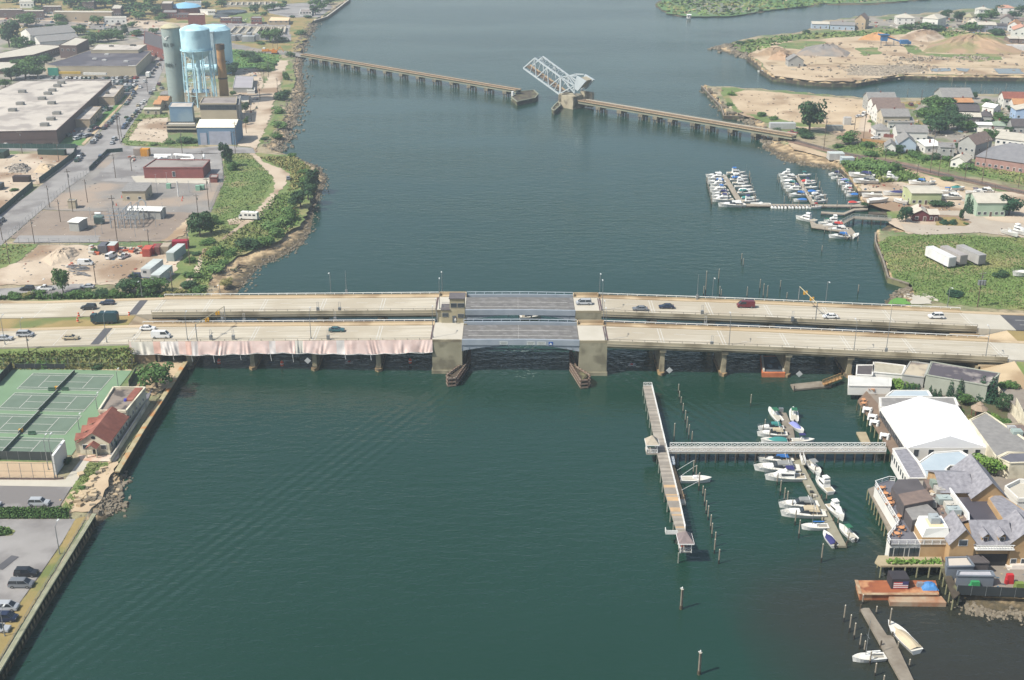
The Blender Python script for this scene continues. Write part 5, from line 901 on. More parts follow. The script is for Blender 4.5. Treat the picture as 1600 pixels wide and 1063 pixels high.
# building helpers
WINP={}
def window(t,cx,cy,cz,w,h,ang,fm=None,name='window',gm=None):
 m=MB();c,s=math.cos(ang),math.sin(ang);nx,ny=s,-c
 m.box((cx+nx*.03,cy+ny*.03,cz),(w+.22,.08,h+.22),ang);m.box((cx+nx*.06,cy+ny*.06,cz),(w,.08,h),ang,1)
 return m.build(name,[fm or M_white,gm or M_glass],t)
def block(name,label,cat,px,zt,wm,rm,par=.3,zb=G,wins=None,units=(),group=None):
 pts=[P(u,v,zt)for u,v in px];c=sum(pts,Vector())/len(pts);t=thing(name,label,cat,(c.x,c.y,zb),0,group)
 m=MB();m.prism([(p.x,p.y)for p in pts],zb-.3,zt-.02);m.build('wall',wm,t)
 ins=[c+(p-c)*(1-.5/max(1,(p-c).length))for p in pts];m=MB();m.prism([(p.x,p.y)for p in ins],zt-.1,zt+.05);rf=m.build('roof',rm,t)
 if par:
  m=MB();n=len(pts)
  for i in range(n):a,b=pts[i],pts[(i+1)%n];m.beam((a.x,a.y,zt+par/2-.05),(b.x,b.y,zt+par/2-.05),.35,par)
  m.build('parapet_trim',wm,t)
 for(i,n_,w,h,zz,*rest)in(wins or()):
  a,b=pts[i],pts[(i+1)%len(pts)];d=b-a;ang=math.atan2(d.y,d.x)
  mid=(a+b)/2-c
  if(mid.x*math.sin(ang)-mid.y*math.cos(ang))<0:ang+=math.pi
  for k in range(n_):q=a+d*((k+.5)/n_);window(t,q.x,q.y,zb+zz,w,h,ang,rest[0]if rest else None,rest[1]if len(rest)>1 else 'window',rest[2]if len(rest)>2 else None)
 for(u,v,w,d,h,col_)in units:
  q=P(u,v,zt);m=MB();m.box((q.x,q.y,zt+h/2+.05),(w,d,h));m.box((q.x,q.y,zt+h+.12),(w*.6,d*.6,.15));m.build('roof_unit',paint(*col_),t)
 return t,pts
def house(label,fl,fr,depth,h,rise,ridge,wm,rm,zb=G,name='house',cat='house',win=(3,1),over=.4,group=None,wz=None,chim=None,side=2,door=True,zpx=None,fmw=None):
 zt=zb+h;A=P(*fl,zt if zpx is None else zpx);B=P(*fr,zt if zpx is None else zpx);d=B-A;d.z=0;Wd=d.length;ang=math.atan2(d.y,d.x)
 t=thing(name,label,cat,(A.x,A.y,zb),ang,group);cs,sn=math.cos(ang),math.sin(ang)
 R=lambda x,y,z:(A.x+x*cs-y*sn,A.y+x*sn+y*cs,zb+z)
 m=MB();m.add([R(0,0,-.3),R(Wd,0,-.3),R(Wd,depth,-.3),R(0,depth,-.3),R(0,0,h),R(Wd,0,h),R(Wd,depth,h),R(0,depth,h)],[(0,1,5,4),(1,2,6,5),(2,3,7,6),(3,0,4,7),(4,5,6,7)])
 if ridge=='x':m.add([R(0,0,h),R(0,depth,h),R(0,depth/2,h+rise),R(Wd,0,h),R(Wd,depth,h),R(Wd,depth/2,h+rise)],[(0,1,2),(4,3,5)])
 if ridge=='y':m.add([R(0,0,h),R(Wd,0,h),R(Wd/2,0,h+rise),R(0,depth,h),R(Wd,depth,h),R(Wd/2,depth,h+rise)],[(0,1,2),(4,3,5)])
 m.build('wall',wm,t);o=over;dz_=.0;k=rise/(depth/2 if ridge=='x' else Wd/2)if rise else 0;lo=h-o*k;T=.14;m=MB()
 def slab(q):m.add(q+[(x,y,z+T)for x,y,z in q],[tuple(range(len(q)-1,-1,-1)),tuple(range(len(q),2*len(q)))]+[(i,(i+1)%len(q),len(q)+(i+1)%len(q),len(q)+i)for i in range(len(q))])
 if ridge=='x':
  slab([R(-o,-o,lo),R(Wd+o,-o,lo),R(Wd+o,depth/2,h+rise),R(-o,depth/2,h+rise)]);slab([R(-o,depth/2,h+rise),R(Wd+o,depth/2,h+rise),R(Wd+o,depth+o,lo),R(-o,depth+o,lo)])
 elif ridge=='y':
  slab([R(-o,-o,lo),R(Wd/2,-o,h+rise),R(Wd/2,depth+o,h+rise),R(-o,depth+o,lo)]);slab([R(Wd/2,-o,h+rise),R(Wd+o,-o,lo),R(Wd+o,depth+o,lo),R(Wd/2,depth+o,h+rise)])
 elif ridge=='hip':
  a,b=(Wd,depth);r=min(a,b)/2
  if a>=b:r1,r2=R(r,b/2,h+rise),R(a-r,b/2,h+rise)
  else:r1,r2=R(a/2,r,h+rise),R(a/2,b-r,h+rise)
  c0,c1,c2,c3=R(-o,-o,h-.1),R(a+o,-o,h-.1),R(a+o,b+o,h-.1),R(-o,b+o,h-.1)
  if a>=b:m.add([c0,c1,c2,c3,r1,r2],[(0,1,5,4),(1,2,5),(2,3,4,5),(3,0,4),(3,2,1,0)])
  else:m.add([c0,c1,c2,c3,r1,r2],[(0,1,4),(1,2,5,4),(2,3,5),(3,0,4,5),(3,2,1,0)])
 else:
  slab([R(-o,-o,h),R(Wd+o,-o,h),R(Wd+o,depth+o,h+rise),R(-o,depth+o,h+rise)])
 rf=m.build('roof',rm,t)
 if chim:x,y=chim;x*=Wd;y*=depth;m=MB();q=R(x,y,0);m.box((q[0],q[1],zb+h+rise*.6+.6),(.7,.7,1.6+rise*.4),ang);cobj=m.build('chimney',M_brick,rf,world=False);cobj.data.transform(Matrix.Rotation(-ang,4,'Z')@Matrix.Translation((-A.x,-A.y,-zb)))
 nx_,ny_=win
 for j in range(ny_):
  zz=(wz if wz else 1.5)+j*2.8
  if zz>h-.3 and j:break
  for i in range(nx_):
   q=R(Wd*(i+.5)/nx_,0,0)
   if door and j==0 and i==nx_//2:window(t,q[0],q[1],zb+1.05,.95,2.0,ang,None,'door',paint(110,90,76));continue
   window(t,q[0],q[1],zb+zz,min(1.2,Wd/nx_*.5),1.1,ang,fmw)
  for i in range(side):
   q=R(0,depth*(i+.5)/side,0);window(t,q[0],q[1],zb+zz,1.,1.1,ang-math.pi/2,fmw)
   q=R(Wd,depth*(i+.5)/side,0);window(t,q[0],q[1],zb+zz,1.,1.1,ang+math.pi/2,fmw)
 return t,R,Wd
def fence(name,label,px,h,m_,z=G,solid=True,post=3.,cat='fence',pm=None):
 pts=[P(u,v,z)for u,v in px];t=thing(name,label,cat,pts[0]);m=MB();m2=MB()
 for a,b in zip(pts,pts[1:]):
  if solid:m.beam((a.x,a.y,z+h/2),(b.x,b.y,z+h/2),.08,h)
  else:
   for k in(.08,.5,1):m.beam((a.x,a.y,z+h*k),(b.x,b.y,z+h*k),.05,.05)
  s=max(1,round((b-a).length/post))
  for j in range(s+1):q=a+(b-a)*(j/s);m2.cyl((q.x,q.y),.06,.06,z-.1,z+h+.1,5)
 m.build('panel' if solid else 'rail',m_,t);m2.build('fence_post_pattern',pm or M_metal,t);return t
R_flat=mat('flat_roof',L(206,198,186),L(184,176,166),.06,.9,c3=L(164,156,148),s3=.09);R_flatg=mat('flat_roof_grey',L(158,150,144),L(138,130,124),.08,.9,c3=L(120,112,108),s3=.1)
R_black=mat('tar_roof',L(84,80,88),L(70,68,76),.08,.9,c3=L(104,100,104),s3=.06)
W_tan=mat('tan_wall',L(186,168,142),L(168,150,126),.12,.85);W_beige=mat('beige_wall',L(196,184,160),L(178,166,142),.12,.85);W_brown=mat('brown_wall',L(112,92,86),L(96,80,76),.15,.85);W_white=mat('white_siding',L(232,230,222,.78),L(212,210,204,.78),.2,.7);W_grey=mat('grey_siding',L(178,178,172),L(160,160,156),.2,.75);W_blue=mat('blue_siding',L(190,204,218),L(172,188,204),.2,.75)
R_red=mat('red_shingle',L(150,92,76),L(126,76,64),1.0,.9,c3=L(160,104,88),s3=.2);R_grey=mat('roof_grey',L(150,148,144),L(128,126,124),.8,.9);R_brn=mat('roof_brown',L(136,118,108),L(112,98,92),.8,.9);R_dk=mat('roof_dark',L(98,92,92),L(80,76,78),.8,.9);R_lt=mat('roof_pale',L(204,198,182),L(186,180,166),.4,.9);R_or=mat('roof_orange',L(196,148,104),L(176,128,90),.6,.9)
# tennis club
q=[P(u,v,G)for u,v in((31.5,606.5),(160,609.5),(178,587),(52.5,583.5))];ex=(q[1]-q[0]).normalized();ey=Vector((-ex.y,ex.x,0))
M_court=mat('court_surface',L(110,128,112),L(98,116,100),.25,.8)
zc=G+.2
for i,(u,v)in enumerate(((178,587),(153.7,618),(127.5,651),(100,687))):
 o=P(u,v,G);A=lambda x,y,z=0:tuple(o-ex*x-ey*y+Vector((0,0,zc-G+z)))
 t=thing('tennis_court','green tennis court with white lines and a net, %s'%['first from the highway','second from the highway','third from the highway','fourth from the highway'][i],'tennis court',A(11.9,5.5))
 m=MB();m.add([A(23.77,10.97),A(0,10.97),A(0,0),A(23.77,0)],[(0,1,2,3)]);m.build('playing_surface',M_court,t)
 m=MB();ln=lambda x0,y0,x1,y1:m.beam(A(x0,y0,.03),A(x1,y1,.03),.13,.02)
 ln(0,0,23.77,0);ln(0,10.97,23.77,10.97);ln(0,0,0,10.97);ln(23.77,0,23.77,10.97);ln(0,1.37,23.77,1.37);ln(0,9.6,23.77,9.6);ln(5.49,1.37,5.49,9.6);ln(18.28,1.37,18.28,9.6);ln(5.49,5.48,18.28,5.48);m.build('line_marking',M_line,t)
 m=MB();m.beam(A(11.88,-.9,.5),A(11.88,11.9,.5),.03,1.0,0);m.beam(A(11.88,-.9,1.02),A(11.88,11.9,1.02),.06,.07,1);m.build('net',[mat('net',L(104,124,106),L(92,112,94),2,.9),M_white],t)
 for y in(-.9,11.9):m=MB();p=A(11.88,y);m.cyl(p,.07,.07,G,G+1.2,6);m.build('net_post',M_dark,t)
 m=MB()
for i,(u,v)in enumerate(((89,609),(33,676))):p=P(u,v,G);m=MB();m.box((p.x,p.y,G+.5),(1.0,.7,1.0));solo(m,'water_cooler',M_yel,'yellow cooler between the nets of two courts, %s'%('near the highway' if i==0 else 'farther from the highway'),'cooler')
for i,(u,v)in enumerate(((81,611.5),(102,611),(50,680))):p=P(u,v,G);m=MB();m.box((p.x,p.y,G+.45),(2.,.5,.1));m.box((p.x,p.y+.25,G+.8),(2.,.08,.5));[m.box((p.x+x,p.y,G+.22),(.1,.4,.44))for x in(-.8,.8)];solo(m,'court_bench',paint(60,96,76),['dark green bench on the outer side of the first net gap','dark green bench on the clubhouse side of the first net gap','dark green bench by the third court net'][i],'bench')
M_chain=mat('chain_link',L(120,140,118),L(104,124,104),2,.6,.3)
fence('court_fence','tall green chain-link fence between the tennis courts and the highway slope',[(-60,577),(24,576.5),(208,576.5)],3.4,M_chain,solid=False,post=3.2);fence('wind_screen','black wind screen on the fence behind the first tennis court',[(24,577.5),(102,577.3)],1.7,mat('screen_black',L(52,58,60),L(42,48,50),.5,.9))
fence('wind_screen','black wind screen along the far side of the court beside the next club court',[(-6,605),(20,577)],2.4,MATS['screen_black']);fence('wind_screen','low dark green screen between the courts and the clubhouse corner',[(202,606),(214,585)],2.2,paint(40,76,70))
fence('court_fence','tall chain-link fence along the handball court',[(-40,748),(90,749)],4.3,M_chain,solid=False,post=2.8);fence('wind_screen','black screen between the tennis courts and the tan handball court',[(-60,717),(84,720)],2.4,mat('screen_dk',L(66,74,74),L(56,62,62),.5,.9))
fence('court_fence','low timber kerb wall under the handball court fence',[(-60,750),(86,751),(100,750)],.7,W_brown,cat='kerb wall')
a,b=P(87,743,G),P(105,718,G);h=5.2;t=thing('handball_wall','white slab wall at the end of the tan handball court','wall',((a.x+b.x)/2,(a.y+b.y)/2,G));m=MB();m.beam((a.x,a.y,G+h/2),(b.x,b.y,G+h/2),.4,h);m.build('slab',W_white,t);m=MB();m.beam((a.x,a.y,G+h+.1),(b.x,b.y,G+h+.1),.6,.25);m.build('coping',M_white,t)
cw=mat('club_wall',L(228,220,196,.76),L(210,200,174,.76),.3,.8,c3=L(190,182,160),s3=.3)
t,R,Wd=house('red-roofed cream clubhouse with an entrance porch and round gable window',(123,690.5),(170,691),14.5,3.4,2.6,'y',cw,R_red,name='clubhouse',cat='clubhouse',win=(0,0),side=0)
ang=t.rotation_euler[2]
for x in(Wd*.2,Wd*.8):q=R(x,0,0);window(t,q[0],q[1],G+2.0,1.3,1.1,ang)
m=MB();n=14;m.v=[R(Wd/2+.55*math.cos(6.283*i/n),-.06,4.6+.45*math.sin(6.283*i/n))for i in range(n)];m.f=[tuple(range(n))];m.m=[0];m.build('round_window',M_glass,t)
for i in range(6):q=R(Wd,1.5+i*2.3,0);window(t,q[0],q[1],G+1.9,.8,1.0,ang+math.pi/2)
m=MB();b0=[R(Wd/2-1.5,-2.6,2.7),R(Wd/2,-2.6,3.8),R(Wd/2,.4,3.8),R(Wd/2-1.5,.4,2.7),R(Wd/2+1.5,-2.6,2.7),R(Wd/2+1.5,.4,2.7)];m.add(b0,[(0,1,2,3),(1,4,5,2)]);m.build('porch_roof',R_red,t)
m=MB();m.add([R(Wd/2-1.4,-2.5,2.6),R(Wd/2,-2.5,3.65),R(Wd/2+1.4,-2.5,2.6)],[(0,1,2),(2,1,0)]);[m.beam(R(Wd/2+s*1.3,-2.4,0),R(Wd/2+s*1.3,-2.4,2.7),.25)for s in(-1,1)];m.build('porch',cw,t);q=R(Wd/2,0,0);window(t,q[0],q[1],G+1.1,1.2,2.1,ang,None,'door',M_dark)
m=MB()
for k,y in enumerate((1.2,5.6,10.)):
 w=2.6;a0,a1,a2=R(-1.2,y-w/2+.3,3.5),R(-1.2,y+w/2+.8,3.5),R(-1.2,y+.6,4.9);b1=R(Wd*.3,y+.6,4.9);m.add([a0,a1,a2,b1,R(Wd*.18,y-w/2+.3,4.5),R(Wd*.18,y+w/2+.8,4.5)],[(0,2,3,4),(2,1,5,3)])
 m.add([R(-1.1,y-w/2+.4,-.2),R(-1.1,y+w/2+.7,-.2),R(-1.1,y+w/2+.7,3.5),R(-1.1,y+.6,4.8),R(-1.1,y-w/2+.4,3.5)],[(0,1,2,3,4),(4,3,2,1,0)],1);m.add([R(-1.1,y-w/2+.4,-.2),R(-1.1,y-w/2+.4,3.5),R(0,y-w/2+.4,3.5),R(0,y-w/2+.4,-.2)],[(0,3,2,1),(0,1,2,3)],1)
m.build('cross_gable_trim',[R_red,cw],t)
m=MB();p0=[R(.2,14.5,0),R(Wd-.2,14.5,0),R(Wd+.3,29,0),R(-.8,29,0)];m.prism([p[:2]for p in p0],G-.2,G+4.6);m.build('annexe_wall',cw,t)
m=MB();c_=sum((Vector(p)for p in p0),Vector())/4;[m.beam((*p0[i][:2],G+4.9),(*p0[(i+1)%4][:2],G+4.9),.45,.7)for i in range(4)];m.build('annexe_parapet',cw,t)
m=MB();m.prism([tuple((c_+(Vector(p)-c_)*.94)[:2])for p in p0],G+4.55,G+4.68);m.build('annexe_roof',mat('stained_roof',L(150,138,126),L(130,120,110),.3,.9,c3=L(84,78,74),s3=.35),t)
m=MB();m.prism([R(Wd-2.6,21,0)[:2],R(Wd-.5,21,0)[:2],R(Wd-.2,28.6,0)[:2],R(Wd-2.3,28.6,0)[:2]],G+4.6,G+5.2);m.build('red_roof_strip',R_red,t)
for i in range(5):q=R(Wd+.05+.012*i*3,16+i*2.6,0);window(t,q[0],q[1],G+2.6,.5,.7,ang+math.pi/2)
q=P(196,625,G+5);m=MB();m.cyl((q.x,q.y),.5,.4,G+4.7,G+5.3,8);solo(m,'roof_bucket',paint(66,70,180),'blue bucket standing on the flat clubhouse roof','bucket')
p=P(203,606,G+2.6);m=MB();m.box((p.x,p.y,G+2.5),(4.6,1.6,.15));[m.box((p.x+x,p.y+y,G+1.2),(.1,.1,2.5))for x in(-2.1,2.1)for y in(-.6,.6)];solo(m,'canopy',paint(172,208,222),'pale blue canopy at the far end of the clubhouse','canopy')
p=P(178,697,G);m=MB();m.box((p.x,p.y,G+.6),(1.4,.9,1.2));m.box((p.x,p.y,G+1.25),(1.5,1.0,.12));solo(m,'waste_bin',paint(40,116,104),'small green bin on the path beside the clubhouse','bin')
def seawall(label,px,z,w,m_,face=None,th=.5,name='seawall'):
 pts=[P(u,v,z)for u,v in px];t=thing(name,label,'sea wall',pts[0]);m=MB();m2=MB()
 for a,b in zip(pts,pts[1:]):m.beam((a.x,a.y,z-.1),(b.x,b.y,z-.1),w,.35);m2.beam((a.x,a.y,z/2-.9),(b.x,b.y,z/2-.9),th,z+1.2)
 m.build('cap',m_,t);m2.build('wall',face or M_woodd,t);return t
M_cap=mat('weathered_cap',L(186,174,140),L(150,140,104),.4,.85,c3=L(190,128,70),s3=.2);M_green=mat('weedy_wall',L(64,68,44),L(40,44,34),.5,.8)
t=seawall('green-stained timber sea wall with a pale cap along the lower car park',[(-30,1094),(60,943),(147,803)],2.4,1.0,mat('pale_cap',L(176,176,148),L(150,150,122),.3,.85),M_green)
pts=[P(u,v,2.4)for u,v in((-30,1094),(60,943),(147,803))];m=MB()
for a,b in zip(pts,pts[1:]):
 s=int((b-a).length/1.6)
 for j in range(s):q=a+(b-a)*(j/s);m.cyl((q.x+.55,q.y-.2),.2,.2,-1,2.2,6)
m.build('sheet_rib_pattern',M_green,t);rail(t,[P(u-4,v-1,2.6)for u,v in((-30,1094),(60,943),(146,803))],2.6,1.0,3,m_=M_metal,w=.05)
seawall('timber sea wall with a rust-orange cap beside the clubhouse path',[(183,737),(222,672),(290,565)],2.5,1.3,M_cap,M_green);seawall('low cream wall between the clubhouse path and the sea wall',[(172,716),(214,652),(232,622)],G+1.5,.35,M_concl,cw,.3,'garden_wall')
seawall('dark timber bulkhead with pale posts along the gravel yard',[(1167,90),(1182,101),(1189,110),(1207,121.5),(1260,128.5),(1300,131),(1338,131),(1379,123.5),(1413,119),(1488,121),(1600,122),(1680,122)],2.2,.6,M_woodd)
seawall('dark timber bulkhead at the tip of the sandy lot',[(1096,133.5),(1127,166),(1131,180.5),(1163,181.5)],2.2,.7,M_wood);seawall('curving timber bulkhead at the edge of the marsh grass',[(1368,363),(1368,377),(1380,406),(1388,433),(1421,443)],2.2,.6,M_wood);seawall('black-stained bulkhead beside the laid-up boats',[(1311,262),(1324,275),(1338,296)],2.2,.5,M_woodd)
seawall('grey bulkhead and boardwalk at the far end of the industrial shore',[(491,32),(510,26),(525,15),(547,-2)],2.2,1.5,M_concl)
# lower car park
for i,(k,c,u,v,dg,lb)in enumerate((('suv','silver',62,789,0,'silver estate car with dark windows alone in the upper car park'),('suv','black',42,899,0,'dark estate car parked highest up the lower car park'),('minivan','grey',34,916,0,'grey minivan parked just below a dark estate car'),('minivan','silver',10,952,0,'silver minivan in the lower car park beside a navy one'),('minivan','navy',8,969,0,'navy minivan in the lower car park beside a silver one'),('sedan','silver',-3,986,0,'silver saloon cut by the photo edge below a navy minivan'),('sedan','silver',-14,791,0,'silver car cut by the photo edge in the upper car park'))):place_car(k,c,u,v,G+.12,dg,lb)
p=P(11,879,G+.2);m=MB();m.box((p.x,p.y,G+.19),(1.9,5.2,.04),-.3);o=m.build('drain_patch',M_asphd);o['kind']='structure'
t=thing('hedge','long clipped green hedge between the two car parks','hedge',P(50,801,G));m=MB();rr=random.Random(9)
for _ in range(5200):a=P(rr.uniform(-60,108),rr.uniform(796,812),G);s=.2;q=Vector((a.x,a.y,G+rr.uniform(.1,.85)));n_=Vector((rr.uniform(-1,1),rr.uniform(-1,1),rr.uniform(0,1)));x=n_.orthogonal().normalized()*s;y=n_.cross(x).normalized()*s;m.add([q-x,q-y,q+x,q+y],[(0,1,2,3)])
m.build('foliage',LEAF['mid'],t);t=thing('hedge','low oval green hedge on the lower car park island','hedge',P(0,832,G));m=MB()
for _ in range(900):th=rr.uniform(0,6.28);k=rr.random()**.5;a=P(-8+28*k*math.cos(th),833+6.5*k*math.sin(th),G);q=Vector((a.x,a.y,G+rr.uniform(.1,.8)));s=.2;n_=Vector((rr.uniform(-1,1),rr.uniform(-1,1),rr.uniform(0,1)));x=n_.orthogonal().normalized()*s;y=n_.cross(x).normalized()*s;m.add([q-x,q-y,q+x,q+y],[(0,1,2,3)])
m.build('foliage',LEAF['mid'],t)
for u,vb,vt,k,lb in((213/1.0*0+86,748,683,'l','tall white floodlight pole beside the handball court'),(93.5,867,820,'l','slim lamp pole with a concrete foot on the car park verge'),(8,995,955,'l','lamp pole with a concrete foot near the minivans'),(0,808,762,'l','lamp pole at the photo edge behind the hedge'),(185,606,580,'l','floodlight at the end of the first tennis court'),(152,640,618,'l','floodlight at the end of the second tennis court'),(124,672,651,'l','floodlight at the end of the third tennis court'),(76,735,684,'l','floodlight pole behind the black screen'),(48,568,524,'u','bare timber pole on the slope beside the near road'),(37,538,500,'l','lamp at the near road before the silver minivan')):pole(k,u,vb,vt,G,lb)
# substation and works
def pl(lst,grp='utility poles at the works'):
 for u,vb,vt,lb in lst:pole('u',u,vb,vt,G,lb,None,rnd.choice((0,.3,-.3)))
pl([(54,381,342,'utility pole at the corner of the brown gravel yard'),(95,348,312,'utility pole among the yards beside the small brick hut'),(137,317,280,'utility pole on the pale asphalt strip'),(181,279,241,'utility pole between the upper asphalt yard and the road'),(184,382,305,'tall utility pole in front of the switchgear'),(114,332,264,'tall slim pole beside the main street fence'),(78,325,290,'pole on the main street kerb below the bend'),(327,329,277,'tall dark pole on the green edge of the yard'),(311,350,303,'utility pole with short arms above the bushes'),(297,414,358,'utility pole with transformers beside the white trailers'),(270,459,423,'dark pole among the bushes behind the far road'),(15,413,375,'pole at the grassy plot beside the main street'),(4,376,350,'pole at the photo edge on the main street'),(233,384,358,'short pole inside the brown gravel yard'),(206,268,245,'short pole beside the rusty scrap'),(318,262,235,'utility pole beyond the brick hall'),(150,444,412,'light pole in the contractor yard behind the white van'),(35,240,205,'pale utility pole in front of the brick warehouse'),(92,252,222,'pole inside the green-fenced yard'),(188,225,178,'dark pole on the main street corner'),(185,212,174,'pale pole in the kerb line of the main street'),(190,215,178,'pale pole beside another at the dirt lot'),(231,145,122,'pole half-way along the main street kerb'),(253,110,88,'pole at the bend by the grey silo'),(285,240,205,'light pole before the concrete loading dock'),(368,241,205,'dark pole at the corner of the blue shed'),(370,232,190,'pale pole rising beside the blue shed'),(385,209,178,'dark pole standing on the riverside track'),(393,190,158,'dark pole behind the blue shed on the track'),(406,155,128,'dark pole on the track beyond the grey flat roof'),(413,130,112,'pole with crossarms among the bushes by the track'),(420,122,96,'pole with crossarms nearer the rail line'),(427,80,60,'dark pole by the rail crossing'),(434,79,56,'taller dark pole by the rail crossing'),(434,145,122,'pale pole on the riverside green')])
t,pts=block('brick_warehouse','huge low warehouse with a wide pale flat roof and dark brick walls','warehouse',[(-60,207),(88,204),(174,126),(32,127),(-60,165)],9.5,W_brown,R_flat,.2,wins=[(0,9,5,2,4,W_brown,'wall_panel',W_brown)],units=[(u,v,4,3,1.6,(150,148,142))for u,v in((96,131),(90,136),(82,143),(75,148),(66,156),(35,145),(32,164),(81,163),(20,174),(89,179),(80,188),(70,197))])
block('brick_office','tan brick office wing with a flat roof, against the warehouse, nearer the cross street','office',[(109,187),(140,187),(158,167),(128,167)],6.5,W_tan,R_flat,.3,units=[(130,175,3,2,1,(190,186,176))],wins=[(1,5,1.4,1.4,2.4)]);block('brick_office','tan brick office wing with a flat roof, against the warehouse, farther up the street','office',[(152,152),(178,152),(193,134),(168,134)],7,W_tan,R_flat,.3,units=[(168,147,2,1.5,1.4,(120,118,116)),(178,138,2,1.5,1.2,(120,118,116))],wins=[(1,5,1.4,1.4,2.4)])
t,pts=block('supermarket','supermarket with a dark tar roof and green, yellow and white awnings','supermarket',[(70,101),(88,104),(212,104),(236,80),(140,79),(100,93)],9,W_beige,R_black,.3,units=[(u,v,3,2,.8,(210,210,206))for u,v in((167,86),(163,95),(197,97),(148,93))])
for a,b,c in(((76,112),(92,112),(60,150,128)),((93,113.5),(127,113.5),(206,172,70)),((131,115),(167,115.5),(224,222,214))):A,B=P(*a,5.5),P(*b,5.5);m=MB();m.beam(A+Vector((0,-.6,0)),B+Vector((0,-.6,0)),1.6,1.4 if c[0]!=60 else 5);m.build('awning',paint(*c),t)
A=P(207,106,8);m=MB();m.box((A.x,A.y-.3,8),(5,.3,3.2));m.build('sign_board',M_white,t)
block('flat_building','pale flat-roofed building behind the dark-roofed supermarket','warehouse',[(142,79),(216,79),(229,70),(152,69.5)],11,W_beige,R_flat,.4,units=[(174,73,3,2,.8,(90,88,86)),(208,72,4,2,1.,(90,88,86))])
block('long_building','long pale-roofed building running back past the trees at the photo edge','building',[(-40,96),(52,86),(100,72),(60,70),(-40,92)],7,W_brown,R_lt,.3,wins=[(1,12,1.2,1.2,3)]);block('flat_building','tower-like brick building with an overhanging pale flat roof','building',[(92,71.5),(119,72),(138,62),(118,59)],11,W_brown,R_lt,.4,wins=[(0,3,1.5,1.5,6)]);block('flat_building','low grey flat-roofed building under the trees at the photo edge','building',[(-40,110),(12,109),(30,97),(-40,98)],5,W_brown,R_lt,.3)
house('grey-roofed hall among trees, beyond a similar lower one',(32,50),(50,56),34,8,4,'y',W_white,R_grey,name='hall',cat='hall',win=(3,2));house('grey-roofed lower hall among trees, in front of its taller twin',(50,60),(62,66),30,5,3,'y',W_white,R_grey,name='hall',cat='hall',win=(2,1))
for px,zt,wm,rm,lb in(([(-40,16),(35,16),(35,14),(-40,14)],9,W_brown,R_lt,'long dark brick terrace at the top edge of the photo'),([(28,18),(68,18),(69,16),(30,16)],8,W_brown,R_lt,'brick block beside the long terrace beyond the railway'),([(83,19.5),(174,20),(178,17.5),(85,17)],10,W_tan,R_lt,'long tan brick building with a white roof edge beyond the railway'),([(162,28),(197,28),(197,26),(163,26)],8,W_white,R_lt,'white single-storey building beside the railway'),([(174,14),(188,14),(192,8),(178,8)],10,W_brown,R_lt,'brick block with two pale roofs among far trees'),([(128,4),(146,4),(150,0),(132,0)],9,W_brown,R_lt,'pale roofed block at the top edge between trees'),([(66,11),(96,11),(96,9),(68,9)],7,W_brown,R_lt,'low pale roof between the far trees'),([(30,3),(52,3),(54,-1),(32,-1)],8,W_white,R_lt,'white roofed block at the top edge of the photo'),([(252,6),(268,6),(271,2),(255,2)],12,W_brown,R_lt,'brick block with a stepped pale roof beside the blue dome'),([(254,20),(276,20),(276,16),(256,16)],7,mat('brick_deep',L(120,72,66),L(100,60,56),.3,.85),R_grey,'low dark red brick block before the blue dome'),([(293,24),(320,24),(319,21),(296,21)],14,M_brick,R_lt,'tall red brick block behind the water tank'),([(275,24),(295,24),(295,20),(276,20)],6,M_brick,R_dk,'low red brick wing under the pale blue dome'),([(344,29),(361,29),(361,27),(345,27)],6,M_brick,R_lt,'small red brick block beside the round tanks'),([(362,29),(377,29),(378,26.5),(364,26.5)],6.5,MATS['brick_deep'],R_grey,'dark red brick block touching a small paler one'),([(392,29),(409,29),(409,26),(394,26)],7,M_brick,R_grey,'square brick block with a raised roof by the track'),([(419,33),(451,33),(453,27.5),(423,27)],5.5,W_tan,mat('cream_roof',L(236,214,176),L(226,200,160),.1,.9),'shed with a bright cream roof by the riverside lawn'),([(468,22),(487,22),(487,15),(470,14.5)],4,W_white,R_flatg,'pale flat building at the far car park'),([(325,19),(336,19),(336,15),(312,15)],5,W_white,R_lt,'cream shed on the lawn below the top edge'),([(288,6),(314,6),(314,2),(290,2)],8,W_white,R_grey,'white block at the top edge beyond the dome'),([(225,68),(258,79),(262,60),(226,48.5)],9,M_brick,R_dk,'red brick building at the street bend behind the grey silo')):
 block('brick_building',lb,'building',px,zt,wm,rm,.3,wins=[(0,4,1.4,1.4,3)])
def tank_c(u,vb):p=P(u,vb,G);return p
M_aqua=mat('aqua_paint',L(198,232,240,.82),L(176,216,228,.82),.08,.5,c3=L(164,206,220),s3=.12);M_silo=mat('silo_concrete',L(156,172,168),L(138,154,152),.1,.8,c3=L(160,172,166),s3=.08)
p=P(275,162,G);r_=5.3;p.y+=r_;H_=hz(275,162,48,G)+1.0
t=thing('silo','tall grey concrete silo with a bird emblem, beside the blue water tank','silo',p);m=MB();m.lathe(p,[(r_*1.0,G-.5),(r_*1.04,G+H_)],28);m.build('shaft',M_silo,t,smooth=True);m=MB();m.lathe(p,[(r_*1.1,G+H_),(r_*1.1,G+H_+.5),(r_*.6,G+H_+1.9),(.4,G+H_+2.6),(.01,G+H_+2.7)],28);m.build('roof',mat('silo_cap',L(196,190,160),L(180,172,140),.3,.8),t,smooth=True)
m=MB()
for k in range(18):z=G+2+k*2.5;m.lathe(p,[(r_*1.01+.12,z),(r_*1.01+.12,z+.12)],28)
m.build('hoop_pattern',MATS['silo_concrete'],t)
def on_silo(x,z):a=math.asin(max(-1,min(1,x/(r_*1.05))));return(p.x+math.sin(a)*(r_*1.05+.12),p.y-math.cos(a)*(r_*1.05+.12),z)
m=MB()
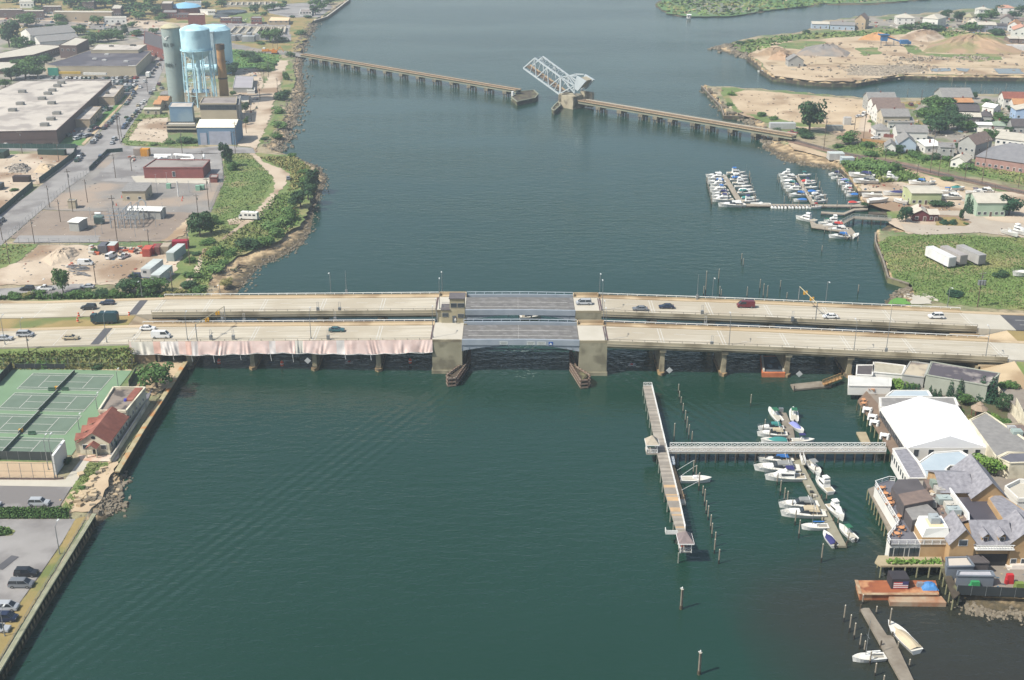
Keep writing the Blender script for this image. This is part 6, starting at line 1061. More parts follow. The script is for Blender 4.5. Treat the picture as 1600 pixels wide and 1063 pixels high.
for a,b in(((-2.2,2.0),(-1.2,.6)),((-1.2,.6),(.2,1.7)),((.2,1.7),(1.6,2.4)),((-1.2,.6),(-.2,.2)),((-.2,.2),(.2,1.7))):m.beam(on_silo(a[0]-1.5,G+H_-6.5+a[1]),on_silo(b[0]-1.5,G+H_-6.5+b[1]),.2,.4)
m.build('bird_emblem',M_white,t)
def strokes(word,x0,z0,s,th):
 LT={'N':[(0,0,0,1),(0,1,.6,0),(.6,0,.6,1)],'A':[(0,0,.3,1),(.3,1,.6,0),(.12,.4,.48,.4)],'S':[(.6,1,0,1),(0,1,0,.5),(0,.5,.6,.5),(.6,.5,.6,0),(.6,0,0,0)],'E':[(0,0,0,1),(0,1,.6,1),(0,.5,.5,.5),(0,0,.6,0)],'B':[(0,0,0,1),(0,1,.5,.9),(.5,.9,.5,.55),(.5,.55,0,.5),(0,.5,.6,.4),(.6,.4,.6,.05),(.6,.05,0,0)],'O':[(0,0,0,1),(0,1,.6,1),(.6,1,.6,0),(.6,0,0,0)],'K':[(0,0,0,1),(0,.5,.6,1),(0,.5,.6,0)],'U':[(0,1,0,0),(0,0,.6,0),(.6,0,.6,1)],'T':[(0,1,.6,1),(.3,1,.3,0)],'D':[(0,0,0,1),(0,1,.6,.75),(.6,.75,.6,.25),(.6,.25,0,0)],'I':[(.3,0,.3,1)],'R':[(0,0,0,1),(0,1,.6,.95),(.6,.95,.6,.55),(.6,.55,0,.5),(.1,.5,.6,0)],'Y':[(0,1,.3,.5),(.6,1,.3,.5),(.3,.5,.3,0)]}
 mm=MB()
 for ch in word:
  for a,b,c,d in LT.get(ch,()):mm.beam(on_silo(x0+a*s,z0+b*s*1.5),on_silo(x0+c*s,z0+d*s*1.5),.15,th)
  x0+=s*.95
 return mm
strokes('BEACON',-3.9,G+H_-10.2,1.2,.34).build('lettering',paint(96,110,108),t);strokes('ENERGY',-3.9,G+H_-22,1.2,.34).build('lettering',paint(96,110,108),t)
p=P(310,168,G);r_=8.6;p.y+=r_;zt=G+hz(308,168,49,G);zr=G+hz(308,168,81,G)
t=thing('water_tower','pale blue water tank on tall slender legs','water tower',p);m=MB();m.lathe(p,[(r_*.98,zr),(r_,zr+.5),(r_,zt),(r_*.93,zt+.5),(r_*.55,zt+1.9),(.6,zt+2.9),(.01,zt+3.0)],32);m.lathe(p,[(1.6,zr-6.2),(r_*.45,zr-5.4),(r_*.8,zr-3.2),(r_*.98,zr)],32);m.build('tank',M_aqua,t,smooth=True)
m=MB();m.lathe(p,[(r_*.98,zr-.3),(r_*1.1,zr-.3),(r_*1.1,zr),(r_,zr)],32)
for i in range(28):a=6.283*i/28;b=6.283*(i+1)/28;m.tube((p.x+r_*1.1*math.cos(a),p.y+r_*1.1*math.sin(a),zr),(p.x+r_*1.1*math.cos(a),p.y+r_*1.1*math.sin(a),zr+1.1),.06,n=4);m.tube((p.x+r_*1.1*math.cos(a),p.y+r_*1.1*math.sin(a),zr+1.1),(p.x+r_*1.1*math.cos(b),p.y+r_*1.1*math.sin(b),zr+1.1),.06,n=4)
m.build('balcony',M_aqua,t);m=MB();m.cyl(p,1.3,1.3,G,zr-6,14);m.build('riser_pipe',M_aqua,t);NL=10
for i in range(NL):a=6.283*(i+.5)/NL;m=MB();m.tube((p.x+r_*1.08*math.cos(a),p.y+r_*1.08*math.sin(a),G-.3),(p.x+r_*.99*math.cos(a),p.y+r_*.99*math.sin(a),zr),.42,.36,7);m.build('leg',M_aqua,t)
m=MB();hts=[G+(zr-G)*k for k in(.2,.45,.7)]
for hh in hts:
 for i in range(NL):a,b=6.283*(i+.5)/NL,6.283*(i+1.5)/NL;m.tube((p.x+r_*1.04*math.cos(a),p.y+r_*1.04*math.sin(a),hh),(p.x+r_*1.04*math.cos(b),p.y+r_*1.04*math.sin(b),hh),.13,n=5)
for i in range(NL):
 for h0,h1 in zip([G]+hts,hts+[zr]):a,b=6.283*(i+.5)/NL,6.283*(i+1.5)/NL;m.tube((p.x+r_*1.04*math.cos(a),p.y+r_*1.04*math.sin(a),h0),(p.x+r_*1.04*math.cos(b),p.y+r_*1.04*math.sin(b),h1),.06,n=4);m.tube((p.x+r_*1.04*math.cos(b),p.y+r_*1.04*math.sin(b),h0),(p.x+r_*1.04*math.cos(a),p.y+r_*1.04*math.sin(a),h1),.06,n=4)
m.build('bracing_lattice',M_aqua,t)
p=P(333,118,G);r_=11.5;p.y+=r_;H_=hz(333,118,50,G);t=thing('standpipe_tank','wide pale blue standing tank behind the tank on legs','water tank',p);m=MB();m.lathe(p,[(r_,G-.5),(r_,G+H_),(r_*.75,G+H_+2.4),(.2,G+H_+3.6),(.01,G+H_+3.6)],32);m.build('shell',M_aqua,t,smooth=True)
m=MB();m.box((p.x-1,p.y-r_-.4,G+H_/2),(7.5,2,H_-1));m.box((p.x-1,p.y-r_-.4,G+H_),(8.5,2.4,.5));m.build('access_tower',paint(178,200,208),t)
p=P(350,155,G);p.y+=2;H_=hz(349,155,70,G);t=thing('chimney_stack','tall rusty tan chimney stack with a dark rim beside the water tank','chimney',p);m=MB();m.lathe(p,[(2.9,G-.5),(2.3,G+H_)],20);m.build('shaft',mat('stack',L(206,162,108),L(182,138,90),.12,.85,c3=L(150,112,80),s3=.1),t,smooth=True);m=MB();m.lathe(p,[(2.7,G+H_-3),(2.75,G+H_),(2.0,G+H_),(2.0,G+H_-1)],20);m.lathe(p,[(2.9,G+12),(2.9,G+13)],20);m.build('rim',mat('stack_rim',L(110,92,74),L(90,76,62),.5,.85),t)
p=P(320,118,G);t=thing('horizontal_tank','pale blue horizontal cylinder tank seen between the water tower legs','tank',p);m=MB();m.tube((p.x-11,p.y,G+5),(p.x+9,p.y,G+5),3,n=16);m.build('cylinder',M_aqua,t);m=MB();[m.box((p.x+x,p.y,G+1.2),(1,4,2.6))for x in(-7,0,6)];m.build('cradle_pattern',M_conc,t)
M_bluew=mat('blue_wall',L(120,152,176),L(104,136,162),.1,.8,c3=L(140,164,178),s3=.08)
t,pts=block('blue_building','blue-walled building with a pale flat roof in front of the silo','works building',[(264,168),(300,168),(302,161),(268,161)],11,M_bluew,R_flat,.4);block('blue_building','small pale building with a blue roof at the foot of the water tower','works building',[(300,146),(328,146),(328,139.5),(300,139.5)],9,W_beige,M_bluew,.3);block('yellow_building','small cream tower block beside the silo foot','works building',[(288,146),(299,146),(299,141),(289,141)],9.5,W_beige,R_flat,.3)
t,pts=block('office_block','beige office block with a strip of dark windows behind the blue shed','office block',[(312,163),(369,163),(370,152),(318,153)],13,W_beige,R_flatg,.6,wins=[(0,5,4.0,2.6,9.2,M_metal)]);t2=block('works_building','grey wing behind the beige office block','works building',[(369,165),(373,165),(376,150),(370,152)],12,W_grey,R_grey,.3)
house('blue shed with a bright cream roof and two roller doors',(307,199.5),(367,199.5),17,9,2.4,'x',mat('blue_shed',L(112,142,166),L(98,128,154),.1,.7),mat('bright_roof',L(240,234,214,.8),L(226,218,196,.8),.1,.8),name='shed',cat='shed',win=(0,0),side=0,over=.2)
sh_=[o for o in COL.objects if o.get('label','').startswith('blue shed with')][0]
for u0,u1,zz in((313,323,6.2),(327,361,7.0)):a,b=P(u0,227.6,G),P(u1,227.6,G);m=MB();m.box(((a.x+b.x)/2,P(340,199.5,G+9).y-.12,G+zz/2),(b.x-a.x,.2,zz));m.build('roller_door',paint(178,182,196),sh_)
t,pts=block('loading_dock','low concrete loading dock in front of the blue-walled building','loading dock',[(260,196),(306,196),(306,192),(262,192)],6,M_dark,M_concl,.6);m=MB()
for v_ in(196,):a,b=pts[0],pts[1];m.beam((a.x,a.y-.3,4.2),(b.x,b.y-.3,4.2),1,.7);m.beam((a.x,a.y-.3,6),(b.x,b.y-.3,6),1,.8)
m.build('slab_edge',M_conc,t)
block('flat_building','small flat-roofed grey building beyond the chimney','building',[(364,138),(394,138),(396,120),(368,119)],5,W_grey,mat('flat_roof_lilac',L(176,172,176),L(162,158,162),.1,.9),.4);block('white_shed','small white shed on the track yard, below the grey flat roof','shed',[(386,142),(398,142),(398,137),(388,137)],4,W_white,R_lt,.2);block('white_shed','pale low roof beside the office block','shed',[(372,160),(388,160),(390,150),(374,150)],4,W_beige,R_lt,.2)
for fl,fr,d,h,r_,lb in(((240,163),(250,163),9,4,1.5,'tan-roofed small house by the dirt lot'),((246,157),(262,157),9,4.5,1.6,'tan-roofed house against the silo'),((225,171),(249,171),5,3.2,.5,'white-roofed low shed at the head of the dirt lot'),((250,148),(262,148),12,4,.6,'ribbed grey shed beside the silo')):house(lb,fl,fr,d,h,r_,'x',W_beige,R_lt if 'white' in lb else(R_grey if 'grey' in lb else R_or),name='house',win=(2,1))
m=MB();zz=G+2.5
for px in([(241,243),(268,243)],[(241,246),(262,246)],[(272,242),(300,244)],[(300,244),(303,249)],[(303,249),(282,250)],[(243,253),(252,247)],[(318,243),(318,248)]):
 a,b=P(*px[0],zz),P(*px[1],zz);m.tube(a,b,.75,n=10)
t=thing('pipework','white elevated pipework above the brick hall roof yard','pipework',P(270,250,G));m.build('pipe_run',M_white,t);m=MB()
for u,v in((243,246),(252,246),(262,246),(268,244),(275,243),(285,243),(299,246),(290,250),(318,245)):p=P(u,v,zz);m=MB();m.cyl(p,.35,.35,G,zz,6);m.build('pipe_support',M_white,t)
block('brick_hall','long low red brick hall with a grey flat roof','hall',[(224,263),(317,263),(328,251),(243,250)],7,mat('red_panel',L(150,88,82),L(128,74,70),.4,.85),R_flatg,.5,wins=[(0,1,1.2,2.4,2.2)])
block('brick_hut','small brick hut beside the brick hall','hut',[(327,278),(339,278),(341,273),(330,273)],4.5,M_brick,R_flatg,.3);house('tan brick control building with a pale grey roof and a dark window',(190,299),(226,299),10.5,4.5,.9,'shed',W_beige,R_grey,name='control_building',cat='building',win=(2,1),side=1,door=False)
block('brick_hut','small square tan brick hut at the main street fence','hut',[(105,314.5),(117,314.5),(120,311),(108,311)],5.5,W_beige,R_grey,.3)
house('white-roofed corrugated shed behind the switchgear',(199,328.5),(250,330),6,3.8,.7,'x',W_grey,mat('white_roof',L(236,236,230,.8),L(220,220,214,.8),.2,.7),name='shed',cat='shed',win=(0,0),side=0);house('white steel cabin in the brown gravel yard',(107,347),(122,348),6.5,4,.3,'x',W_grey,MATS['white_roof'],name='steel_cabin',cat='cabin',win=(0,0),side=0)
p=P(156,350,G);t=thing('power_transformer','large grey-green transformer with cooling fins in the gravel yard','transformer',p);m=MB();m.box((p.x,p.y,G+2),(3.6,2.4,3.2));m.build('tank',paint(134,156,150),t);m=MB();[m.box((p.x+x,p.y-1.5,G+1.9),(.15,.8,2.6))for x in(-1.5,-1,-.5,0,.5,1,1.5)];m.build('fin_pattern',paint(120,142,136),t);m=MB();m.tube((p.x-1.5,p.y,G+4.4),(p.x+1,p.y,G+4.4),.5,n=10);m.build('conservator',M_white,t)
t=thing('switchgear','grey lattice switchgear frame with busbars in the gravel yard','switchgear',P(200,350,G));Mg=mat('galv',L(176,182,186),L(156,162,168),1,.6,.3)
gx=[P(u,357,G).x for u in(175,186,196,206,214)];gy=P(200,352,G).y;ii=0
for j,y in enumerate((gy-5,gy,gy+6)):
 for i,x in enumerate(gx):m=MB();m.cyl((x,y),.22,.2,G,G+(8 if i in(2,3)else 5.5),5);m.build('post',Mg,t)
m=MB()
for y in(gy-5,gy,gy+6):
 for z in(4.2,5.4):m.beam((gx[0]-3,y,G+z),(gx[-1],y,G+z),.2)
for x in gx:m.beam((x,gy-5,G+5.4),(x,gy+6,G+5.4),.18);m.beam((x,gy-5,G+3),(x,gy+6,G+3),.14)
for x in gx[2:4]:m.beam((x,gy-5,G+7.9),(x,gy+6,G+7.9),.2)
m.build('busbar_lattice',Mg,t);m=MB();a=P(224,336,G)
pr=None
for k in range(9):th=math.pi*k/8;q=Vector((a.x-1.4*math.cos(th),a.y,G+5+1.6*math.sin(th)));(m.tube(pr,q,.22)if pr else None);pr=q
m.tube((a.x-1.4,a.y,G),(a.x-1.4,a.y,G+5),.22);m.tube((a.x+1.4,a.y,G),(a.x+1.4,a.y,G+5),.22);solo(m,'vent_arch',Mg,'tall looped grey pipe arch beside the white-roofed shed','pipe')
p=P(279,308,G);m=MB();m.cyl(p,.3,.25,G,G+hz(279,308,283,G),8);solo(m,'vent_stack',M_white,'white standing pipe between the green cabinets','pipe')
for i,(u,v,w)in enumerate(((264,295,1.8),(310,298,2.0),(316,297,2.0))):p=P(u,v,G);m=MB();m.box((p.x,p.y,G+1.1),(w,1.8,2.2));m.box((p.x,p.y,G+2.25),(w+.1,1.9,.12));solo(m,'green_cabinet',paint(150,196,168),['pale green cabinet standing alone by the white pipe','pale green cabinet, one of two together, nearer the pipe','pale green cabinet, one of two together, nearer the grass'][i],'cabinet')
fence('yard_fence','green screened fence along the cross street side of the dirt yard',[(-40,231.5),(58,233),(119,232.5)],2.6,mat('fence_green',L(52,84,76),L(44,72,66),.3,.85));fence('yard_fence','green screened fence along the main street side of the dirt yard',[(120,235),(116,246),(96,262),(62,287)],2.8,MATS['fence_green']);fence('yard_fence','green screened fence lower down the main street',[(52,292),(28,312),(-10,345)],2.6,MATS['fence_green']);fence('yard_fence','green screened fence at the road side of the asphalt yard',[(140,268),(168,240),(192,238)],2.2,MATS['fence_green'])
fence('wire_fence','tall wire fence around the gravel yards along the main street',[(140,270),(108,293),(66,329),(15,374)],2.8,Mg,solid=False,post=4);fence('wire_fence','tall wire fence between the yards and the green point',[(345,238),(350,280),(328,334)],3,Mg,solid=False,post=3);fence('wire_fence','wire fence between gravel yard and contractor yard',[(30,382),(284,386)],2.5,Mg,solid=False,post=4)
def boxcar(name,label,cat,u,v,w,d,h,col_,rz=0,z=G,roof=None,wheels=False):
 p=P(u,v,z);t=thing(name,label,cat,p,math.radians(rz));m=MB();m.box((0,0,h/2+(.9 if wheels else.1)),(w,d,h));m.build('shell',paint(*col_),t,world=False)
 m=MB();m.box((0,0,h+(.94 if wheels else.14)),(w+.05,d+.05,.12));m.build('roof',paint(*(roof or tuple(int(c*.95)for c in col_))),t,world=False);m=MB();n=int(max(w,d)/1.2)
 for i in range(n):
  if d>w:[m.box((s*(w/2+.02),-d/2+(i+.5)*d/n,h/2+(.9 if wheels else.1)),(.06,.12,h*.96))for s in(-1,1)]
  else:[m.box((-w/2+(i+.5)*w/n,s*(d/2+.02),h/2+(.9 if wheels else.1)),(.12,.06,h*.96))for s in(-1,1)]
 m.build('rib_pattern',paint(*col_),t,world=False)
 m=MB();(m.box((0,-d/2-.03,h/2+(.9 if wheels else.1)),(w*.92,.06,h*.9))if d>w else m.box((w/2+.03,0,h/2+(.9 if wheels else.1)),(.06,d*.92,h*.9)));m.build('door',paint(*[int(c*.85)for c in col_]),t,world=False)
 if wheels:
  for y in(-.35,.3):m=MB();m.tube((-w/2,y*d,.45),(w/2,y*d,.45),.45,n=10)if d>w else m.tube((y*w,-d/2,.45),(y*w,d/2,.45),.45,n=10);m.build('axle_wheel',M_tyre,t,world=False)
 return t
for a in(('shipping_container','bright red container at the contractor yard, farther along','container',232,399,3,5,3,(214,96,76),0),('shipping_container','orange-red container with a pale top beside the grey one','container',176,393,3.6,5,3,(198,92,74),0),('shipping_container','dark grey container at the top of the contractor yard','container',164,394,3.4,5,3,(110,112,120),0),('shipping_container','narrow deep red container between two others','container',243,396,1.8,5,2.8,(178,48,52),0),('shipping_container','rust-brown container of the contractor yard row','container',249,396,2,5,3,(140,92,84),0),('shipping_container','cream container with a patched roof in the contractor yard row','container',260,395,3.4,5,3,(196,180,158),0),('shipping_container','long crimson container half hidden behind a white trailer','container',283,388,6,3,3,(176,40,62),8),('office_trailer','pale green-roofed trailer beside the bushes','trailer',276,402,3,11,3.4,(186,200,196),-8),('office_trailer','white office trailer with a blue stripe and a small window','trailer',239,428,3.6,11,3.6,(226,228,228),-8),('office_trailer','white trailer with a pale roof just behind the far road','trailer',254,437,3.4,11,3.4,(208,214,212),-8),('shipping_container','orange container beside a grey one at the works road','container',228,244,4,3.5,3.6,(226,156,40),0),('shipping_container','grey and orange container beside a brighter orange one','container',216,243,3.4,3.5,3.6,(190,176,164),0),('dumpster','long dark green roll-off dumpster in the fenced dirt yard','dumpster',82,242,14,2.6,2.6,(52,78,66),-6),('dumpster','dark red and green dumpster beside the debris pile','dumpster',35,284,7.5,3,2.6,(70,56,52),0),('dumpster','dark green dumpster at the photo edge of the dirt yard','dumpster',2,246,6,7,3.2,(44,72,58),0),('dumpster','grey skip at the photo edge above the street','dumpster',-1,296,3,5,2.6,(90,98,100),0),('semi_trailer','bright white semi-trailer in the marsh grass','trailer',1468,411,3.2,14,3.4,(244,244,242),17),('semi_trailer','grey semi-trailer with a patched roof close beside the bright white one','trailer',1488,409,3.2,12,3.4,(188,182,176),17),('semi_trailer','grey semi-trailer standing apart from the other two','trailer',1515,408,3.2,13,3.4,(186,184,180),18),('shipping_container','pale grey container beside the rails','container',1305,249,7.5,5,3.2,(196,196,192),0),('shipping_container','pale blue-grey container below another beside the rails','container',1323,255,6,4,2.8,(182,196,206),0),('box_trailer','long white trailer under the big tree beside the rails','trailer',1222,201,14,4,3,(206,208,206),0),('box_trailer','grey trailer in the shade beside the sandy lot','trailer',1303,204,9,3,2.6,(156,160,154),0),('box_trailer','white box trailer on the gravel peninsula','trailer',1585,79,13,3.6,4,(236,236,234),-8),('portable_toilet','small white cabin on the sandy lot','cabin',1323,195,4,3,4,(206,204,198),0)):
 nm,lb,ct_,u,v,w,d,h,c,rz=a;o_=boxcar(nm,lb,ct_,u,v,w,d,h,c,rz,wheels=nm in('semi_trailer',),roof=(204,212,208)if 'pale' in lb or nm=='office_trailer' else None)
for u,v in((233.5,427),):p=P(u,v,G+2.4);m=MB();tt=[o for o in COL.objects if o.get('label','').startswith('white office trailer')][0];m.box((-.3,-5.56,2.6),(1.3,.08,.9));m.build('window',M_glass,tt,world=False);m=MB();m.box((0,-5.56,.4),(3.5,.08,.35));m.build('stripe',paint(60,80,130),tt,world=False)
for k,c,u,v,dg,lb in(('van','white',134,414,0,'white van beside the scrap heap in the contractor yard'),('van','white',174,403,75,'white utility van parked by the orange-red container'),('pickup','white',194,403,70,'white flatbed pickup before the open space of the contractor yard'),('suv','navy',211,434,180,'dark car half hidden by bushes beside the white trailers'),('suv','black',43,454,180,'black car on the access strip behind the far road'),('pickup','white',71,453,180,'white pickup on the access strip behind the far road'),('sedan','grey',450.5,280,100,'grey-blue car parked off the dirt track by the bushes'),('sedan','silver',137,450,180,'pale car behind the roadside hedge'),('pickup','red',1238,209,180,'bright red pickup at the end of the rail trestle'),('sedan','white',1343,183,20,'white car parked on the sandy lot beside a van'),('van','white',1350,180,60,'white van parked on the sandy lot'),('sedan','white',1368,217,180,'white car behind the timber fence'),('suv','maroon',1423,165,90,'dark red car at the creek end of the lane'),('suv','red',1349,43,0,'red car by the waterside bungalows')):place_car(k,c,u,v,G+.15,dg,lb,det=v>300)
p=P(390,343,G+.15);t=thing('motor_home','white motor home parked on the dirt track of the green point','motor home',p,math.radians(172));m=MB();m.box((-.5,0,1.9),(6.4,2.4,2.7));m.box((2.5,0,2.8),(1.6,2.3,1.0));m.box((3.4,0,1.2),(1.8,2.1,1.4),taper=.85);m.build('body',W_white,t,world=False)
m=MB();[m.box((x,s*1.21,2.2),(1.1,.06,.7))for x in(-2.4,-.6,1.1)for s in(-1,1)];m.box((-3.71,0,2.3),(.06,1.4,.7));m.box((3.3,0,1.8),(1.3,2.12,.5),taper=.9);m.build('window_pattern',M_glass,t,world=False);m=MB();[m.box((x,0,3.4),(.8,.8,.3))for x in(-2,.6)];m.build('roof_vent',M_white,t,world=False)
for x in(-2.3,3.0):
 for s in(-1,1):m=MB();m.tube((x,s*.9,.42),(x,s*1.2,.42),.42,n=10);m.build('wheel',M_tyre,t,world=False)
def heap(name,label,cat,px,h,m_,seed=1,amp=.25,z=G,stepn=16):
 pts=[P(u,v,z)for u,v in px];c=sum(pts,Vector())/len(pts);n=len(pts)*4;ring=[];r_=random.Random(seed)
 for i in range(n):k=i/4;a,b=pts[int(k)],pts[(int(k)+1)%len(pts)];ring.append(a+(b-a)*(k%1))
 m=MB();K=7
 for j in range(K+1):
  q=j/K;zz=h*(math.sin(q*math.pi/2)**1.1)
  for p_ in ring:w=p_+(c-p_)*(q*.97);m.v.append((w.x+r_.uniform(-1,1)*amp*(0<j),w.y+r_.uniform(-1,1)*amp*(0<j),z-.1+zz*(1+.16*r_.uniform(-1,1)*(j>0))))
 for j in range(K):
  for i in range(n):a=j*n+i;b=j*n+(i+1)%n;m.f.append((a,b,b+n,a+n)[::-1]);m.m.append(0)
 m.f.append(tuple(K*n+i for i in range(n)));m.m.append(0);o=m.build(name,m_);
 f0=o.data.polygons[0].normal.z
 if f0<0:o.data.flip_normals()
 tag(o,label,cat);return o
heap('sand_heap','long sand and gravel heap in the contractor yard','sand heap',[(60,408),(78,418),(112,412),(128,396),(118,386),(90,387)],2.6,M_dirt,2,.3)
heap('rubble_heap','heap of mixed white and dark debris in the fenced dirt yard','rubble heap',[(10,271),(45,272),(50,262),(40,256),(18,258)],2.2,mat('debris',L(170,160,146),L(80,76,72),1.2,.9,contrast=3),3,.7);heap('sand_heap','pale sand heap beside the debris in the fenced dirt yard','sand heap',[(50,271),(82,272),(90,258),(62,256)],2.,M_sand,4,.3)
m=MB();rr=random.Random(3)
for _ in range(34):q=P(rr.uniform(104,138),rr.uniform(418,432),G);m.box((q.x,q.y,G+.2+rr.random()*.9),(rr.uniform(1,4.5),rr.uniform(.15,.5),.2),rr.uniform(-.6,.3))
solo(m,'scrap_heap',paint(130,130,132),'heap of steel and timber scrap beside the white van','scrap heap')
for i,(ua,ub,va,vb,n,lb)in enumerate(((140,160,385,400,16,'jumble of bags and boards beside the dark grey container'),(184,228,388,398,22,'jumble of orange and white materials behind the white vehicles'),(106,118,414,420,8,'small orange heap of materials beside the scrap'),(200,212,243,253,12,'tangle of rusty scrap beside the grey container'),(98,132,210,206,10,'clutter of crates against the warehouse corner'))):
 m=MB()
 for k in range(n):q=P(rr.uniform(ua,ub),rr.uniform(va,vb),G);m.box((q.x,q.y,G+.4),(rr.uniform(.6,2.2),rr.uniform(.5,1.4),rr.uniform(.4,1.4)),rr.uniform(0,3),mi=k%3)
 solo(m,'material_heap',[paint(206,104,70),paint(214,208,196),paint(120,104,96)],lb,'material heap')
for i,(u,v)in enumerate(((190.5,310),(182,322),(284.5,315),(285.5,311))):p=P(u,v,G);m=MB();m.lathe(p,[(.45,G),(.3,G+.2),(.1,G+1.3),(.02,G+1.35)],8);solo(m,'safety_cone',paint(232,100,70),['orange cone beside the tan control building','orange cone in the yard in front of the control building','orange cone by the white pipe, nearer of two','orange cone by the white pipe, farther of two'][i],'cone')
# parked cars on the streets
CL=['silver','navy','grey','black','white','green','silver','blue','tan','grey','white','teal','black','silver','maroon'];KL=['sedan','suv','sedan','minivan','wagon'];rc=random.Random(21)
def cars(lst,where,a,b,dg,jit=6,col_=None):
 n=len(lst)
 for i,(u,v)in enumerate(lst):
  c=(col_ or{}).get(i,rc.choice(CL));k=rc.choice(KL);kn={'sedan':'saloon','suv':'estate','minivan':'minivan','wagon':'estate'}[k];d=dg(i)if callable(dg)else dg
  place_car(k,c,u,v,G+.2,d+rc.uniform(-jit,jit),'%s %s, %s, %s'%({'tan':'pale gold'}.get(c,c),kn,where,ordn(i,n,a,b)),'cars parked around the warehouses',False)
def street_dir(u,v):a=P(u,v,G);b=P(u+4*1.15,v-4,G);return math.degrees(math.atan2(b.y-a.y,b.x-a.x))
SD=street_dir(180,185)
cars([(145,224),(149,220),(153,216),(155,213),(163,202),(167,198),(171,194),(174.5,191),(178,186),(180.5,183),(183.5,180)],'warehouse kerb, lower row','cross street','bend',SD);cars([(197.5,164),(199.5,161),(202,158),(205,154.6),(207.5,151),(210,147)],'warehouse kerb, middle row','cross street','bend',SD);cars([(238,116),(241,111),(244.5,106.5),(248,102.5),(252,95),(252.5,75)],'kerb near the bend','lower end','bend',SD)
cars([(193.5,201),(196,197.6),(199,194),(201.5,190),(204,187),(208,183),(211,179),(214.5,176),(217,171.6),(216,166),(222,163),(226,159.6)],'dirt lot kerb','cross street','silo',SD,6,{8:'white',9:'tan',10:'white',11:'white'});cars([(236,147),(241.5,141),(249,133),(253,139)],'kerb opposite the supermarket','lower end','silo',SD);cars([(121,252),(124,248),(127.5,244)],'green fence kerb below the crossing','lower end','crossing',SD);cars([(158,247),(149,257),(175.6,225),(179,219)],'yard-side kerb at the crossing','asphalt yard','pole',SD,6,{3:'silver'})
cars([(219.5,137.5),(226,129),(250,82),(234,76),(237,68)],'driving in the street','lower end','upper end',SD,4,{0:'white',2:'white',4:'navy'})
cars([(10,228),(29,229),(47,229.5),(78,229.5),(96,230),(114,230)],'cross street kerb before the lawn','photo edge','crossing',0,2,{0:'white',1:'navy',2:'black',3:'black',4:'white',5:'black'});cars([(101,213),(108,213.5),(121,218),(126,214.5),(130,214),(135,214.5),(141,213)],'small front car park','warehouse','street',70,12,{2:'white'});cars([(143,205),(147,200),(153,202)],'drive before the lower office','warehouse','street',60,10,{2:'maroon'});cars([(159,168.6),(164,172),(168,173),(172,171)],'court between the two offices','warehouse','street',75,12)
cars([(u,123)for u in(47,54,64,84,92,106,112,119.5,127,134,141,148,163,169,177,184.5,191,198,205.5,213)],'car park row under the awnings','trees','street',80,8,{19:'red',7:'white',8:'white'});cars([(178,128.5),(185,128.5),(192,128.5),(199,128.5),(206,128.5),(212,128)],'second supermarket row','warehouse','street',80,8);cars([(182,133.6),(190,133.6),(197.5,133.6),(204.6,133.6),(211,133.6)],'third supermarket row','warehouse','street',80,8);cars([(193.5,138),(200,138),(206,138)],'fourth supermarket row','office','street',80,8,{0:'white'});cars([(195,143),(201,143),(207,143)],'fifth supermarket row','office','street',80,8)
cars([(2,346),(-3,352)],'lower main street at the photo edge','upper end','lower end',SD);cars([(72,22),(77,22.5),(81,22),(60,31),(66,31),(158,33),(172,34),(180,34)],'yard beyond the railway','photo edge','trees',20,20);cars([(443,11),(488,3),(488,13)],'far riverside car park','trees','river',0,10,{1:'white'});cars([(233,62),(246,59),(220,51),(213,50)],'yard by the brick building bend','brick wall','trees',30,15)
q=P(232.5,121,G+.2);t=thing('box_truck','white box truck parked at the upper main street kerb','truck',q,math.radians(SD));m=MB();m.box((-.8,0,2.2),(5,2.4,2.8));m.build('cargo_box',W_white,t,world=False);m=MB();m.box((2.5,0,1.4),(1.6,2.1,1.8),taper=.9);m.build('cab',M_hull,t,world=False)
for x in(-2,2.4):m=MB();m.tube((x,-1.1,.45),(x,1.1,.45),.45,n=10);m.build('axle_wheel',M_tyre,t,world=False)
for i,(u,v,wpx,hp,c)in enumerate(((352,23,34,3.0,'shallow round settling tank with a dark rim, farther one'),(362,20,46,3.4,'large round settling tank with a walkway across'),(345,28,24,3.,'round settling tank half behind a brick block'))):
 s=sc(u,v,G);r_=wpx/2/s;p=P(u,v,G);t=thing('settling_tank',c,'settling tank',p);m=MB();m.lathe(p,[(r_,G-.2),(r_,G+1.4),(r_-.6,G+1.4),(r_-.6,G+.9)],32);m.build('rim',mat('tank_rim',L(110,112,112),L(90,92,92),.3,.8),t);m=MB();m.cyl(p,r_-.5,r_-.5,G+.8,G+.9,32);m.build('water_surface',mat('dark_water',L(54,60,62),L(70,76,76),.1,.3),t);m=MB();m.beam((p.x-r_,p.y,G+2),(p.x+r_,p.y,G+2),1,.4);m.build('walkway',M_metal,t)
p=P(290,19,G);t=thing('blue_dome','flat pale blue dome on a round brick base','digester',p);m=MB();m.lathe(p,[(15,G+5),(11,G+7),(4,G+8.4),(.2,G+9)],30);m.build('dome',mat('dome_blue',L(150,204,232),L(136,190,220),.1,.6),t,smooth=True);m=MB();m.lathe(p,[(14.5,G-.3),(14.5,G+5)],30);m.build('base',M_brick,t)
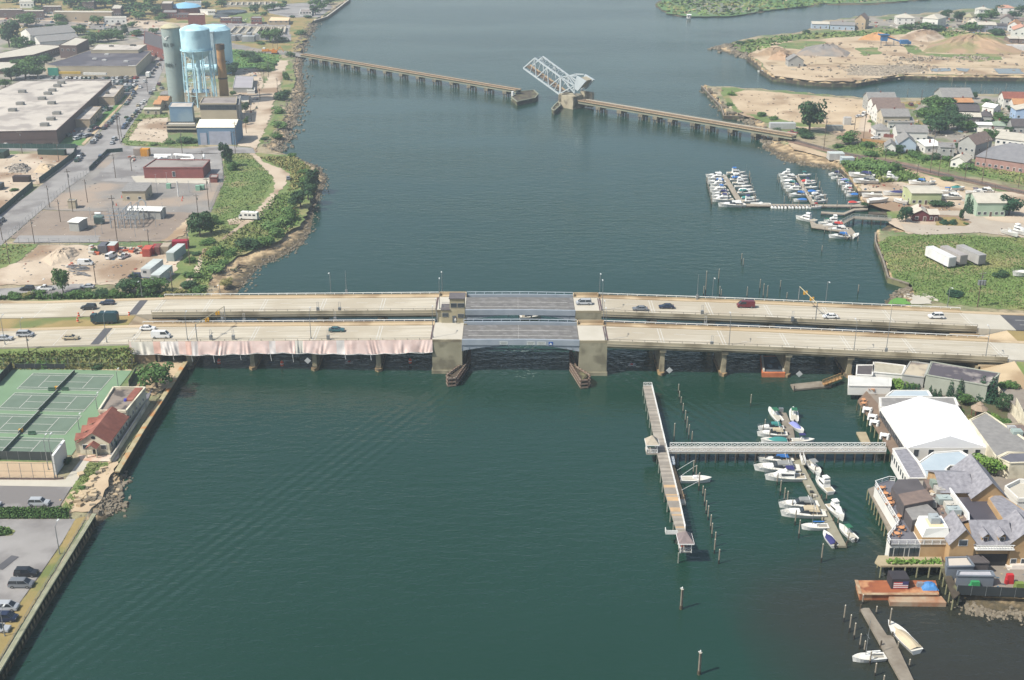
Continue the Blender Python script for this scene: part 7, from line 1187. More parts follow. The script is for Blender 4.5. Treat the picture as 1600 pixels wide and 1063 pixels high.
for j,(px,n)in enumerate((([(356,54),(435,55),(440,44),(368,43)],6),([(398,55),(444,52),(446,43),(408,43)],4),([(350,10),(432,9),(432,4),(352,5)],9))):
 pts=[P(u,v,G+1)for u,v in px];t=thing('filter_basin',['open concrete basins in a row behind the standing tank','open basins nearer the riverside lawn','long row of basins at the top edge'][j],'filter basin',pts[0]);m=MB()
 for i in range(n+1):a=pts[0]+(pts[1]-pts[0])*(i/n);b=pts[3]+(pts[2]-pts[3])*(i/n);m.beam(a,b,1.6,2)
 m.beam(pts[0],pts[1],1.2,2);m.beam(pts[3],pts[2],1.2,2);m.build('divider_frame',M_conc,t);m=MB();m.add([p_-Vector((0,0,.5))for p_ in pts],[(0,1,2,3)]);m.build('water_surface',MATS['dark_water']if j==1 else mat('basin_floor',L(150,148,140),L(120,120,114),.1,.8),t)
for i,(u,w,v)in enumerate(((360,6,62),(366,8,64),(374,10,63),(384,12,65),(394,12,65),(403,9,62),(411,12,62),(390,8,60))):boxcar('steel_cabin','grey steel cabin in the row behind the rail siding, %s'%ordn(i,8,'standing tank','trees'),'cabin',u,v,w*.42,6,4.2,(176,180,182)if i%3 else(206,208,206),0)
p=P(430,85,G);t=thing('excavator','orange excavator on the rail line by the trestle','excavator',p);m=MB();m.box((p.x,p.y,G+.6),(5,3,1.1));m.build('tracks',M_tyre,t);m=MB();m.box((p.x-.4,p.y,G+2.1),(4.2,2.8,1.8));m.box((p.x-1,p.y-.6,G+3.4),(1.6,1.4,1.4));m.build('body',paint(236,140,40),t);m=MB();m.beam((p.x+1.5,p.y,G+2.6),(p.x+4,p.y,G+5.5),.5);m.beam((p.x+4,p.y,G+5.5),(p.x+6.5,p.y,G+2),.45);m.build('boom',paint(236,150,50),t)
p=P(415,82,G);t=thing('track_machine','yellow track machine standing behind the orange excavator','track machine',p);m=MB();m.box((p.x,p.y,G+1.6),(5,2.4,1.6));m.box((p.x+3.6,p.y,G+1.3),(3.4,2.2,1));m.build('body',paint(230,150,50),t);m=MB();m.box((p.x-1,p.y,G+2.9),(1.8,2.2,1.2));m.build('cab',W_white,t)
# restaurant shore
def poly3(name,px,z0,z1,m_,t):m=MB();m.prism([tuple(P(u,v,z1)[:2])for u,v in px],z0,z1);return m.build(name,m_,t)
dock('boardwalk','brown boardwalk on slanting piles along the white tent',[(1340,626),(1354,611),(1380,640),(1420,705),(1452,762),(1428,775),(1392,706)],2.9,mat('boardwalk_planks',L(136,116,98),L(116,98,82),.5,.85),.4,3.2,'boardwalk',pm=mat('weedy_pile',L(150,146,112),L(96,96,70),.7,.85))
dock('pile_apron','timber apron on slanting piles under the restaurant terrace',[(1356,764),(1366,760),(1440,866),(1428,876),(1392,838)],2.9,M_wood,.4,2.2,'apron',pm=MATS['weedy_pile']);t,_=dock('planted_pier','timber pier overgrown with green plants below the restaurant windows',[(1367,878),(1372,868),(1470,868),(1474,884),(1376,884)],3.,MATS['tan_weathered'],.4,2.6,'pier',pm=MATS['weedy_pile'])
scatter('weeds',[(1385,876),(1468,876),(1470,882),(1390,882)],260,.5,.6,LEAF['light'],3.02);dock('side_pier','slanting pile frame beside the grey boathouse',[(1466,876),(1474,874),(1500,928),(1490,936)],2.8,M_woodd,.4,2.4,'pier',pm=MATS['weedy_pile'])
W_rest=mat('tan_shingle',L(192,160,118),L(174,142,102),.5,.85);tb=thing('restaurant','large waterside restaurant, dark and brown roofs, white-railed terrace with orange tables','restaurant',P(1450,850,G))
TER=[(1367,758),(1389,751),(1398,752),(1413,808),(1437,849),(1391,851),(1386,842),(1404,820)];poly3('ground_floor',TER,G-.3,5.9,W_white,tb);poly3('terrace',TER,5.9,6.2,mat('terrace_deck',L(112,112,120),L(98,98,106),.4,.85),tb)
rail(tb,[P(u,v,6.2)for u,v in((1398,752),(1389,751),(1367,758),(1404,820),(1386,842),(1391,851),(1482,851))],6.2,1.1,1.8,w=.12,name='terrace_railing')
poly3('front_range',[(1391,850),(1484,850),(1470,800),(1413,800)],G-.3,6.1,W_white,tb)
for i in range(9):a=P(1394+i*8,850,6.1);window(tb,a.x,a.y-.02,3.9,1.0 if i%3 else.8,2.5,0,W_white)
for nm,px,z,wm,rm in(('upper_block',[(1393,762),(1402,750),(1434,749),(1458,783),(1413,791)],8.6,R_dk,mat('roof_slate',L(96,92,94),L(82,78,80),.3,.9)),('brown_block',[(1403,773),(1447,765),(1459,782),(1413,791)],9.8,R_dk,R_brn),('grey_block',[(1414,796),(1445,785),(1466,803),(1426,814)],9.,R_dk,R_grey),('plant_block',[(1443,750),(1470,748),(1512,800),(1513,828),(1484,837),(1458,783)],7.4,R_dk,R_brn),('court_block',[(1478,762),(1489,768),(1545,774),(1580,832),(1513,832),(1511,806)],7.0,R_dk,R_black)):
 poly3(nm,px,G-.3,z,wm,tb);c=sum((P(u,v,z)for u,v in px),Vector())/len(px);m=MB();m.prism([tuple((c+(P(u,v,z)-c)*.985)[:2])for u,v in px],z-.02,z+.16);m.build(nm.replace('block','roof'),rm,tb)
ra=[P(u,v,7.8)for u,v in((1441,840),(1484,840),(1475,813),(1428,818))];rb_=[P(u,v,9.9)for u,v in((1447,826),(1482,825),(1471,806),(1436,806))];m=MB();m.prism([tuple(p[:2])for p in ra],G,7.8);m.build('tan_wall',W_rest,tb);m=MB();m.add(ra+rb_,[(i,(i+1)%4,4+(i+1)%4,4+i)for i in range(4)]+[(4,5,6,7)]);m.build('white_mansard_roof',MATS['white_roof'],tb);poly3('roof_inset',[(1452,823),(1476,823),(1467,810),(1445,810)],9.9,9.98,MATS['cream_roof'],tb);m=MB();m.beam(P(1478,762,8),P(1512,808,8),.4,2.2);m.beam(P(1512,808,8),P(1513,824,8),.4,2.2);m.build('white_parapet',M_white,tb)
for i,(u,v,w,z,c)in enumerate(((1463,760,2.6,7.6,(150,166,156)),(1467,770,2,7.6,(196,192,184)),(1474,785,3,7.6,(176,188,184)),(1484,795,2.4,7.6,(206,202,190)),(1489,802,2.8,7.6,(180,192,192)),(1459,815,2,10,(176,184,186)),(1491,822,1.5,7.6,(200,192,180)),(1455,790,1.6,7.6,(170,168,160)))):q=P(u,v,z);m=MB();m.box((q.x,q.y,z+.7),(w,2.2,1.4));m.cyl((q.x,q.y),.6,.6,z+1.4,z+1.6,10);m.build('roof_unit',paint(*c),tb)
def sh(lb,fl,fr,d,h,r,rg,w=W_rest,rf=M_shing,win=(0,0),**k):return house(lb,fl,fr,d,h,r,rg,w,rf,name=k.pop('name','restaurant_wing'),cat='building',win=win,side=0,door=False,over=.5,**k)
sh('grey-shingled range behind the rooftop machines, ridge running sideways',(1472,768),(1520,768),9.5,6.6,2.2,'x');sh('grey-shingled wing with a wide tan gable facing the flat black roof',(1520,776),(1572,776),13,6.4,3.6,'y')
t,R,Wd=sh('tan gabled end wing with an octagonal white-framed window',(1486,847),(1524,847),7,6.2,3.2,'y');q=R(Wd/2,0,0);window(t,q[0],q[1],G+6,1.7,1.3,t.rotation_euler[2])
t,R,Wd=sh('grey-shingled front range with two dormers and a white balcony',(1524,848),(1580,848),8,5.8,3.,'x')
for x in(Wd*.28,Wd*.74):q=R(x,.8,0);m=MB();m.box((q[0],q[1]+.6,G+6.6),(1.5,2.2,1.5));m.build('dormer',W_rest,t);m=MB();m.add([R(x-1.1,-.5,7.2),R(x,-.5,8.2),R(x,3,8.2),R(x-1.1,3,7.2),R(x+1.1,-.5,7.2),R(x+1.1,3,7.2)],[(0,1,2,3),(1,4,5,2)]);m.build('dormer_roof',M_shing,t);window(t,q[0],q[1]-.55,G+6.5,.8,.8,0)
m=MB();a,b=R(-.3,-1.3,4.9),R(Wd+.3,-1.3,4.9);m.beam((a[0],a[1]+.6,a[2]),(b[0],b[1]+.6,b[2]),1.5,.25);m.beam((*a[:2],a[2]+1),(*b[:2],b[2]+1),.12);[m.beam(R(x,-1.3,4.9),R(x,-1.3,6),.1)for x in np.linspace(0,Wd,14)];m.build('balcony',M_white,t)
m=MB();q0,q1=R(.3,-.05,1.5),R(Wd-.3,-.05,1.5);m.beam(q0,q1,.12,3);m.build('open_front',M_dark,t)
sh('tan corner wing at the photo edge with a shuttered window',(1581,846),(1630,846),7,6.4,3.2,'y',win=(3,1));t,pts=block('shingled_range','long grey-shingled roof slope running back beside the flat black roof','building',[(1544,778),(1558,769),(1606,800),(1640,830),(1600,836),(1580,832)],8.6,W_rest,M_shing,0);block('white_spiral_stair','white round stair terrace with a dark arch at the photo edge','terrace',[(1570,765),(1592,754),(1640,757),(1640,784),(1590,784)],6,W_white,M_concl,1.0)
for i,(u,v)in enumerate(((1377,766),(1383.5,775),(1389,784),(1390,790),(1404,811),(1408,829),(1401,838),(1349,628),(1349,633.5),(1363,611.5))):
 z=6.2 if i<7 else 2.9;p=P(u,v,z);t=thing('terrace_table','round orange table with chairs, %s'%(ordn(i,7,'far end of the terrace','near end of the terrace')if i<7 else['far one of two on the boardwalk corner','near one of two on the boardwalk corner','alone behind the boardwalk corner'][i-7]),'table',p);m=MB();m.cyl(p,.62,.62,z+.75,z+.82,12);m.build('table_top',paint(218,158,110),t);m=MB();m.cyl(p,.08,.08,z,z+.75,5);m.build('stem',M_metal,t)
 for k in range(4):a=k*1.57+.5+i;m=MB();m.box((p.x+.9*math.cos(a),p.y+.9*math.sin(a),z+.45),(.42,.42,.06),a);m.box((p.x+1.1*math.cos(a),p.y+1.1*math.sin(a),z+.66),(.06,.42,.42),a);m.build('chair_back',paint(190,140,104),t)
for i,(u,v)in enumerate(((1355,643),(1363,654),(1366,663),(1382,684))):p=P(u,v,2.9);t=thing('patio_table','white lattice patio table on the boardwalk, %s'%ordn(i,4,'far end','walkway'),'table',p);m=MB();m.cyl(p,1.0,1.0,3.7,3.8,10);[m.box((p.x+1.3*math.cos(a),p.y+1.3*math.sin(a),3.3),(.55,.55,.9),a,taper=.8)for a in(0.4,2,3.6,5.1)];m.build('table_top',M_white,t)
z=5.4;C4=[P(1417,700,z),P(1545,700,z),P(1496,634,z),P(1376,638,z)];zr=z+hz(1484,700,681.5,z);A=P(1484,681.5,zr);A.y=C4[0].y;B=P(1437.5,619,zr);t=thing('event_tent','huge bright white tent with a ridged roof beside the boardwalk','tent',(sum(C4,Vector())/4));rf=MB();n=10
for(e0,e1)in((C4[0],C4[3]),(C4[1],C4[2])):
 g=[[(lambda a,b,s:a+(b-a)*s-Vector((0,0,.35*math.sin(math.pi*s))))(e0+(e1-e0)*(i/n),A+(B-A)*(i/n),j/4)for j in range(5)]for i in range(n+1)]
 for i in range(n):
  for j in range(4):rf.add([g[i][j],g[i+1][j],g[i+1][j+1],g[i][j+1]],[(0,1,2,3)])
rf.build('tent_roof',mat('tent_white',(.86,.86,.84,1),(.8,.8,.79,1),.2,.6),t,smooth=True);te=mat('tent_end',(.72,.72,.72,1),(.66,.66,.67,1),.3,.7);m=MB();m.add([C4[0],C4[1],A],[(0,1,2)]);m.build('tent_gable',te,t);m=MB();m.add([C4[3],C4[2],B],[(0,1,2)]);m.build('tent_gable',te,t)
m=MB()
for a,b in((C4[0],C4[1]),(C4[3],C4[0]),(C4[1],C4[2])):m.beam((a.x,a.y,(z+G)/2),(b.x,b.y,(z+G)/2),.1,z-G)
m.build('side_wall',W_white,t)
for i in range(17):q=C4[0]+(C4[3]-C4[0])*((i+.5)/17);d=C4[3]-C4[0];window(t,q.x-.06,q.y,3.7,1.2,2.2,math.atan2(d.y,d.x)+math.pi,M_white)
for k in(.12,.3,.72,.87):q=C4[0]+(C4[1]-C4[0])*k;window(t,q.x,q.y-.02,4,1.2,1.9,0)
FB_=[('flat_building','white flat-roofed building with roof trellis directly behind the tent',[(1374,622),(1492,622),(1497,634),(1376,637)],5.2,W_white,R_grey),('flat_building','pale blue-grey low roof behind the tent, before the vines',[(1384,620),(1395,611),(1450,611),(1456,620)],4.6,W_white,mat('metal_roof',L(188,200,206),L(170,184,192),.2,.5)),('shed','small dark-roofed shed under the near bridge end',[(1338,586),(1339,571),(1365,571),(1363,587)],5,W_white,R_dk),('shed','pale corrugated roof shed under the near bridge end',[(1365,566),(1415,572),(1410,586),(1364,582)],5,W_white,mat('corrugated',L(186,182,164),L(164,158,140),.6,.8)),('boathouse','long white boarded boathouse over the water beside the gangway',[(1326,588),(1392,592),(1392,604),(1326,603)],4.5,W_white,mat('boat_roof',L(216,216,210),L(196,196,190),.3,.8)),('shed','beige shed roof with dark stains, next to the corrugated one',[(1410,586),(1423,565),(1452,569),(1444,590)],5.5,W_grey,mat('stained_beige',L(196,186,164),L(176,164,144),.2,.85,c3=L(120,110,106),s3=.15)),('long_building','long grey building with a black roof streaked white along the bridge end',[(1447,586),(1455,566),(1562,584),(1543,603)],7.2,mat('grey_green_wall',L(176,180,166),L(156,160,146),.2,.8),mat('streaked_roof',L(92,86,92),L(78,74,80),.1,.9,c3=L(186,176,168),s3=.11)),('kinked_building','grey-roofed building with cream parapets behind the bright green tree',[(1515,657),(1540,645),(1606,690),(1606,708),(1574,707),(1557,715)],6.4,MATS['club_wall'],R_grey),('flat_building','dark roof yard full of machines at the photo edge',[(1566,664),(1596,662),(1650,700),(1606,712)],6,W_beige,R_brn),('flat_building','beige building front at the photo edge, just behind the bright green tree',[(1560,716),(1575,708),(1640,708),(1640,722),(1578,724)],6.4,MATS['club_wall'],MATS['terrace_deck']),('hipped_pavilion','pale blue-grey metal roof wrapping a small court in front of the tent',[(1435,724),(1458,708),(1500,705),(1522,718),(1511,728),(1484,728),(1477,734),(1487,746),(1447,746)],6.6,W_white,MATS['metal_roof']),('shingled_range','narrow shingled roof with white arcaded wall beside the boardwalk',[(1395,702),(1416,700),(1437,724),(1448,748),(1421,748)],6.4,W_white,M_shing),('cream_wall_house','cream curved-wall annexe between metal roof and bright green tree',[(1500,746),(1512,726),(1522,726),(1518,748)],7,MATS['club_wall'],MATS['club_wall']),('boathouse','low grey boathouse with a pale rolled roof above the black fence',[(1495,900),(1497,893),(1550,893),(1554,901)],4.6,mat('slate_wall',L(122,130,140),L(108,116,126),.3,.8),mat('pale_roll',L(190,190,194),L(170,170,176),.4,.7)),('shed','flat pale-roofed shed with red stains beside the restaurant front',[(1480,886),(1478,872),(1512,871),(1522,885)],5,MATS['slate_wall'],R_flat),('shed','dark ribbed shed roof beside the restaurant garage',[(1512,880),(1510,866),(1530,866),(1546,880)],4.8,R_dk,R_dk)]
for nm,lb,px,zt,wm,rm in FB_:block(nm,lb,'building',px,zt,wm,rm,.25,wins=[(0,5,1.0,1.2,2.4)]if 'long_b' in nm else([(4,8,.8,1.5,2.6)]if 'narrow' in lb else None),units=[(1588,679,2.5,2,1.2,(170,186,180)),(1580,672,2,1.4,1,(190,190,190))]if 'machines' in lb else())
p=P(1528,652,G);t=thing('garden_gazebo','round brown-roofed wooden gazebo in the garden among conifers','gazebo',p);m=MB();m.lathe((p.x,p.y),[(2.3,G+2.6),(1.0,G+3.7),(1.0,G+3.9),(.1,G+4.6),(.01,G+4.8)],8);m.build('roof',mat('thatch',L(168,150,130),L(144,126,108),.8,.9),t)
for k in range(8):a=k*.785;m=MB();m.beam((p.x+1.9*math.cos(a),p.y+1.9*math.sin(a),G),(p.x+1.9*math.cos(a),p.y+1.9*math.sin(a),G+2.7),.14);m.build('post',M_brick,t)
fence('board_fence','long black board fence above the muddy shore',[(1494,929),(1700,938)],2.2,MATS['screen_black']);fence('garden_wall','cream garden wall beside the conifers',[(1556,618),(1600,672)],3,MATS['club_wall'],cat='wall');fence('garden_wall','tall cream wall at the photo edge by the debris',[(1584,645),(1606,690)],4.5,MATS['club_wall'],cat='wall')
heap('debris_heap','heap of orange and white debris at the photo edge below the bridge','debris heap',[(1562,606),(1640,612),(1640,588),(1568,588)],1.4,mat('orange_debris',L(206,160,124),L(196,186,174),.8,.9,c3=L(150,84,70),s3=.5,contrast=2),6,.6)
for nm,u,v,w,h,c,lb in(('waste_bin',1522,918,2,1.5,(60,160,100),'bright green skip in front of the grey boathouse'),('parasol_heap',1576,912,1.6,2.2,(206,50,56),'red folded umbrellas on the patio at the photo edge'),('blue_door_screen',1581,874,2.6,2.4,(52,92,180),'bright blue screen under the white balcony'),('picnic_set',1590,886,4,.9,(232,222,210),'white and orange picnic set on the patio'),('planter',1592,920,2,1.4,(120,140,70),'round green planter by the black fence'),('orange_crate',1539,877,1.2,1.2,(220,140,60),'orange crate by the restaurant garage'),('boat_stack',1372,600,3,1.4,(230,230,226),'white upturned dinghies on the boardwalk corner')):p=P(u,v,G);m=MB();m.box((p.x,p.y,G+h/2),(w,w*.6,h),taper=.85);m.box((p.x,p.y,G+h),(w*.8,w*.5,.2));m.box((p.x-w*.5,p.y-.4,G+h*.3),(w*.3,w*.3,h*.6));solo(m,nm,paint(*c),lb,nm.replace('_',' '))
# boatyard and houses
H=[((1425,302),(1472,302),12,5.2,.9,'x',mat('yellow_green',L(196,204,158),L(178,186,140),.2,.8),R_lt,'yellow-green workshop with a white upper gable in the boatyard'),((1427,334),(1452,335),9,3.2,1.7,'y',mat('maroon_wall',L(112,58,60),L(96,50,52),.4,.85),R_lt,'maroon cottage with a pale gabled roof by the drive'),((1452.5,335),(1467,335),6,3.2,1.3,'x',MATS['maroon_wall'],R_lt,'small maroon wing joined to the cottage by the drive'),((1528,317),(1573,317),14,6,2.2,'x',mat('pale_green',L(178,198,176),L(160,180,158),.2,.8),R_lt,'long pale green shed with a pale roof beside a dark tree'),((1358,155.5),(1401,155.5),12,7,3,'x',W_grey,R_grey,'grey-roofed townhouse, first from the creek'),((1365,164),(1408,164),11,7,3,'x',W_white,R_brn,'brown-roofed townhouse, second from the creek'),((1372,173),(1415,173),11,7,3,'x',W_white,R_brn,'brown-roofed townhouse, third from the creek'),((1380,182),(1422,182),11,7,3,'x',mat('beige_siding',L(208,196,172),L(190,178,156),.2,.8),R_grey,'grey-roofed townhouse, fourth from the creek, with dark windows'),((1388,191),(1428,191),8,4,2,'x',W_white,R_grey,'low grey-roofed house below the row of townhouses'),((1369,203),(1391,203),9,4,2.5,'hip',W_white,R_grey,'small hip-roofed house with a dark fence beside the sandy lot'),((1402,206),(1450,207),11,5,2.6,'x',W_white,R_grey,'wide white house with a grey roof at the lane end'),((1405,224),(1432,225),14,5,3.4,'y',W_blue,R_grey,'pale blue gabled house near the rail line'),((1383,229),(1400,230),9,3.6,2,'y',W_white,R_grey,'little white gabled house at the meadow edge'),((1446,229),(1472,228),9,3.4,1.2,'shed',W_white,MATS['white_roof'],'white-roofed shelter beside the pale blue house'),((1470,230),(1492,231),10,6,.6,'x',W_grey,R_grey,'plain grey-walled building right of the white-roofed shelter'.replace('right of','next to')),((1498,221),(1525,226),16,7.5,3.6,'y',W_grey,R_brn,'tall grey house with tall dark windows and a brown roof'),((1486,250),(1509,253),12,3.4,2,'y',W_white,R_lt,'white shed with a pale gable roof at the bushes'),((1525,244),(1650,262),24,5,6,'hip',mat('pink_brick',L(176,140,130),L(156,122,114),.4,.85),mat('dark_grey_roof',L(136,136,138),L(120,120,124),.5,.9),'big pinkish brick building with a dark grey hip roof'),((1556,216),(1640,226),13,6,1,'shed',W_white,R_lt,'long white building behind the dark grey hip roof'),((1528,206),(1576,209),9,4.5,1,'x',W_grey,R_lt,'low building with a long cream roof between trees'),((1526,195),(1550,195.5),6,3.5,.8,'x',W_white,MATS['white_roof'],'small white-roofed house above the cream-roofed one'),((1502,182),(1533,183),8,4,1.4,'x',R_dk,R_lt,'dark-walled house with a pale roof and white chimney'),((1495,160),(1521,160),9,5,1.6,'x',R_dk,R_or,'house with a bright orange-tan roof near the creek'),((1474,152),(1521,152),16,6,4,'x',W_grey,R_grey,'very large grey gabled roof at the creek edge'),((1497,173),(1531,174),11,5,2.6,'x',R_dk,R_dk,'dark brown-roofed house below the orange-tan roof'),((1532,181),(1550,182),9,4,2,'hip',W_grey,R_dk,'small dark hip-roofed house with white trim'),((1535,166),(1553,169),8,4,1.5,'x',W_white,MATS['white_roof'],'white low house behind the round green tree'),((1569,154),(1640,155),10,6,3,'x',W_white,R_red,'white house with a long red-brown roof at the photo edge'),((1584,163),(1640,164),9,5,2.4,'x',W_white,R_or,'white house with an orange roof below the red-brown one'),((1588,172),(1640,173),10,8,2,'y',mat('bright_blue_siding',L(176,200,230),L(160,184,214),.3,.8),R_lt,'pale blue tall house at the photo edge'),((1582,197),(1640,198),9,4,3,'x',W_grey,R_dk,'dark brown-roofed house at the photo edge below the blue one'),((1552,196),(1572,197),8,3.6,2,'hip',W_grey,mat('green_grey_roof',L(150,164,146),L(130,144,128),.5,.9),'grey-green hip-roofed house among shrubs'),((1232,94.5),(1256,94.5),9,4.5,3.4,'y',W_grey,R_grey,'grey gabled shed standing alone among the gravel heaps'),((1442,28),(1466,30),20,8,3,'hip',W_white,R_lt,'large white two-storey house with a grey hip roof by the water'),((1402,28),(1430,28.5),14,6,3,'hip',W_white,R_lt,'white house with a pale hip roof beside moored boats'),((1336,30),(1353,31),14,8,4,'y',mat('tan_siding',L(196,176,146),L(180,160,130),.2,.8),R_brn,'tall tan gabled house on the waterfront'),((1269,37.5),(1296,38),10,4,1.5,'x',W_blue,R_lt,'long low blue-grey bungalow at the point'),((1298,39),(1336,40),12,4,2,'x',W_blue,R_grey,'second blue-grey bungalow beside the tall tan house'),((1505,26),(1520,27),14,6,3,'hip',W_beige,mat('olive_roof',L(168,164,132),L(150,146,116),.5,.9),'olive-roofed house between tall dark trees'),((1511,35),(1528,36),14,6,3,'hip',W_grey,R_lt,'hip-roofed grey house below the olive roof'),((1529,39),(1557,39.5),12,6,1.6,'x',mat('slate_blue',L(150,160,172),L(134,144,156),.3,.8),R_lt,'slate-blue two-storey house with a pale roof and brick chimney'),((1558,40),(1574,40.5),12,4,1,'x',MATS['slate_blue'],R_dk,'dark-roofed low house beside the slate-blue one'),((1563,30),(1581,31),16,7,3,'y',W_grey,R_brn,'house with a wide brown-grey gable among far trees'),((1575,39),(1592,40),18,6,3,'y',W_white,R_or,'white house with a salmon roof, farther of two'),((1584,47),(1612,48),18,7,3,'y',W_white,mat('salmon_roof',L(206,156,132),L(186,138,116),.5,.9),'white house with a salmon roof, nearer of two'),((1577,60.5),(1592,60.5),10,4,1,'x',R_brn,R_lt,'tan flat shed by the dirt ramp'),((1594,61),(1625,61.5),10,4,1,'x',R_brn,R_lt,'tan flat shed at the photo edge by the dirt ramp'),((1592,33),(1625,34),12,6,3,'hip',W_beige,R_brn,'brown hip-roofed house at the upper photo edge'),((1560,12),(1585,12.5),10,6,2,'hip',W_white,MATS['salmon_roof'],'small salmon-roofed house on the far waterfront'),((1530,15),(1548,15),10,6,2,'hip',W_white,R_lt,'white house beside white yachts on the far waterfront'),((1074,23.5),(1080,23.5),4,3,.4,'x',W_white,MATS['white_roof'],'tiny white hut alone on the marsh island')]
for i,(fl,fr,d,h,r,rg,w,rf,lb)in enumerate(H):n_=max(2,int((fr[0]-fl[0])/9));house(lb,fl,fr,d,h,r,rg,w,rf,G if 'marsh' not in lb else.9,win=(n_,2 if h>5.5 and 'shed' not in lb else 1),side=2 if fl[1]>100 else 1,chim=(.5,.5)if i%3==1 else None,name='shed' if 'shed' in lb else 'house')
pl([(1453,271,200,'very tall grey pole with three wires beside the rail line'),(1534,287,214,'very tall grey pole beside the rail line, before the pinkish brick building'),(1482,268,225,'dark pole with a lean beyond the rail line'),(1507,283,257,'short pole topped with grey boxes beside the rail line'),(1466,276,242,'thin dark pole between two tall ones at the rail line'),(1383,251,229,'short dark pole by the reeds at the rail line'),(1335,203,180,'leaning dark pole on the sandy lot'),(1349,217,176,'tall leaning dark pole at the lane corner'),(1591,293,263,'dark pole near the photo edge beyond the rail line'),(1554,302,289,'short reddish pole behind the green shed'),(1569,223,201,'dark pole before the long white building'),(1287,235,182,'tall pale pole at the trestle end'),(1527,480,424,'stout pole with three big transformers beside the far road'),(1433,272,256,'short post with white cap by the rail track'),(1439,160,140,'thin pole at the creek end of the lane'),(1481,204,180,'pole among the crowns of the big trees')])
p=P(1527,480,G);hh=G+hz(1527,480,424,G)-3;tt=[o for o in COL.objects if o.get('label','').startswith('stout pole')][0];[(lambda m:(m.cyl((p.x+dx,p.y-.5),.42,.42,hh-1.4,hh,8),m.build('transformer',M_metal,tt,world=False),None))(MB())if False else None for dx in()]
m=MB();[m.cyl((p.x+dx,p.y-.6),.45,.45,hh-1.6,hh,9)for dx in(-.9,0,.9)];m.beam((p.x-1.2,p.y-.3,hh-.8),(p.x+1.2,p.y-.3,hh-.8),.2);solo(m,'transformer_bank',M_metal,'bank of three grey transformer cans on the stout pole','transformer')
fence('timber_fence','orange timber fence between the meadow and the lane',[(1345,221),(1398,227)],1.6,M_woodt);fence('timber_fence','dark curved fence around the hip-roofed house',[(1358,207),(1372,214),(1398,216)],1.8,M_brick)
HP=[('gravel_heap','grey gravel heap behind the grey gabled shed',[(1240,87),(1324,90),(1330,83),(1310,73),(1256,75)],5.5,M_yard),('gravel_heap','small brown gravel heap beside the grey gabled shed',[(1198,94),(1232,96),(1236,88),(1216,84)],5,mat('heap_brown',L(190,160,130),L(170,140,112),.1,.95)),('gravel_heap','pale gravel heap at the tip road of the peninsula',[(1178,86),(1204,90),(1240,84),(1230,78),(1195,78)],4,M_sand),('sand_heap','orange-brown sand heap beyond the blue machine',[(1338,63),(1378,64),(1402,60),(1380,54),(1350,56)],4,M_rust if False else mat('orange_sand',L(206,158,108),L(186,140,94),.08,.95)),('sand_heap','wide pale sand heap between the blue machine and the largest heap',[(1404,60),(1450,66),(1478,60),(1466,50),(1420,50)],5,M_dirt),('earth_heap','largest brown earth heap with grassy flank on the peninsula',[(1440,82),(1500,84),(1572,86),(1606,84),(1580,66),(1540,58),(1480,60),(1452,68)],8.5,mat('earth',L(182,154,124),L(156,130,104),.05,.95,c3=L(140,134,92),s3=.04)),('stone_heap','long low heap of broken stone beside the gravel road',[(1320,118),(1380,120),(1450,112),(1440,103),(1340,102),(1322,110)],2.4,mat('broken_stone',L(180,166,144),L(120,110,96),.8,.9,contrast=2.5))]
for nm,lb,px,h,m_ in HP:heap(nm,lb,'heap',px,h,m_,len(lb),.9)
p=P(1388,72,G);t=thing('screening_machine','bright blue screening machine on the gravel peninsula','screening machine',p);m=MB();m.box((p.x-4,p.y,G+6),(4.5,4,4));m.box((p.x-4,p.y,G+8.4),(6,4.6,1),taper=1.2);m.beam((p.x-9,p.y,G+9),(p.x+9,p.y,G+3.4),1.6,1);m.box((p.x+11,p.y-3,G+3.6),(6,3.6,3));m.box((p.x+15,p.y-3,G+2.8),(2.4,3,2));m.build('hopper',paint(62,118,172),t)
for x in(-6,-2,4,9,15):m=MB();m.beam((p.x+x,p.y-1,G),(p.x+x-.5,p.y-1,G+4.5),.5);m.build('leg',M_metal,t)
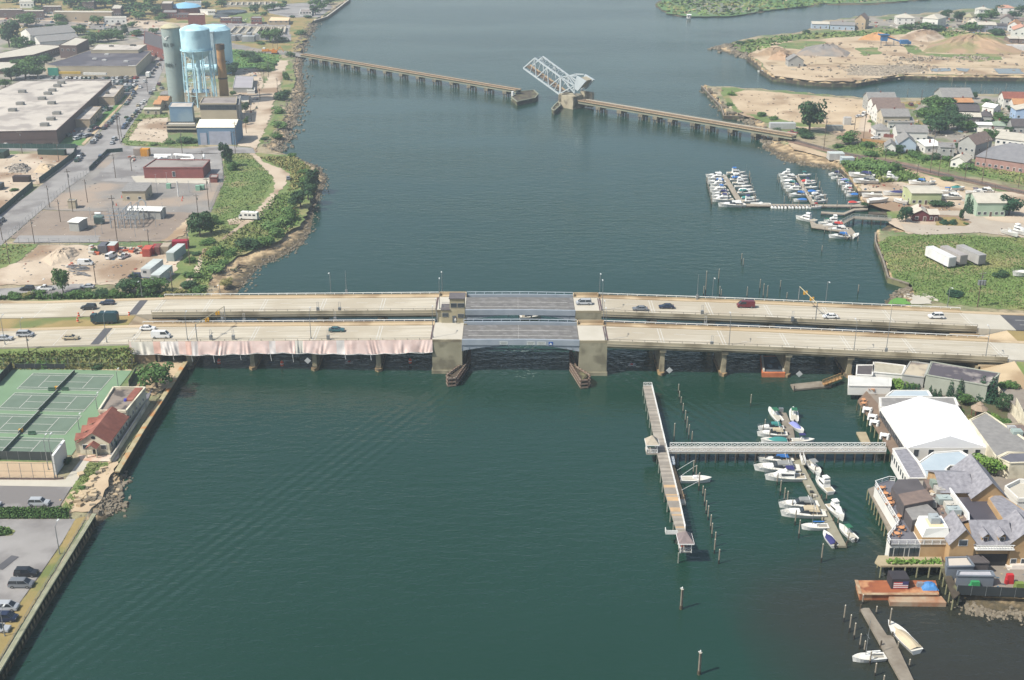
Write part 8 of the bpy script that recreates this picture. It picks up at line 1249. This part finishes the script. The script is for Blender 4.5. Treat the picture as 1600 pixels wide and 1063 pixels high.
# railway trestle with its raised bascule span
T0,T1=P(486,99,0),P(1141,212,0);D_=(T1-T0).normalized();Nn=Vector((-D_.y,D_.x,0))
def Q(u,v,off=0.0):
 x,y=u-800,v-531.5;r=Vector((x,FPX*ct-y*st_,-FPX*st_-y*ct));c=Vector((0,0,CAM_H));k=(T0+Nn*off-c).dot(Nn)/r.dot(Nn);return c+r*k
M_tan=mat('trestle_walk',L(196,172,138),L(170,144,112),.3,.9);M_tg=mat('trestle_girder',L(150,152,132),L(126,130,112),.2,.85)
def trestle(label,ua,va,ub,vb,piers,whiterail):
 a=Q(ua,va);b=Q(ub,vb);a.z=b.z=0;ZD=5.2;t=thing('railway_trestle',label,'railway bridge',(a+b)/2);o=lambda k,s,z:a+(b-a)*k+Nn*s+Vector((0,0,z))
 m=MB()
 for s in(.4,4.6):m.beam(o(0,s,ZD-1.1),o(1,s,ZD-1.1),.5,1.5)
 m.beam(o(0,2.5,ZD-.4),o(1,2.5,ZD-.4),5,.3);m.build('girder_frame',M_tg,t);m=MB()
 for s in(.1,4.9):m.beam(o(0,s,ZD-.1),o(1,s,ZD-.1),1.3,.2)
 n=int((b-a).length/1.6)
 for i in range(n):m.beam(o(i/n,.6,ZD-.12),o(i/n,4.4,ZD-.12),.35,.18)
 m.build('walkway_decking',M_tan,t);m=MB()
 for s in(1.75,3.25):m.beam(o(0,s,ZD+.08),o(1,s,ZD+.08),.16,.18)
 m.build('rail_strip',mat('rail_rust',L(130,98,80),L(108,82,68),1,.6,.3),t)
 if whiterail:m=MB();m.beam(o(0,4.9,ZD+.35),o(1,4.9,ZD+.35),.35,.35);m.build('cable_trough',M_concl,t)
 m=MB()
 for s in(-.5,5.5):
  m.beam(o(0,s,ZD+.9),o(1,s,ZD+.9),.1,.1)
  for i in range(0,n,3):m.beam(o(i/n,s,ZD-.1),o(i/n,s,ZD+.9),.12)
 m.build('hand_rail',M_wood,t)
 for u,v in piers:
  p=Q(u,v);p.z=0;m=MB();an=math.atan2(D_.y,D_.x);m.box(p+Nn*2.6+Vector((0,0,2.6)),(3.2,6.6,1.7),an)
  for i in(-1.1,1.1):
   for j in(.1,2.4,4.8):q=p+D_*i+Nn*j;m.cyl((q.x,q.y),.45,.4,-1,2,7)
  m.build('pier',mat('trestle_pier',L(146,138,116),L(84,80,70),.6,.85),t);m=MB();q=p+D_*6-Nn*.5;[m.cyl((q.x+e,q.y),.3,.26,-1,2.6,6)for e in(0,.7)];m.build('guard_pile_cluster_post',M_woodd,t)
 return t
trestle('long low railway trestle from the industrial shore to the open channel',470,96.5,806,149,[(486,99),(502.6,101.5),(519.6,104.5),(536,107),(552,109),(576.7,113),(602,117),(627,121),(653,125),(679,129),(706,133),(733,137),(760,141.5),(789,146)],False)
trestle('railway trestle with a white trough from the bascule pier to the sandy lot',903,165,1236,229,[(935,173),(968,179),(1001,185.5),(1024,189.5),(1047.5,193.7),(1082.5,201),(1106,205.5),(1141,212),(1177.5,219.7),(1212,226)],True)
a=Q(888,163);a.z=0;t=thing('bascule_bridge','pale steel railway bascule span raised over its concrete pier','bascule bridge',a+Nn*4);an=math.atan2(D_.y,D_.x)
m=MB();m.box(a+Nn*3+Vector((0,0,3.2)),(11.5,11,8.4),an);m.box(a+Nn*3-D_*4.4+Vector((0,0,5.4)),(2,11,5),an);m.box(a+Nn*8+D_*8+Vector((0,0,5)),(9,2,9),an);m.build('pier',mat('old_concrete',L(186,176,150),L(150,142,124),.2,.85,c3=L(120,112,96),s3=.2),t)
M_truss=mat('truss_paint',L(196,204,206),L(176,186,190),.2,.6);Wt=7.5
lo=[Q(u,v)for u,v in((874.5,148),(857.5,135.5),(838,122),(818,106.7))];hi=[Q(u,v)for u,v in((876,120.7),(855,106),(835.7,91))]
def mid(a_,b_,k=.5):return a_+(b_-a_)*k
for k in(0,1):
 f=Nn*(Wt*k);m=MB();Bm=lambda p_,q_,w=.55:m.beam(p_+f,q_+f,w)
 Bm(lo[0],lo[3],.8);Bm(hi[0],hi[2],.8);Bm(hi[2],lo[3],.7);Bm(lo[0],hi[0],.7);Bm(hi[0],lo[1]);Bm(lo[1],hi[1]);Bm(hi[1],lo[2]);Bm(lo[2],hi[2]);Bm(mid(lo[0],lo[1]),hi[0],.35);Bm(mid(lo[1],lo[2]),hi[1],.35);Bm(mid(lo[2],lo[3]),hi[2],.35)
 tw=Q(876,146),Q(898,146),Q(877,121),Q(897,134),Q(887,118.5),Q(900,119)
 for i,j in((0,2),(2,4),(4,5),(4,3),(2,3),(0,3),(1,3),(1,2)):Bm(tw[i],tw[j],.6)
 m.build('truss',M_truss,t);m=MB();cw_=[Q(u,v)+f for u,v in((901,119),(915,127.5),(902.5,142.5),(896,138))];th=Nn*1.2;m.add([c for c in cw_]+[c+th for c in cw_],[(0,1,2,3),(7,6,5,4),(0,4,5,1),(1,5,6,2),(2,6,7,3),(3,7,4,0)]);m.build('counterweight_plate',M_truss,t)
m=MB();c0=[Q(u,v)+Nn*1.4 for u,v in((904,122),(912,127),(903,139),(899,136))];m.add(c0+[c+Nn*(Wt-1)for c in c0],[(0,1,2,3),(7,6,5,4),(0,4,5,1),(1,5,6,2),(2,6,7,3),(3,7,4,0)]);m.build('counterweight',MATS['old_concrete'],t)
m=MB()
for i in range(7):q=mid(hi[0],hi[2],i/6);m.beam(q,q+Nn*Wt,.35);(m.beam(mid(hi[0],hi[2],(i-1)/6),q+Nn*Wt,.2)if i else None)
m.build('sway_bracing_frame',M_truss,t);m=MB()
for i in range(9):q=mid(lo[0],lo[3],i/8);m.beam(q+Vector((0,0,.3)),q+Nn*Wt+Vector((0,0,.3)),.5,.7)
m.build('floor_beam_frame',M_truss,t);m=MB();m.beam(lo[0]+Nn*Wt*.5+Vector((0,0,.9)),lo[3]+Nn*Wt*.5+Vector((0,0,.9)),3,.5);m.build('track_deck',M_rust if False else mat('deck_brown',L(128,110,92),L(100,88,76),.3,.9),t);m=MB();m.beam(lo[0]+Nn*(Wt-1.2)+Vector((0,0,1.2)),lo[3]+Nn*(Wt-1.2)+Vector((0,0,1.2)),1.3,.4);m.build('side_walk',M_tan,t)
for px,lb in(([(808,159),(799,152),(812,143),(834,141),(841,147),(836,153)],'timber fender island around the open end of the long trestle'),([(862,170),(868,163),(874,158),(875,165),(866,173)],'short dark timber fender at the raised span pier')):
 pts=[P(u,v,2.5)for u,v in px];t=thing('channel_fender',lb,'fender',sum(pts,Vector())/len(pts));m=MB();m.prism([tuple(p_[:2])for p_ in pts],-1,2.3);m.build('pile_row',M_woodd,t);m=MB();[m.beam(pts[i],pts[(i+1)%len(pts)],.7,.5)for i in range(len(pts))];m.build('wale',M_tg,t)
p=P(801,156,0);m=MB();m.cyl(p,.8,.8,-.5,hz(801,156,143),10);m.cyl(p,1,1,-.5,.5,10);solo(m,'channel_column',M_white,'white round column beside the timber fender island','column')
mb=MB()
for off in(0,1.5,-2.2):pr=None;[(mb.beam((q0.x,q0.y+off,G+.45),(q1.x,q1.y+off,G+.45),.25 if off>-1 else.35,.2))for q0,q1 in zip(*(lambda l:(l[:-1],l[1:]))([P(u,v,G)for u,v in((1234,218),(1290,233),(1330,243),(1400,257),(1500,280),(1600,302),(1700,328))]))]
o=mb.build('rail_track',mat('rail_steel',L(150,140,132),L(120,110,104),1,.5,.4));o['kind']='structure'
# trees and bushes
def trees(lst,where,grp,shape='tree',leafm='mid',first=None):
 n=len(lst)
 for i,e in enumerate(lst):
  u,vb,w,h=e[:4];shp=e[4]if len(e)>4 else shape;lf=e[5]if len(e)>5 else leafm;s=sc(u,vb,G)
  what={'tree':'leafy tree','far':'leafy tree','bush':'round bush','cone':'pointed conifer'}[shp];sz='large' if w/s>11 and shp!='bush' or w/s>7 and shp=='bush' else('small' if w/s<5 else 'mid-sized')
  tree(u,vb,w,h,shp,lf,'%s %s%s %s%s'%(sz,{'dark':'dark ','light':'bright ','evergreen':'deep green ','reed':'pale green ','dry':'yellowish '}.get(lf,''),what,where,(', '+ordn(i,n,*first))if first and n>1 else ''),grp)
trees([(38,44,38,20),(10,76,36,44,'tree','dark'),(32,82,30,28),(46,62,12,16,'tree','dark'),(70,84,24,10,'bush'),(48,86,14,7,'bush','dark')],'around the grey-roofed halls','trees by the halls',first=('top edge','road'))
trees([(85,54,20,12),(100,57,26,18),(118,56,26,16,'tree','reed'),(126,48,16,12,'tree','dark'),(96,46,20,10),(78,46,14,10,'tree','dark'),(150,68,30,18),(166,66,30,16),(178,60,28,14),(196,56,14,18,'tree','dark'),(212,58,18,10),(140,74,22,16,'tree','dark'),(188,64,14,10),(130,70,16,14)],'behind the supermarket','trees behind the supermarket',first=('photo edge','brick building'))
trees([(46,113,44,30),(66,103,30,18,'tree','dark'),(35,126,44,30),(14,128,30,26,'tree','dark'),(56,122,26,16),(6,138,20,16),(24,106,22,14)],'between warehouse and dark roof','trees by the warehouse',first=('photo edge','supermarket'))
far=[(106,14,44,14),(130,15,40,14),(160,14,44,16),(152,8,40,12),(186,20,24,16,'far','dark'),(200,24,30,22,'far','dark'),(222,24,34,22),(240,26,28,20,'far','dark'),(214,32,30,12),(196,10,40,16),(232,10,40,14),(56,6,20,12,'far','dark'),(24,8,22,12),(62,12,30,8),(210,0,40,10),(170,2,40,10),(100,2,40,10),(254,30,16,10),(246,34,14,8),(48,12,14,8),(116,8,30,8),(8,5,20,8),(76,8,16,10,'far','dark'),(320,12,16,6),(323,14,10,8,'far','dark'),(275,3,20,6),(262,10,14,8)]
far+=[(u_,v_,w_,h_)for u_,v_,w_,h_ in((20,22,16,8),(58,21,20,9),(130,27,30,9),(150,40,24,8),(90,36,22,7),(20,44,22,12),(6,58,24,14),(60,58,18,10),(112,66,14,9),(205,44,18,8),(240,54,16,8),(300,10,20,7),(345,12,18,5),(300,2,24,6),(340,2,26,5),(390,1,30,6),(430,0,30,6),(470,-1,24,7),(140,-2,40,8),(60,-2,40,8),(10,-2,40,8),(260,-3,30,8))]
trees(far,'in the belt beyond the railway','tree belt beyond the railway','far',first=('photo edge','blue dome'))
trees([(398,22,20,18,'far','dark'),(416,18,16,12),(426,17,20,10,'far','dark'),(438,15,16,10),(412,26,14,9),(444,10,10,10,'far','dark'),(456,28,10,5,'bush','dark'),(492,24,18,18,'far','dark'),(502,17,20,18),(512,8,20,14),(494,12,16,16),(520,2,16,10),(480,29,14,5,'bush','dark'),(500,3,16,10),(485,9,12,8)],'around the round tanks and riverside','trees at the sewage works','far',first=('round tanks','river'))
trees([(420,68,36,16,'tree'),(438,66,22,12),(406,70,16,8,'bush'),(362,119,26,24,'tree','dark'),(412,112,32,18,'bush','reed'),(424,104,20,12,'bush'),(400,98,30,12,'bush','dark'),(384,90,26,8,'bush','dark'),(437,158,28,28,'bush','dark'),(446,148,16,14,'bush','dark'),(436,178,26,18,'bush','reed'),(446,126,12,22,'bush'),(430,216,24,14,'bush'),(436,200,26,20,'bush','reed'),(412,220,14,8,'bush','dark'),(383,176,16,18,'tree','dark'),(385,196,10,16,'tree'),(363,148,10,10,'bush'),(470,55,20,8,'bush'),(452,90,14,16,'bush')],'along the riverside track','bushes along the riverside track','bush',first=('rail line','blue shed'))
trees([(283,226,30,8,'bush','dark'),(262,226,22,7,'bush'),(300,225,20,8,'bush','dark'),(240,228,14,5,'bush','reed'),(216,190,10,8,'bush'),(196,186,8,8,'bush','dark'),(187,144,10,8,'bush','dark'),(155,172,8,7,'tree','dark'),(167,174,8,8,'cone','evergreen'),(72,218,6,8,'bush','dark'),(151,190,12,8,'bush'),(148,396,14,14,'bush'),(20,300,14,10,'bush')],'beside the street and dirt lots','street side bushes','bush',first=('works','photo edge'))
trees([(355,262,20,40,'tree','dark'),(364,268,22,28,'bush'),(352,248,12,18,'bush','dark')],'at the corner of the green point','bushes at the yard corner','bush',first=('yard','track'))
trees([(310,374,36,42,'tree','dark'),(328,368,30,34,'tree','mid'),(316,352,26,26,'bush','dark'),(340,352,20,16,'bush'),(324,384,26,18,'bush','mid'),(338,402,30,28,'bush','mid'),(358,401,28,22,'bush','mid'),(385,390,38,32,'bush','dark'),(414,385,30,26,'bush','mid'),(430,372,26,28,'bush','reed'),(440,354,28,28,'bush','reed'),(420,362,30,26,'bush','reed'),(455,346,22,30,'bush','mid'),(446,336,22,22,'bush','reed'),(468,328,34,34,'tree','dark'),(480,316,30,34,'tree','dark'),(484,298,28,36,'tree','dark'),(476,290,24,24,'bush','mid'),(458,318,20,18,'bush','dark'),(474,272,18,12,'bush'),(456,246,14,12,'bush','mid'),(486,284,18,20,'bush','mid'),(336,428,32,18,'bush','reed'),(348,414,18,12,'bush'),(297,412,18,18,'bush'),(296,436,26,18,'bush','mid'),(290,452,30,16,'bush','dark'),(310,458,30,14,'bush'),(352,446,26,14,'bush','dry'),(280,462,26,14,'bush','dry'),(306,400,16,12,'bush','dark')],'on the green point','bushes of the green point','bush',first=('yard','river mouth'))
trees([(96,462,26,44,'tree','mid'),(58,463,22,18,'bush'),(40,466,24,8,'bush','dry'),(82,466,20,10,'bush'),(116,464,24,12,'bush'),(136,464,26,16,'bush','mid'),(158,464,30,16,'bush','dark'),(176,463,24,14,'bush','mid'),(200,464,46,34,'tree','dark'),(216,462,30,28,'tree','mid'),(240,463,42,30,'tree','mid'),(226,464,22,16,'bush','dark'),(260,464,20,10,'bush','dry'),(20,468,26,7,'bush')],'behind the far road','trees behind the far road','bush',first=('photo edge','river'))
trees([(66,576,24,22,'bush','mid'),(40,574,26,12,'bush','mid'),(98,574,30,16,'bush','reed'),(126,574,28,18,'bush','mid'),(156,570,44,26,'bush','light'),(180,572,30,22,'bush','mid'),(14,573,24,12,'bush','dry'),(152,579,22,10,'bush','dark'),(-10,572,26,14,'bush')],'above the tennis courts','bushes above the courts','bush',first=('photo edge','cloth'))
tree(240,614,56,48,'tree','mid','spreading green tree beside the sea wall at the bridge end');tree(103,728,13,18,'bush','dark','dark ivy-like bush against the white handball wall');tree(108,722,10,14,'bush','dark','second dark bush by the white handball wall');tree(128,768,14,14,'bush','mid','bush on the bank beside the upper car park path')
trees([(1268,211,48,60,'tree','dark'),(1256,212,22,22,'bush','dark'),(1330,228,36,26,'tree','mid'),(1310,232,18,10,'bush'),(1262,218,26,10,'bush','dark'),(1214,206,16,8,'bush','dark'),(1360,232,30,10,'bush'),(1211,188,16,7,'bush'),(1190,183,20,7,'bush'),(1144,150,18,10,'bush','light'),(1140,166,12,10,'bush')],'between sandy lot and rail line','trees by the sandy lot','bush',first=('trestle','houses'))
trees([(1455,196,40,30,'tree','mid'),(1478,182,46,34,'tree','mid'),(1500,206,40,34,'tree','dark'),(1472,212,50,36,'tree','dark'),(1444,184,26,18,'tree','mid'),(1516,208,22,24,'tree','mid'),(1492,190,30,26,'tree','dark'),(1460,174,36,20,'tree')],'in the great clump amid the houses','great clump of trees',first=('creek','rail line'))
trees([(1436,220,16,14,'bush','dark'),(1407,242,18,18,'tree','dark'),(1462,252,24,20,'bush','dark'),(1448,252,22,12,'bush'),(1482,252,20,8,'bush'),(1551,222,26,22,'tree','mid'),(1590,206,30,20,'tree','dark'),(1568,194,24,16,'tree'),(1553,174,18,16,'tree','mid'),(1525,156,12,12,'tree','dark'),(1572,264,34,16,'bush','dry'),(1510,266,30,9,'bush','reed'),(1390,244,26,8,'bush'),(1362,246,24,8,'bush','mid'),(1400,272,18,20,'tree','mid'),(1594,246,22,12,'bush','dry'),(1430,246,26,10,'bush','mid'),(1360,192,8,8,'bush','light'),(1590,152,20,8,'bush'),(1542,160,14,10,'bush'),(1412,196,12,12,'tree','dark'),(1436,206,14,14,'tree'),(1500,236,16,14,'tree','dark'),(1546,200,14,12,'tree','dark'),(1560,186,14,12,'tree'),(1578,176,12,12,'tree','dark'),(1520,190,12,10,'tree'),(1576,210,14,12,'tree','dark'),(1534,236,14,12,'tree'),(1596,190,14,10,'tree'),(1490,244,14,10,'bush','dark'),(1422,232,12,10,'tree','dark'),(1566,164,12,10,'tree')],'around the houses and rail line','bushes around the houses','bush',first=('sandy lot','photo edge'))
trees([(1417,350,24,32,'tree','evergreen'),(1476,352,18,15,'bush','evergreen'),(1490,352,18,15,'bush','evergreen'),(1501,346,9,20,'tree','dark'),(1513,330,13,22,'cone','evergreen'),(1519,334,14,18,'cone','evergreen'),(1581,340,36,40,'tree','evergreen'),(1467,325,28,14,'bush','dark'),(1486,324,18,8,'bush','dark'),(1482,284,20,14,'bush','mid'),(1498,294,12,8,'bush'),(1352,322,14,10,'bush','dark'),(1497,466,32,20,'bush','evergreen'),(1567,436,26,16,'bush','dark'),(1510,352,10,6,'bush'),(1380,270,40,12,'bush','reed'),(1350,266,40,12,'bush','reed'),(1330,262,26,10,'bush','reed')],'in the boatyard and marsh','boatyard trees','bush',first=('dock','marsh'))
trees([(1410,609,34,26,'bush','light'),(1396,608,20,16,'bush','mid'),(1446,607,36,26,'bush','light'),(1428,608,20,18,'bush','mid'),(1413,615,7,13,'cone','evergreen'),(1420,615,7,13,'cone','evergreen'),(1427,615,7,13,'cone','evergreen'),(1435,615,7,13,'cone','evergreen'),(1453,620,8,15,'cone','evergreen'),(1460,622,8,13,'cone','evergreen'),(1468,622,8,12,'cone','evergreen'),(1485,620,12,24,'cone','evergreen'),(1499,624,13,28,'cone','evergreen'),(1518,620,14,24,'cone','evergreen'),(1533,626,20,32,'cone','evergreen'),(1549,630,22,34,'cone','evergreen'),(1510,636,28,24,'tree','mid'),(1502,646,14,10,'bush','light'),(1544,650,16,12,'bush','light'),(1567,648,24,34,'tree','dark'),(1556,658,22,16,'bush','light'),(1572,664,20,14,'bush','mid'),(1516,660,20,10,'bush','dry'),(1536,666,20,10,'bush','mid'),(1580,610,30,10,'bush'),(1571,580,34,14,'bush','dark'),(1592,582,30,14,'bush')],'in the restaurant garden','garden plants by the bridge end','cone',first=('vine wall','photo edge'))
tree(1547,750,44,42,'tree','light','bright yellow-green round tree beside the metal roof');tree(1566,742,20,20,'bush','dry','brownish bush beside the bright green tree');tree(1594,738,16,14,'bush','mid','bush on the gable at the photo edge');tree(1508,738,10,9,'bush','mid','small bush beside the cream annexe')
trees([(1477,31,20,17,'tree','dark'),(1498,35,20,19,'tree','dark'),(1488,34,8,8,'bush'),(1522,32,12,9,'tree','dark'),(1536,33,20,14),(1552,30,26,16,'far','mid'),(1566,22,24,12,'far','dark'),(1586,31,24,14,'far','dark'),(1598,20,20,14,'far','dark'),(1506,45,14,9,'bush','dark'),(1516,43,8,7,'bush','dark'),(1158,70,16,8,'bush','dark'),(1172,67,14,6,'bush'),(1262,52,14,6,'bush','dark'),(1580,48,10,5,'bush'),(1530,50,40,6,'bush'),(1560,56,30,6,'bush','dark'),(1448,50,40,6,'bush','mid'),(1420,48,30,5,'bush','mid'),(1465,50,30,5,'bush','dark')],'on the far peninsula','trees on the far peninsula','far',first=('point','photo edge'))
# ground cover and stones
LR,LM,LD=LEAF['cover'],LEAF['mid'],LEAF['dry']
scatter('reeds',[(1373,382),(1388,371),(1450,367),(1600,373),(1680,380),(1680,492),(1600,484),(1480,474),(1430,464),(1424,446),(1394,432),(1384,408)],15000,.5,.6,LR)
scatter('reeds',[(1318,253),(1360,251),(1400,263),(1430,277),(1445,284),(1400,284),(1375,286),(1340,276),(1322,268)],2600,1.8,1.2,LR)
scatter('grass',[(1302,236),(1345,223),(1400,224),(1440,241),(1500,253),(1560,263),(1680,288),(1680,316),(1600,290),(1500,268),(1420,253),(1350,240)],3500,.7,1.1,LR)
scatter('grass',[(352,240),(390,240),(428,278),(402,328),(350,372),(330,372),(335,330),(350,282)],4500,.4,.8,LR);scatter('grass',[(405,246),(460,246),(484,262),(490,290),(450,300),(455,272),(440,263)],1500,.8,1.,LD)
scatter('undergrowth',[(395,346),(430,305),(460,300),(470,345),(440,372),(400,390),(370,398),(330,426),(320,462),(285,462),(318,392),(352,374)],3600,.8,.9,LR)
scatter('undergrowth',[(-60,546),(0,545),(205,541),(212,566),(0,567),(-60,567)],3200,.5,.7,LR,G+1.5,fn=lambda x,y:-9 if y>yf(x)-.7 else max(G,dz(x)-.5-(dz(x)-2.4)*min(1,max(0,(yf(x)-.1-y)/(5.2*min(1,(dz(x)-2.4)/6+.15))))));scatter('undergrowth',[(0,464),(260,458),(300,462),(300,466),(0,469)],1500,1.,.9,LM);scatter('undergrowth',[(1567,558),(1680,563),(1680,598),(1600,588),(1564,582)],1500,.9,.7,LM)
scatter('grass',[(1140,70),(1200,60),(1244,54),(1420,47),(1500,50),(1560,56),(1500,60),(1420,53),(1240,63),(1168,84)],1200,1.6,3.,LR);scatter('grass',[(1026,8),(1046,22),(1132,26),(1205,15),(1268,9),(1300,6),(1455,-2),(1400,-30),(1080,-12)],2600,1.6,5,LR,.9)
scatter('grass',[(189,222),(218,178),(262,176),(262,184),(222,186),(200,220),(262,224),(310,224),(310,229),(200,228)],900,.6,1.1,LR);scatter('grass',[(355,80),(395,78),(440,88),(432,104),(375,106)],900,.7,1.3,LR);scatter('grass',[(-60,384),(50,384),(25,408),(-60,436)],700,.6,.8,LD);scatter('grass',[(140,724),(172,725),(150,744),(124,762),(112,798),(102,796),(118,764)],900,.4,.5,LR);scatter('grass',[(118,813),(134,810),(100,864),(0,1024),(-30,1060),(0,990),(62,905),(96,854)],2600,.16,.3,LD)
rocks('riprap',[(378,452),(407,412),(445,396),(470,378),(484,356),(488,320),(500,300),(507,280),(497,263),(480,257),(460,246)],700,1.5,.75);rocks('riprap',[(432,236),(446,216),(450,200),(462,182),(460,168),(470,150),(466,115),(468,88),(472,70),(477,58),(487,45),(490,35)],1500,3.0,1.3)
rocks('riprap',[(176,800),(180,772),(184,745),(168,760),(150,780),(160,796),(176,752)],420,1.6,1.1);rocks('riprap',[(128,792),(150,770),(166,756),(178,742)],160,1.6,1.5,M_conct);rocks('riprap',[(1395,470),(1408,456),(1418,452),(1420,466)],130,1.2,1.1);rocks('riprap',[(1118,76),(1135,72),(1150,82),(1165,90)],160,3,2.4);rocks('riprap',[(1133,180),(1165,184),(1180,200),(1198,216),(1206,225)],200,2.2,1.6);rocks('riprap',[(1102,140),(1118,160),(1130,172)],90,1.5,1.6);rocks('riprap',[(1505,945),(1545,955),(1640,962)],220,1.,.7);rocks('riprap',[(1195,228),(1220,246),(1257,256),(1300,262)],160,2.4,.9)
rocks('rubble',[(1330,112),(1380,114),(1440,108)],260,7,2.6,MATS['broken_stone']);rocks('rubble',[(1410,98),(1450,96),(1540,95)],160,5,2.4,MATS['broken_stone']);rocks('rubble',[(1424,466),(1440,470),(1456,472)],60,1.5,1.2,M_concl);rocks('rubble',[(14,268),(44,268)],60,1.6,1.2,MATS['debris'])
for i,px in enumerate(([(352,452),(358,436)],[(364,424),(374,414)],[(360,421),(378,423)],[(372,414),(386,416)])):
 a,b=P(*px[0],1.6),P(*px[1],1.6);m=MB();m.beam(a,b,.5,.5);solo(m,'driftwood_beam',M_woodd,['dark timber beam lying on the sand just behind the far road','short dark timber beam joining two others on the sand','dark timber beam low on the sandy beach','dark timber beam high on the sandy beach'][i],'timber')
def person(x,y,z,top,legs,lb):
 m=MB();m.lathe((x,y),[(.02,z+1.78),(.09,z+1.74),(.11,z+1.64),(.07,z+1.53),(.06,z+1.47),(.2,z+1.4),(.22,z+1.2),(.16,z+.98),(.19,z+.86),(.1,z+.82)],9)
 for s in(-1,1):m.tube((x+s*.09,y,z+.88),(x+s*.12,y+.03*s,z+.45),.09,.07,7);m.tube((x+s*.12,y+.03*s,z+.45),(x+s*.12,y,z+.03),.065,.05,7);m.tube((x+s*.2,y,z+1.38),(x+s*.27,y-.04,z+1.08),.05,.045,6);m.tube((x+s*.27,y-.04,z+1.08),(x+s*.24,y-.14,z+.82),.042,.03,6)
 m.m=[0 if min(m.v[i][2]for i in f)>z+1.45 else(2 if max(m.v[i][2]for i in f)<z+.95 else 1)for f in m.f];o=m.build('person',[mat('skin',L(196,150,124),L(180,136,110),2,.6),paint(*top),paint(*legs)]);tag(o,lb,'person');return o
person(-17.1,yf(-17)+14.3,dz(-17)+.25,(232,232,228),(210,208,200),'person in white standing at the control house door')
for i,(dx,dy,c)in enumerate(((-.6,-.3,(230,120,96)),(.2,.5,(206,190,120)),(.8,-.1,(120,130,150)))):person(g1.x+dx,g1.y+.6+dy,3.05,c,(70,74,90),'person in %s under the shelter at the long pier end'%['a coral shirt','a yellow shirt','a grey-blue shirt'][i])
scatter('undergrowth',[(-60,568),(212,568),(212,578),(-60,579)],3200,.5,.6,LD,fn=lambda x,y:-9 if y>yf(x)-.7 else max(G,dz(x)-.5-(dz(x)-2.4)*min(1,(yf(x)-.1-y)/(5.2*min(1,(dz(x)-2.4)/6+.15)))))
def clutter(px,n,size,cols,z=G):
 poly=[tuple(P(u,v,z)[:2])for u,v in px];xs=[p[0]for p in poly];ys=[p[1]for p in poly];r=random.Random(n);m=MB();k=0
 while k<n:
  x,y=r.uniform(min(xs),max(xs)),r.uniform(min(ys),max(ys))
  if pip(np.array([x]),np.array([y]),poly)[0]:k+=1;s=size*r.uniform(.3,1.2);m.box((x,y,z+s*.2),(s*r.uniform(.5,1.8),s*r.uniform(.4,1),s*r.uniform(.2,.7)),r.uniform(0,3.1),mi=r.randrange(len(cols)),taper=r.uniform(.6,1))
 o=m.build('debris',[paint(*c)for c in cols]);o['kind']='stuff'
JK=[(214,208,196),(120,104,96),(90,96,100),(190,170,140),(160,84,64),(84,110,130),(60,60,60)];EARTH=[(170,150,124),(140,122,102),(196,184,164),(112,104,92)]
clutter([(0,242),(117,246),(62,288),(0,330)],110,.9,JK);clutter([(62,386),(290,392),(262,444),(0,444)],150,.8,JK);clutter([(183,240),(345,238),(328,332),(104,330)],130,.7,JK[:4]);clutter([(66,332),(290,336),(268,377),(24,377)],110,.7,JK[:4])
clutter([(372,108),(412,110),(400,180),(372,205)],90,1.6,JK);clutter([(200,186),(262,186),(262,222),(204,222)],60,1.,EARTH);clutter([(260,62),(300,62),(300,150),(256,165)],110,2.2,JK)
clutter([(1342,284),(1440,286),(1560,302),(1600,330),(1480,330),(1352,318)],190,1.,JK);clutter([(1366,158),(1600,156),(1600,280),(1500,252),(1400,220)],330,1.6,JK);clutter([(1270,38),(1600,18),(1600,58),(1400,46)],150,3,JK);clutter([(1200,70),(1600,62),(1600,116),(1340,128),(1200,112)],320,2.,EARTH)
clutter([(1124,140),(1350,158),(1356,204),(1200,190)],130,1.1,EARTH);clutter([(1480,860),(1600,860),(1600,925),(1500,925)],60,.7,JK);clutter([(1443,752),(1470,750),(1510,802),(1508,826),(1486,834)],34,.9,JK[:4],7.55);clutter([(1565,600),(1600,600),(1600,584),(1568,586)],50,1.1,[(206,120,84),(226,214,200),(180,160,136)]);clutter([(-40,14),(250,22),(250,60),(-40,40)],200,3,JK);clutter([(340,30),(460,30),(450,62),(340,60)],120,2.4,JK[:4]);clutter([(1412,352),(1600,362),(1600,372),(1440,368)],40,.7,EARTH)
for i in range(16):
 u,v=[(160,366),(172,350),(190,362),(226,362),(244,356),(150,372),(212,372),(232,345),(142,345),(256,345),(186,332),(262,292),(246,302),(296,302),(330,300),(232,250)][i];p=P(u,v,G);m=MB();h=4.5+(i*37%5);m.cyl(p,.09,.06,G,G+h,5);m.beam((p.x-.5,p.y,G+h),(p.x+.5,p.y,G+h),.1);solo(m,'light_post',Mg,'thin grey post in the gravel and asphalt yards, %s'%('%s from the main street'%ORD[sorted([160,172,190,226,244,150,212,232,142,256,186,262,246,296,330,233]).index(u if(u,v)!=(232,250)else 233)]),'post','thin posts in the yards')
t=thing('mooring_line','white mooring lines from the orange-brown float to piles round an open boat','rope',P(1075,745,1));m=MB()
for a,b in(((1058,735),(1083,720)),((1061,746),(1087,728)),((1065,766),(1092,752)),((1084,745),(1092,741))):m.beam(P(*a,.8),P(*b,2.4),.07)
m.build('rope',M_white,t)
# haze over the whole scene
hb=MB();hb.box((0,4000,72.5),(10300,10300,153));ho=None
hm=bpy.data.materials.new('haze');hm.use_nodes=True;hn_=hm.node_tree.nodes;hn_.remove(hn_['Principled BSDF'])
pv=hn_.new('ShaderNodeVolumePrincipled');pv.inputs['Color'].default_value=(.8,.9,.98,1);pv.inputs['Density'].default_value=HAZE;pv.inputs['Anisotropy'].default_value=.3
hm.node_tree.links.new(pv.outputs[0],hn_['Material Output'].inputs['Volume'])
ho=hb.build('haze',hm);ho['kind']='stuff'
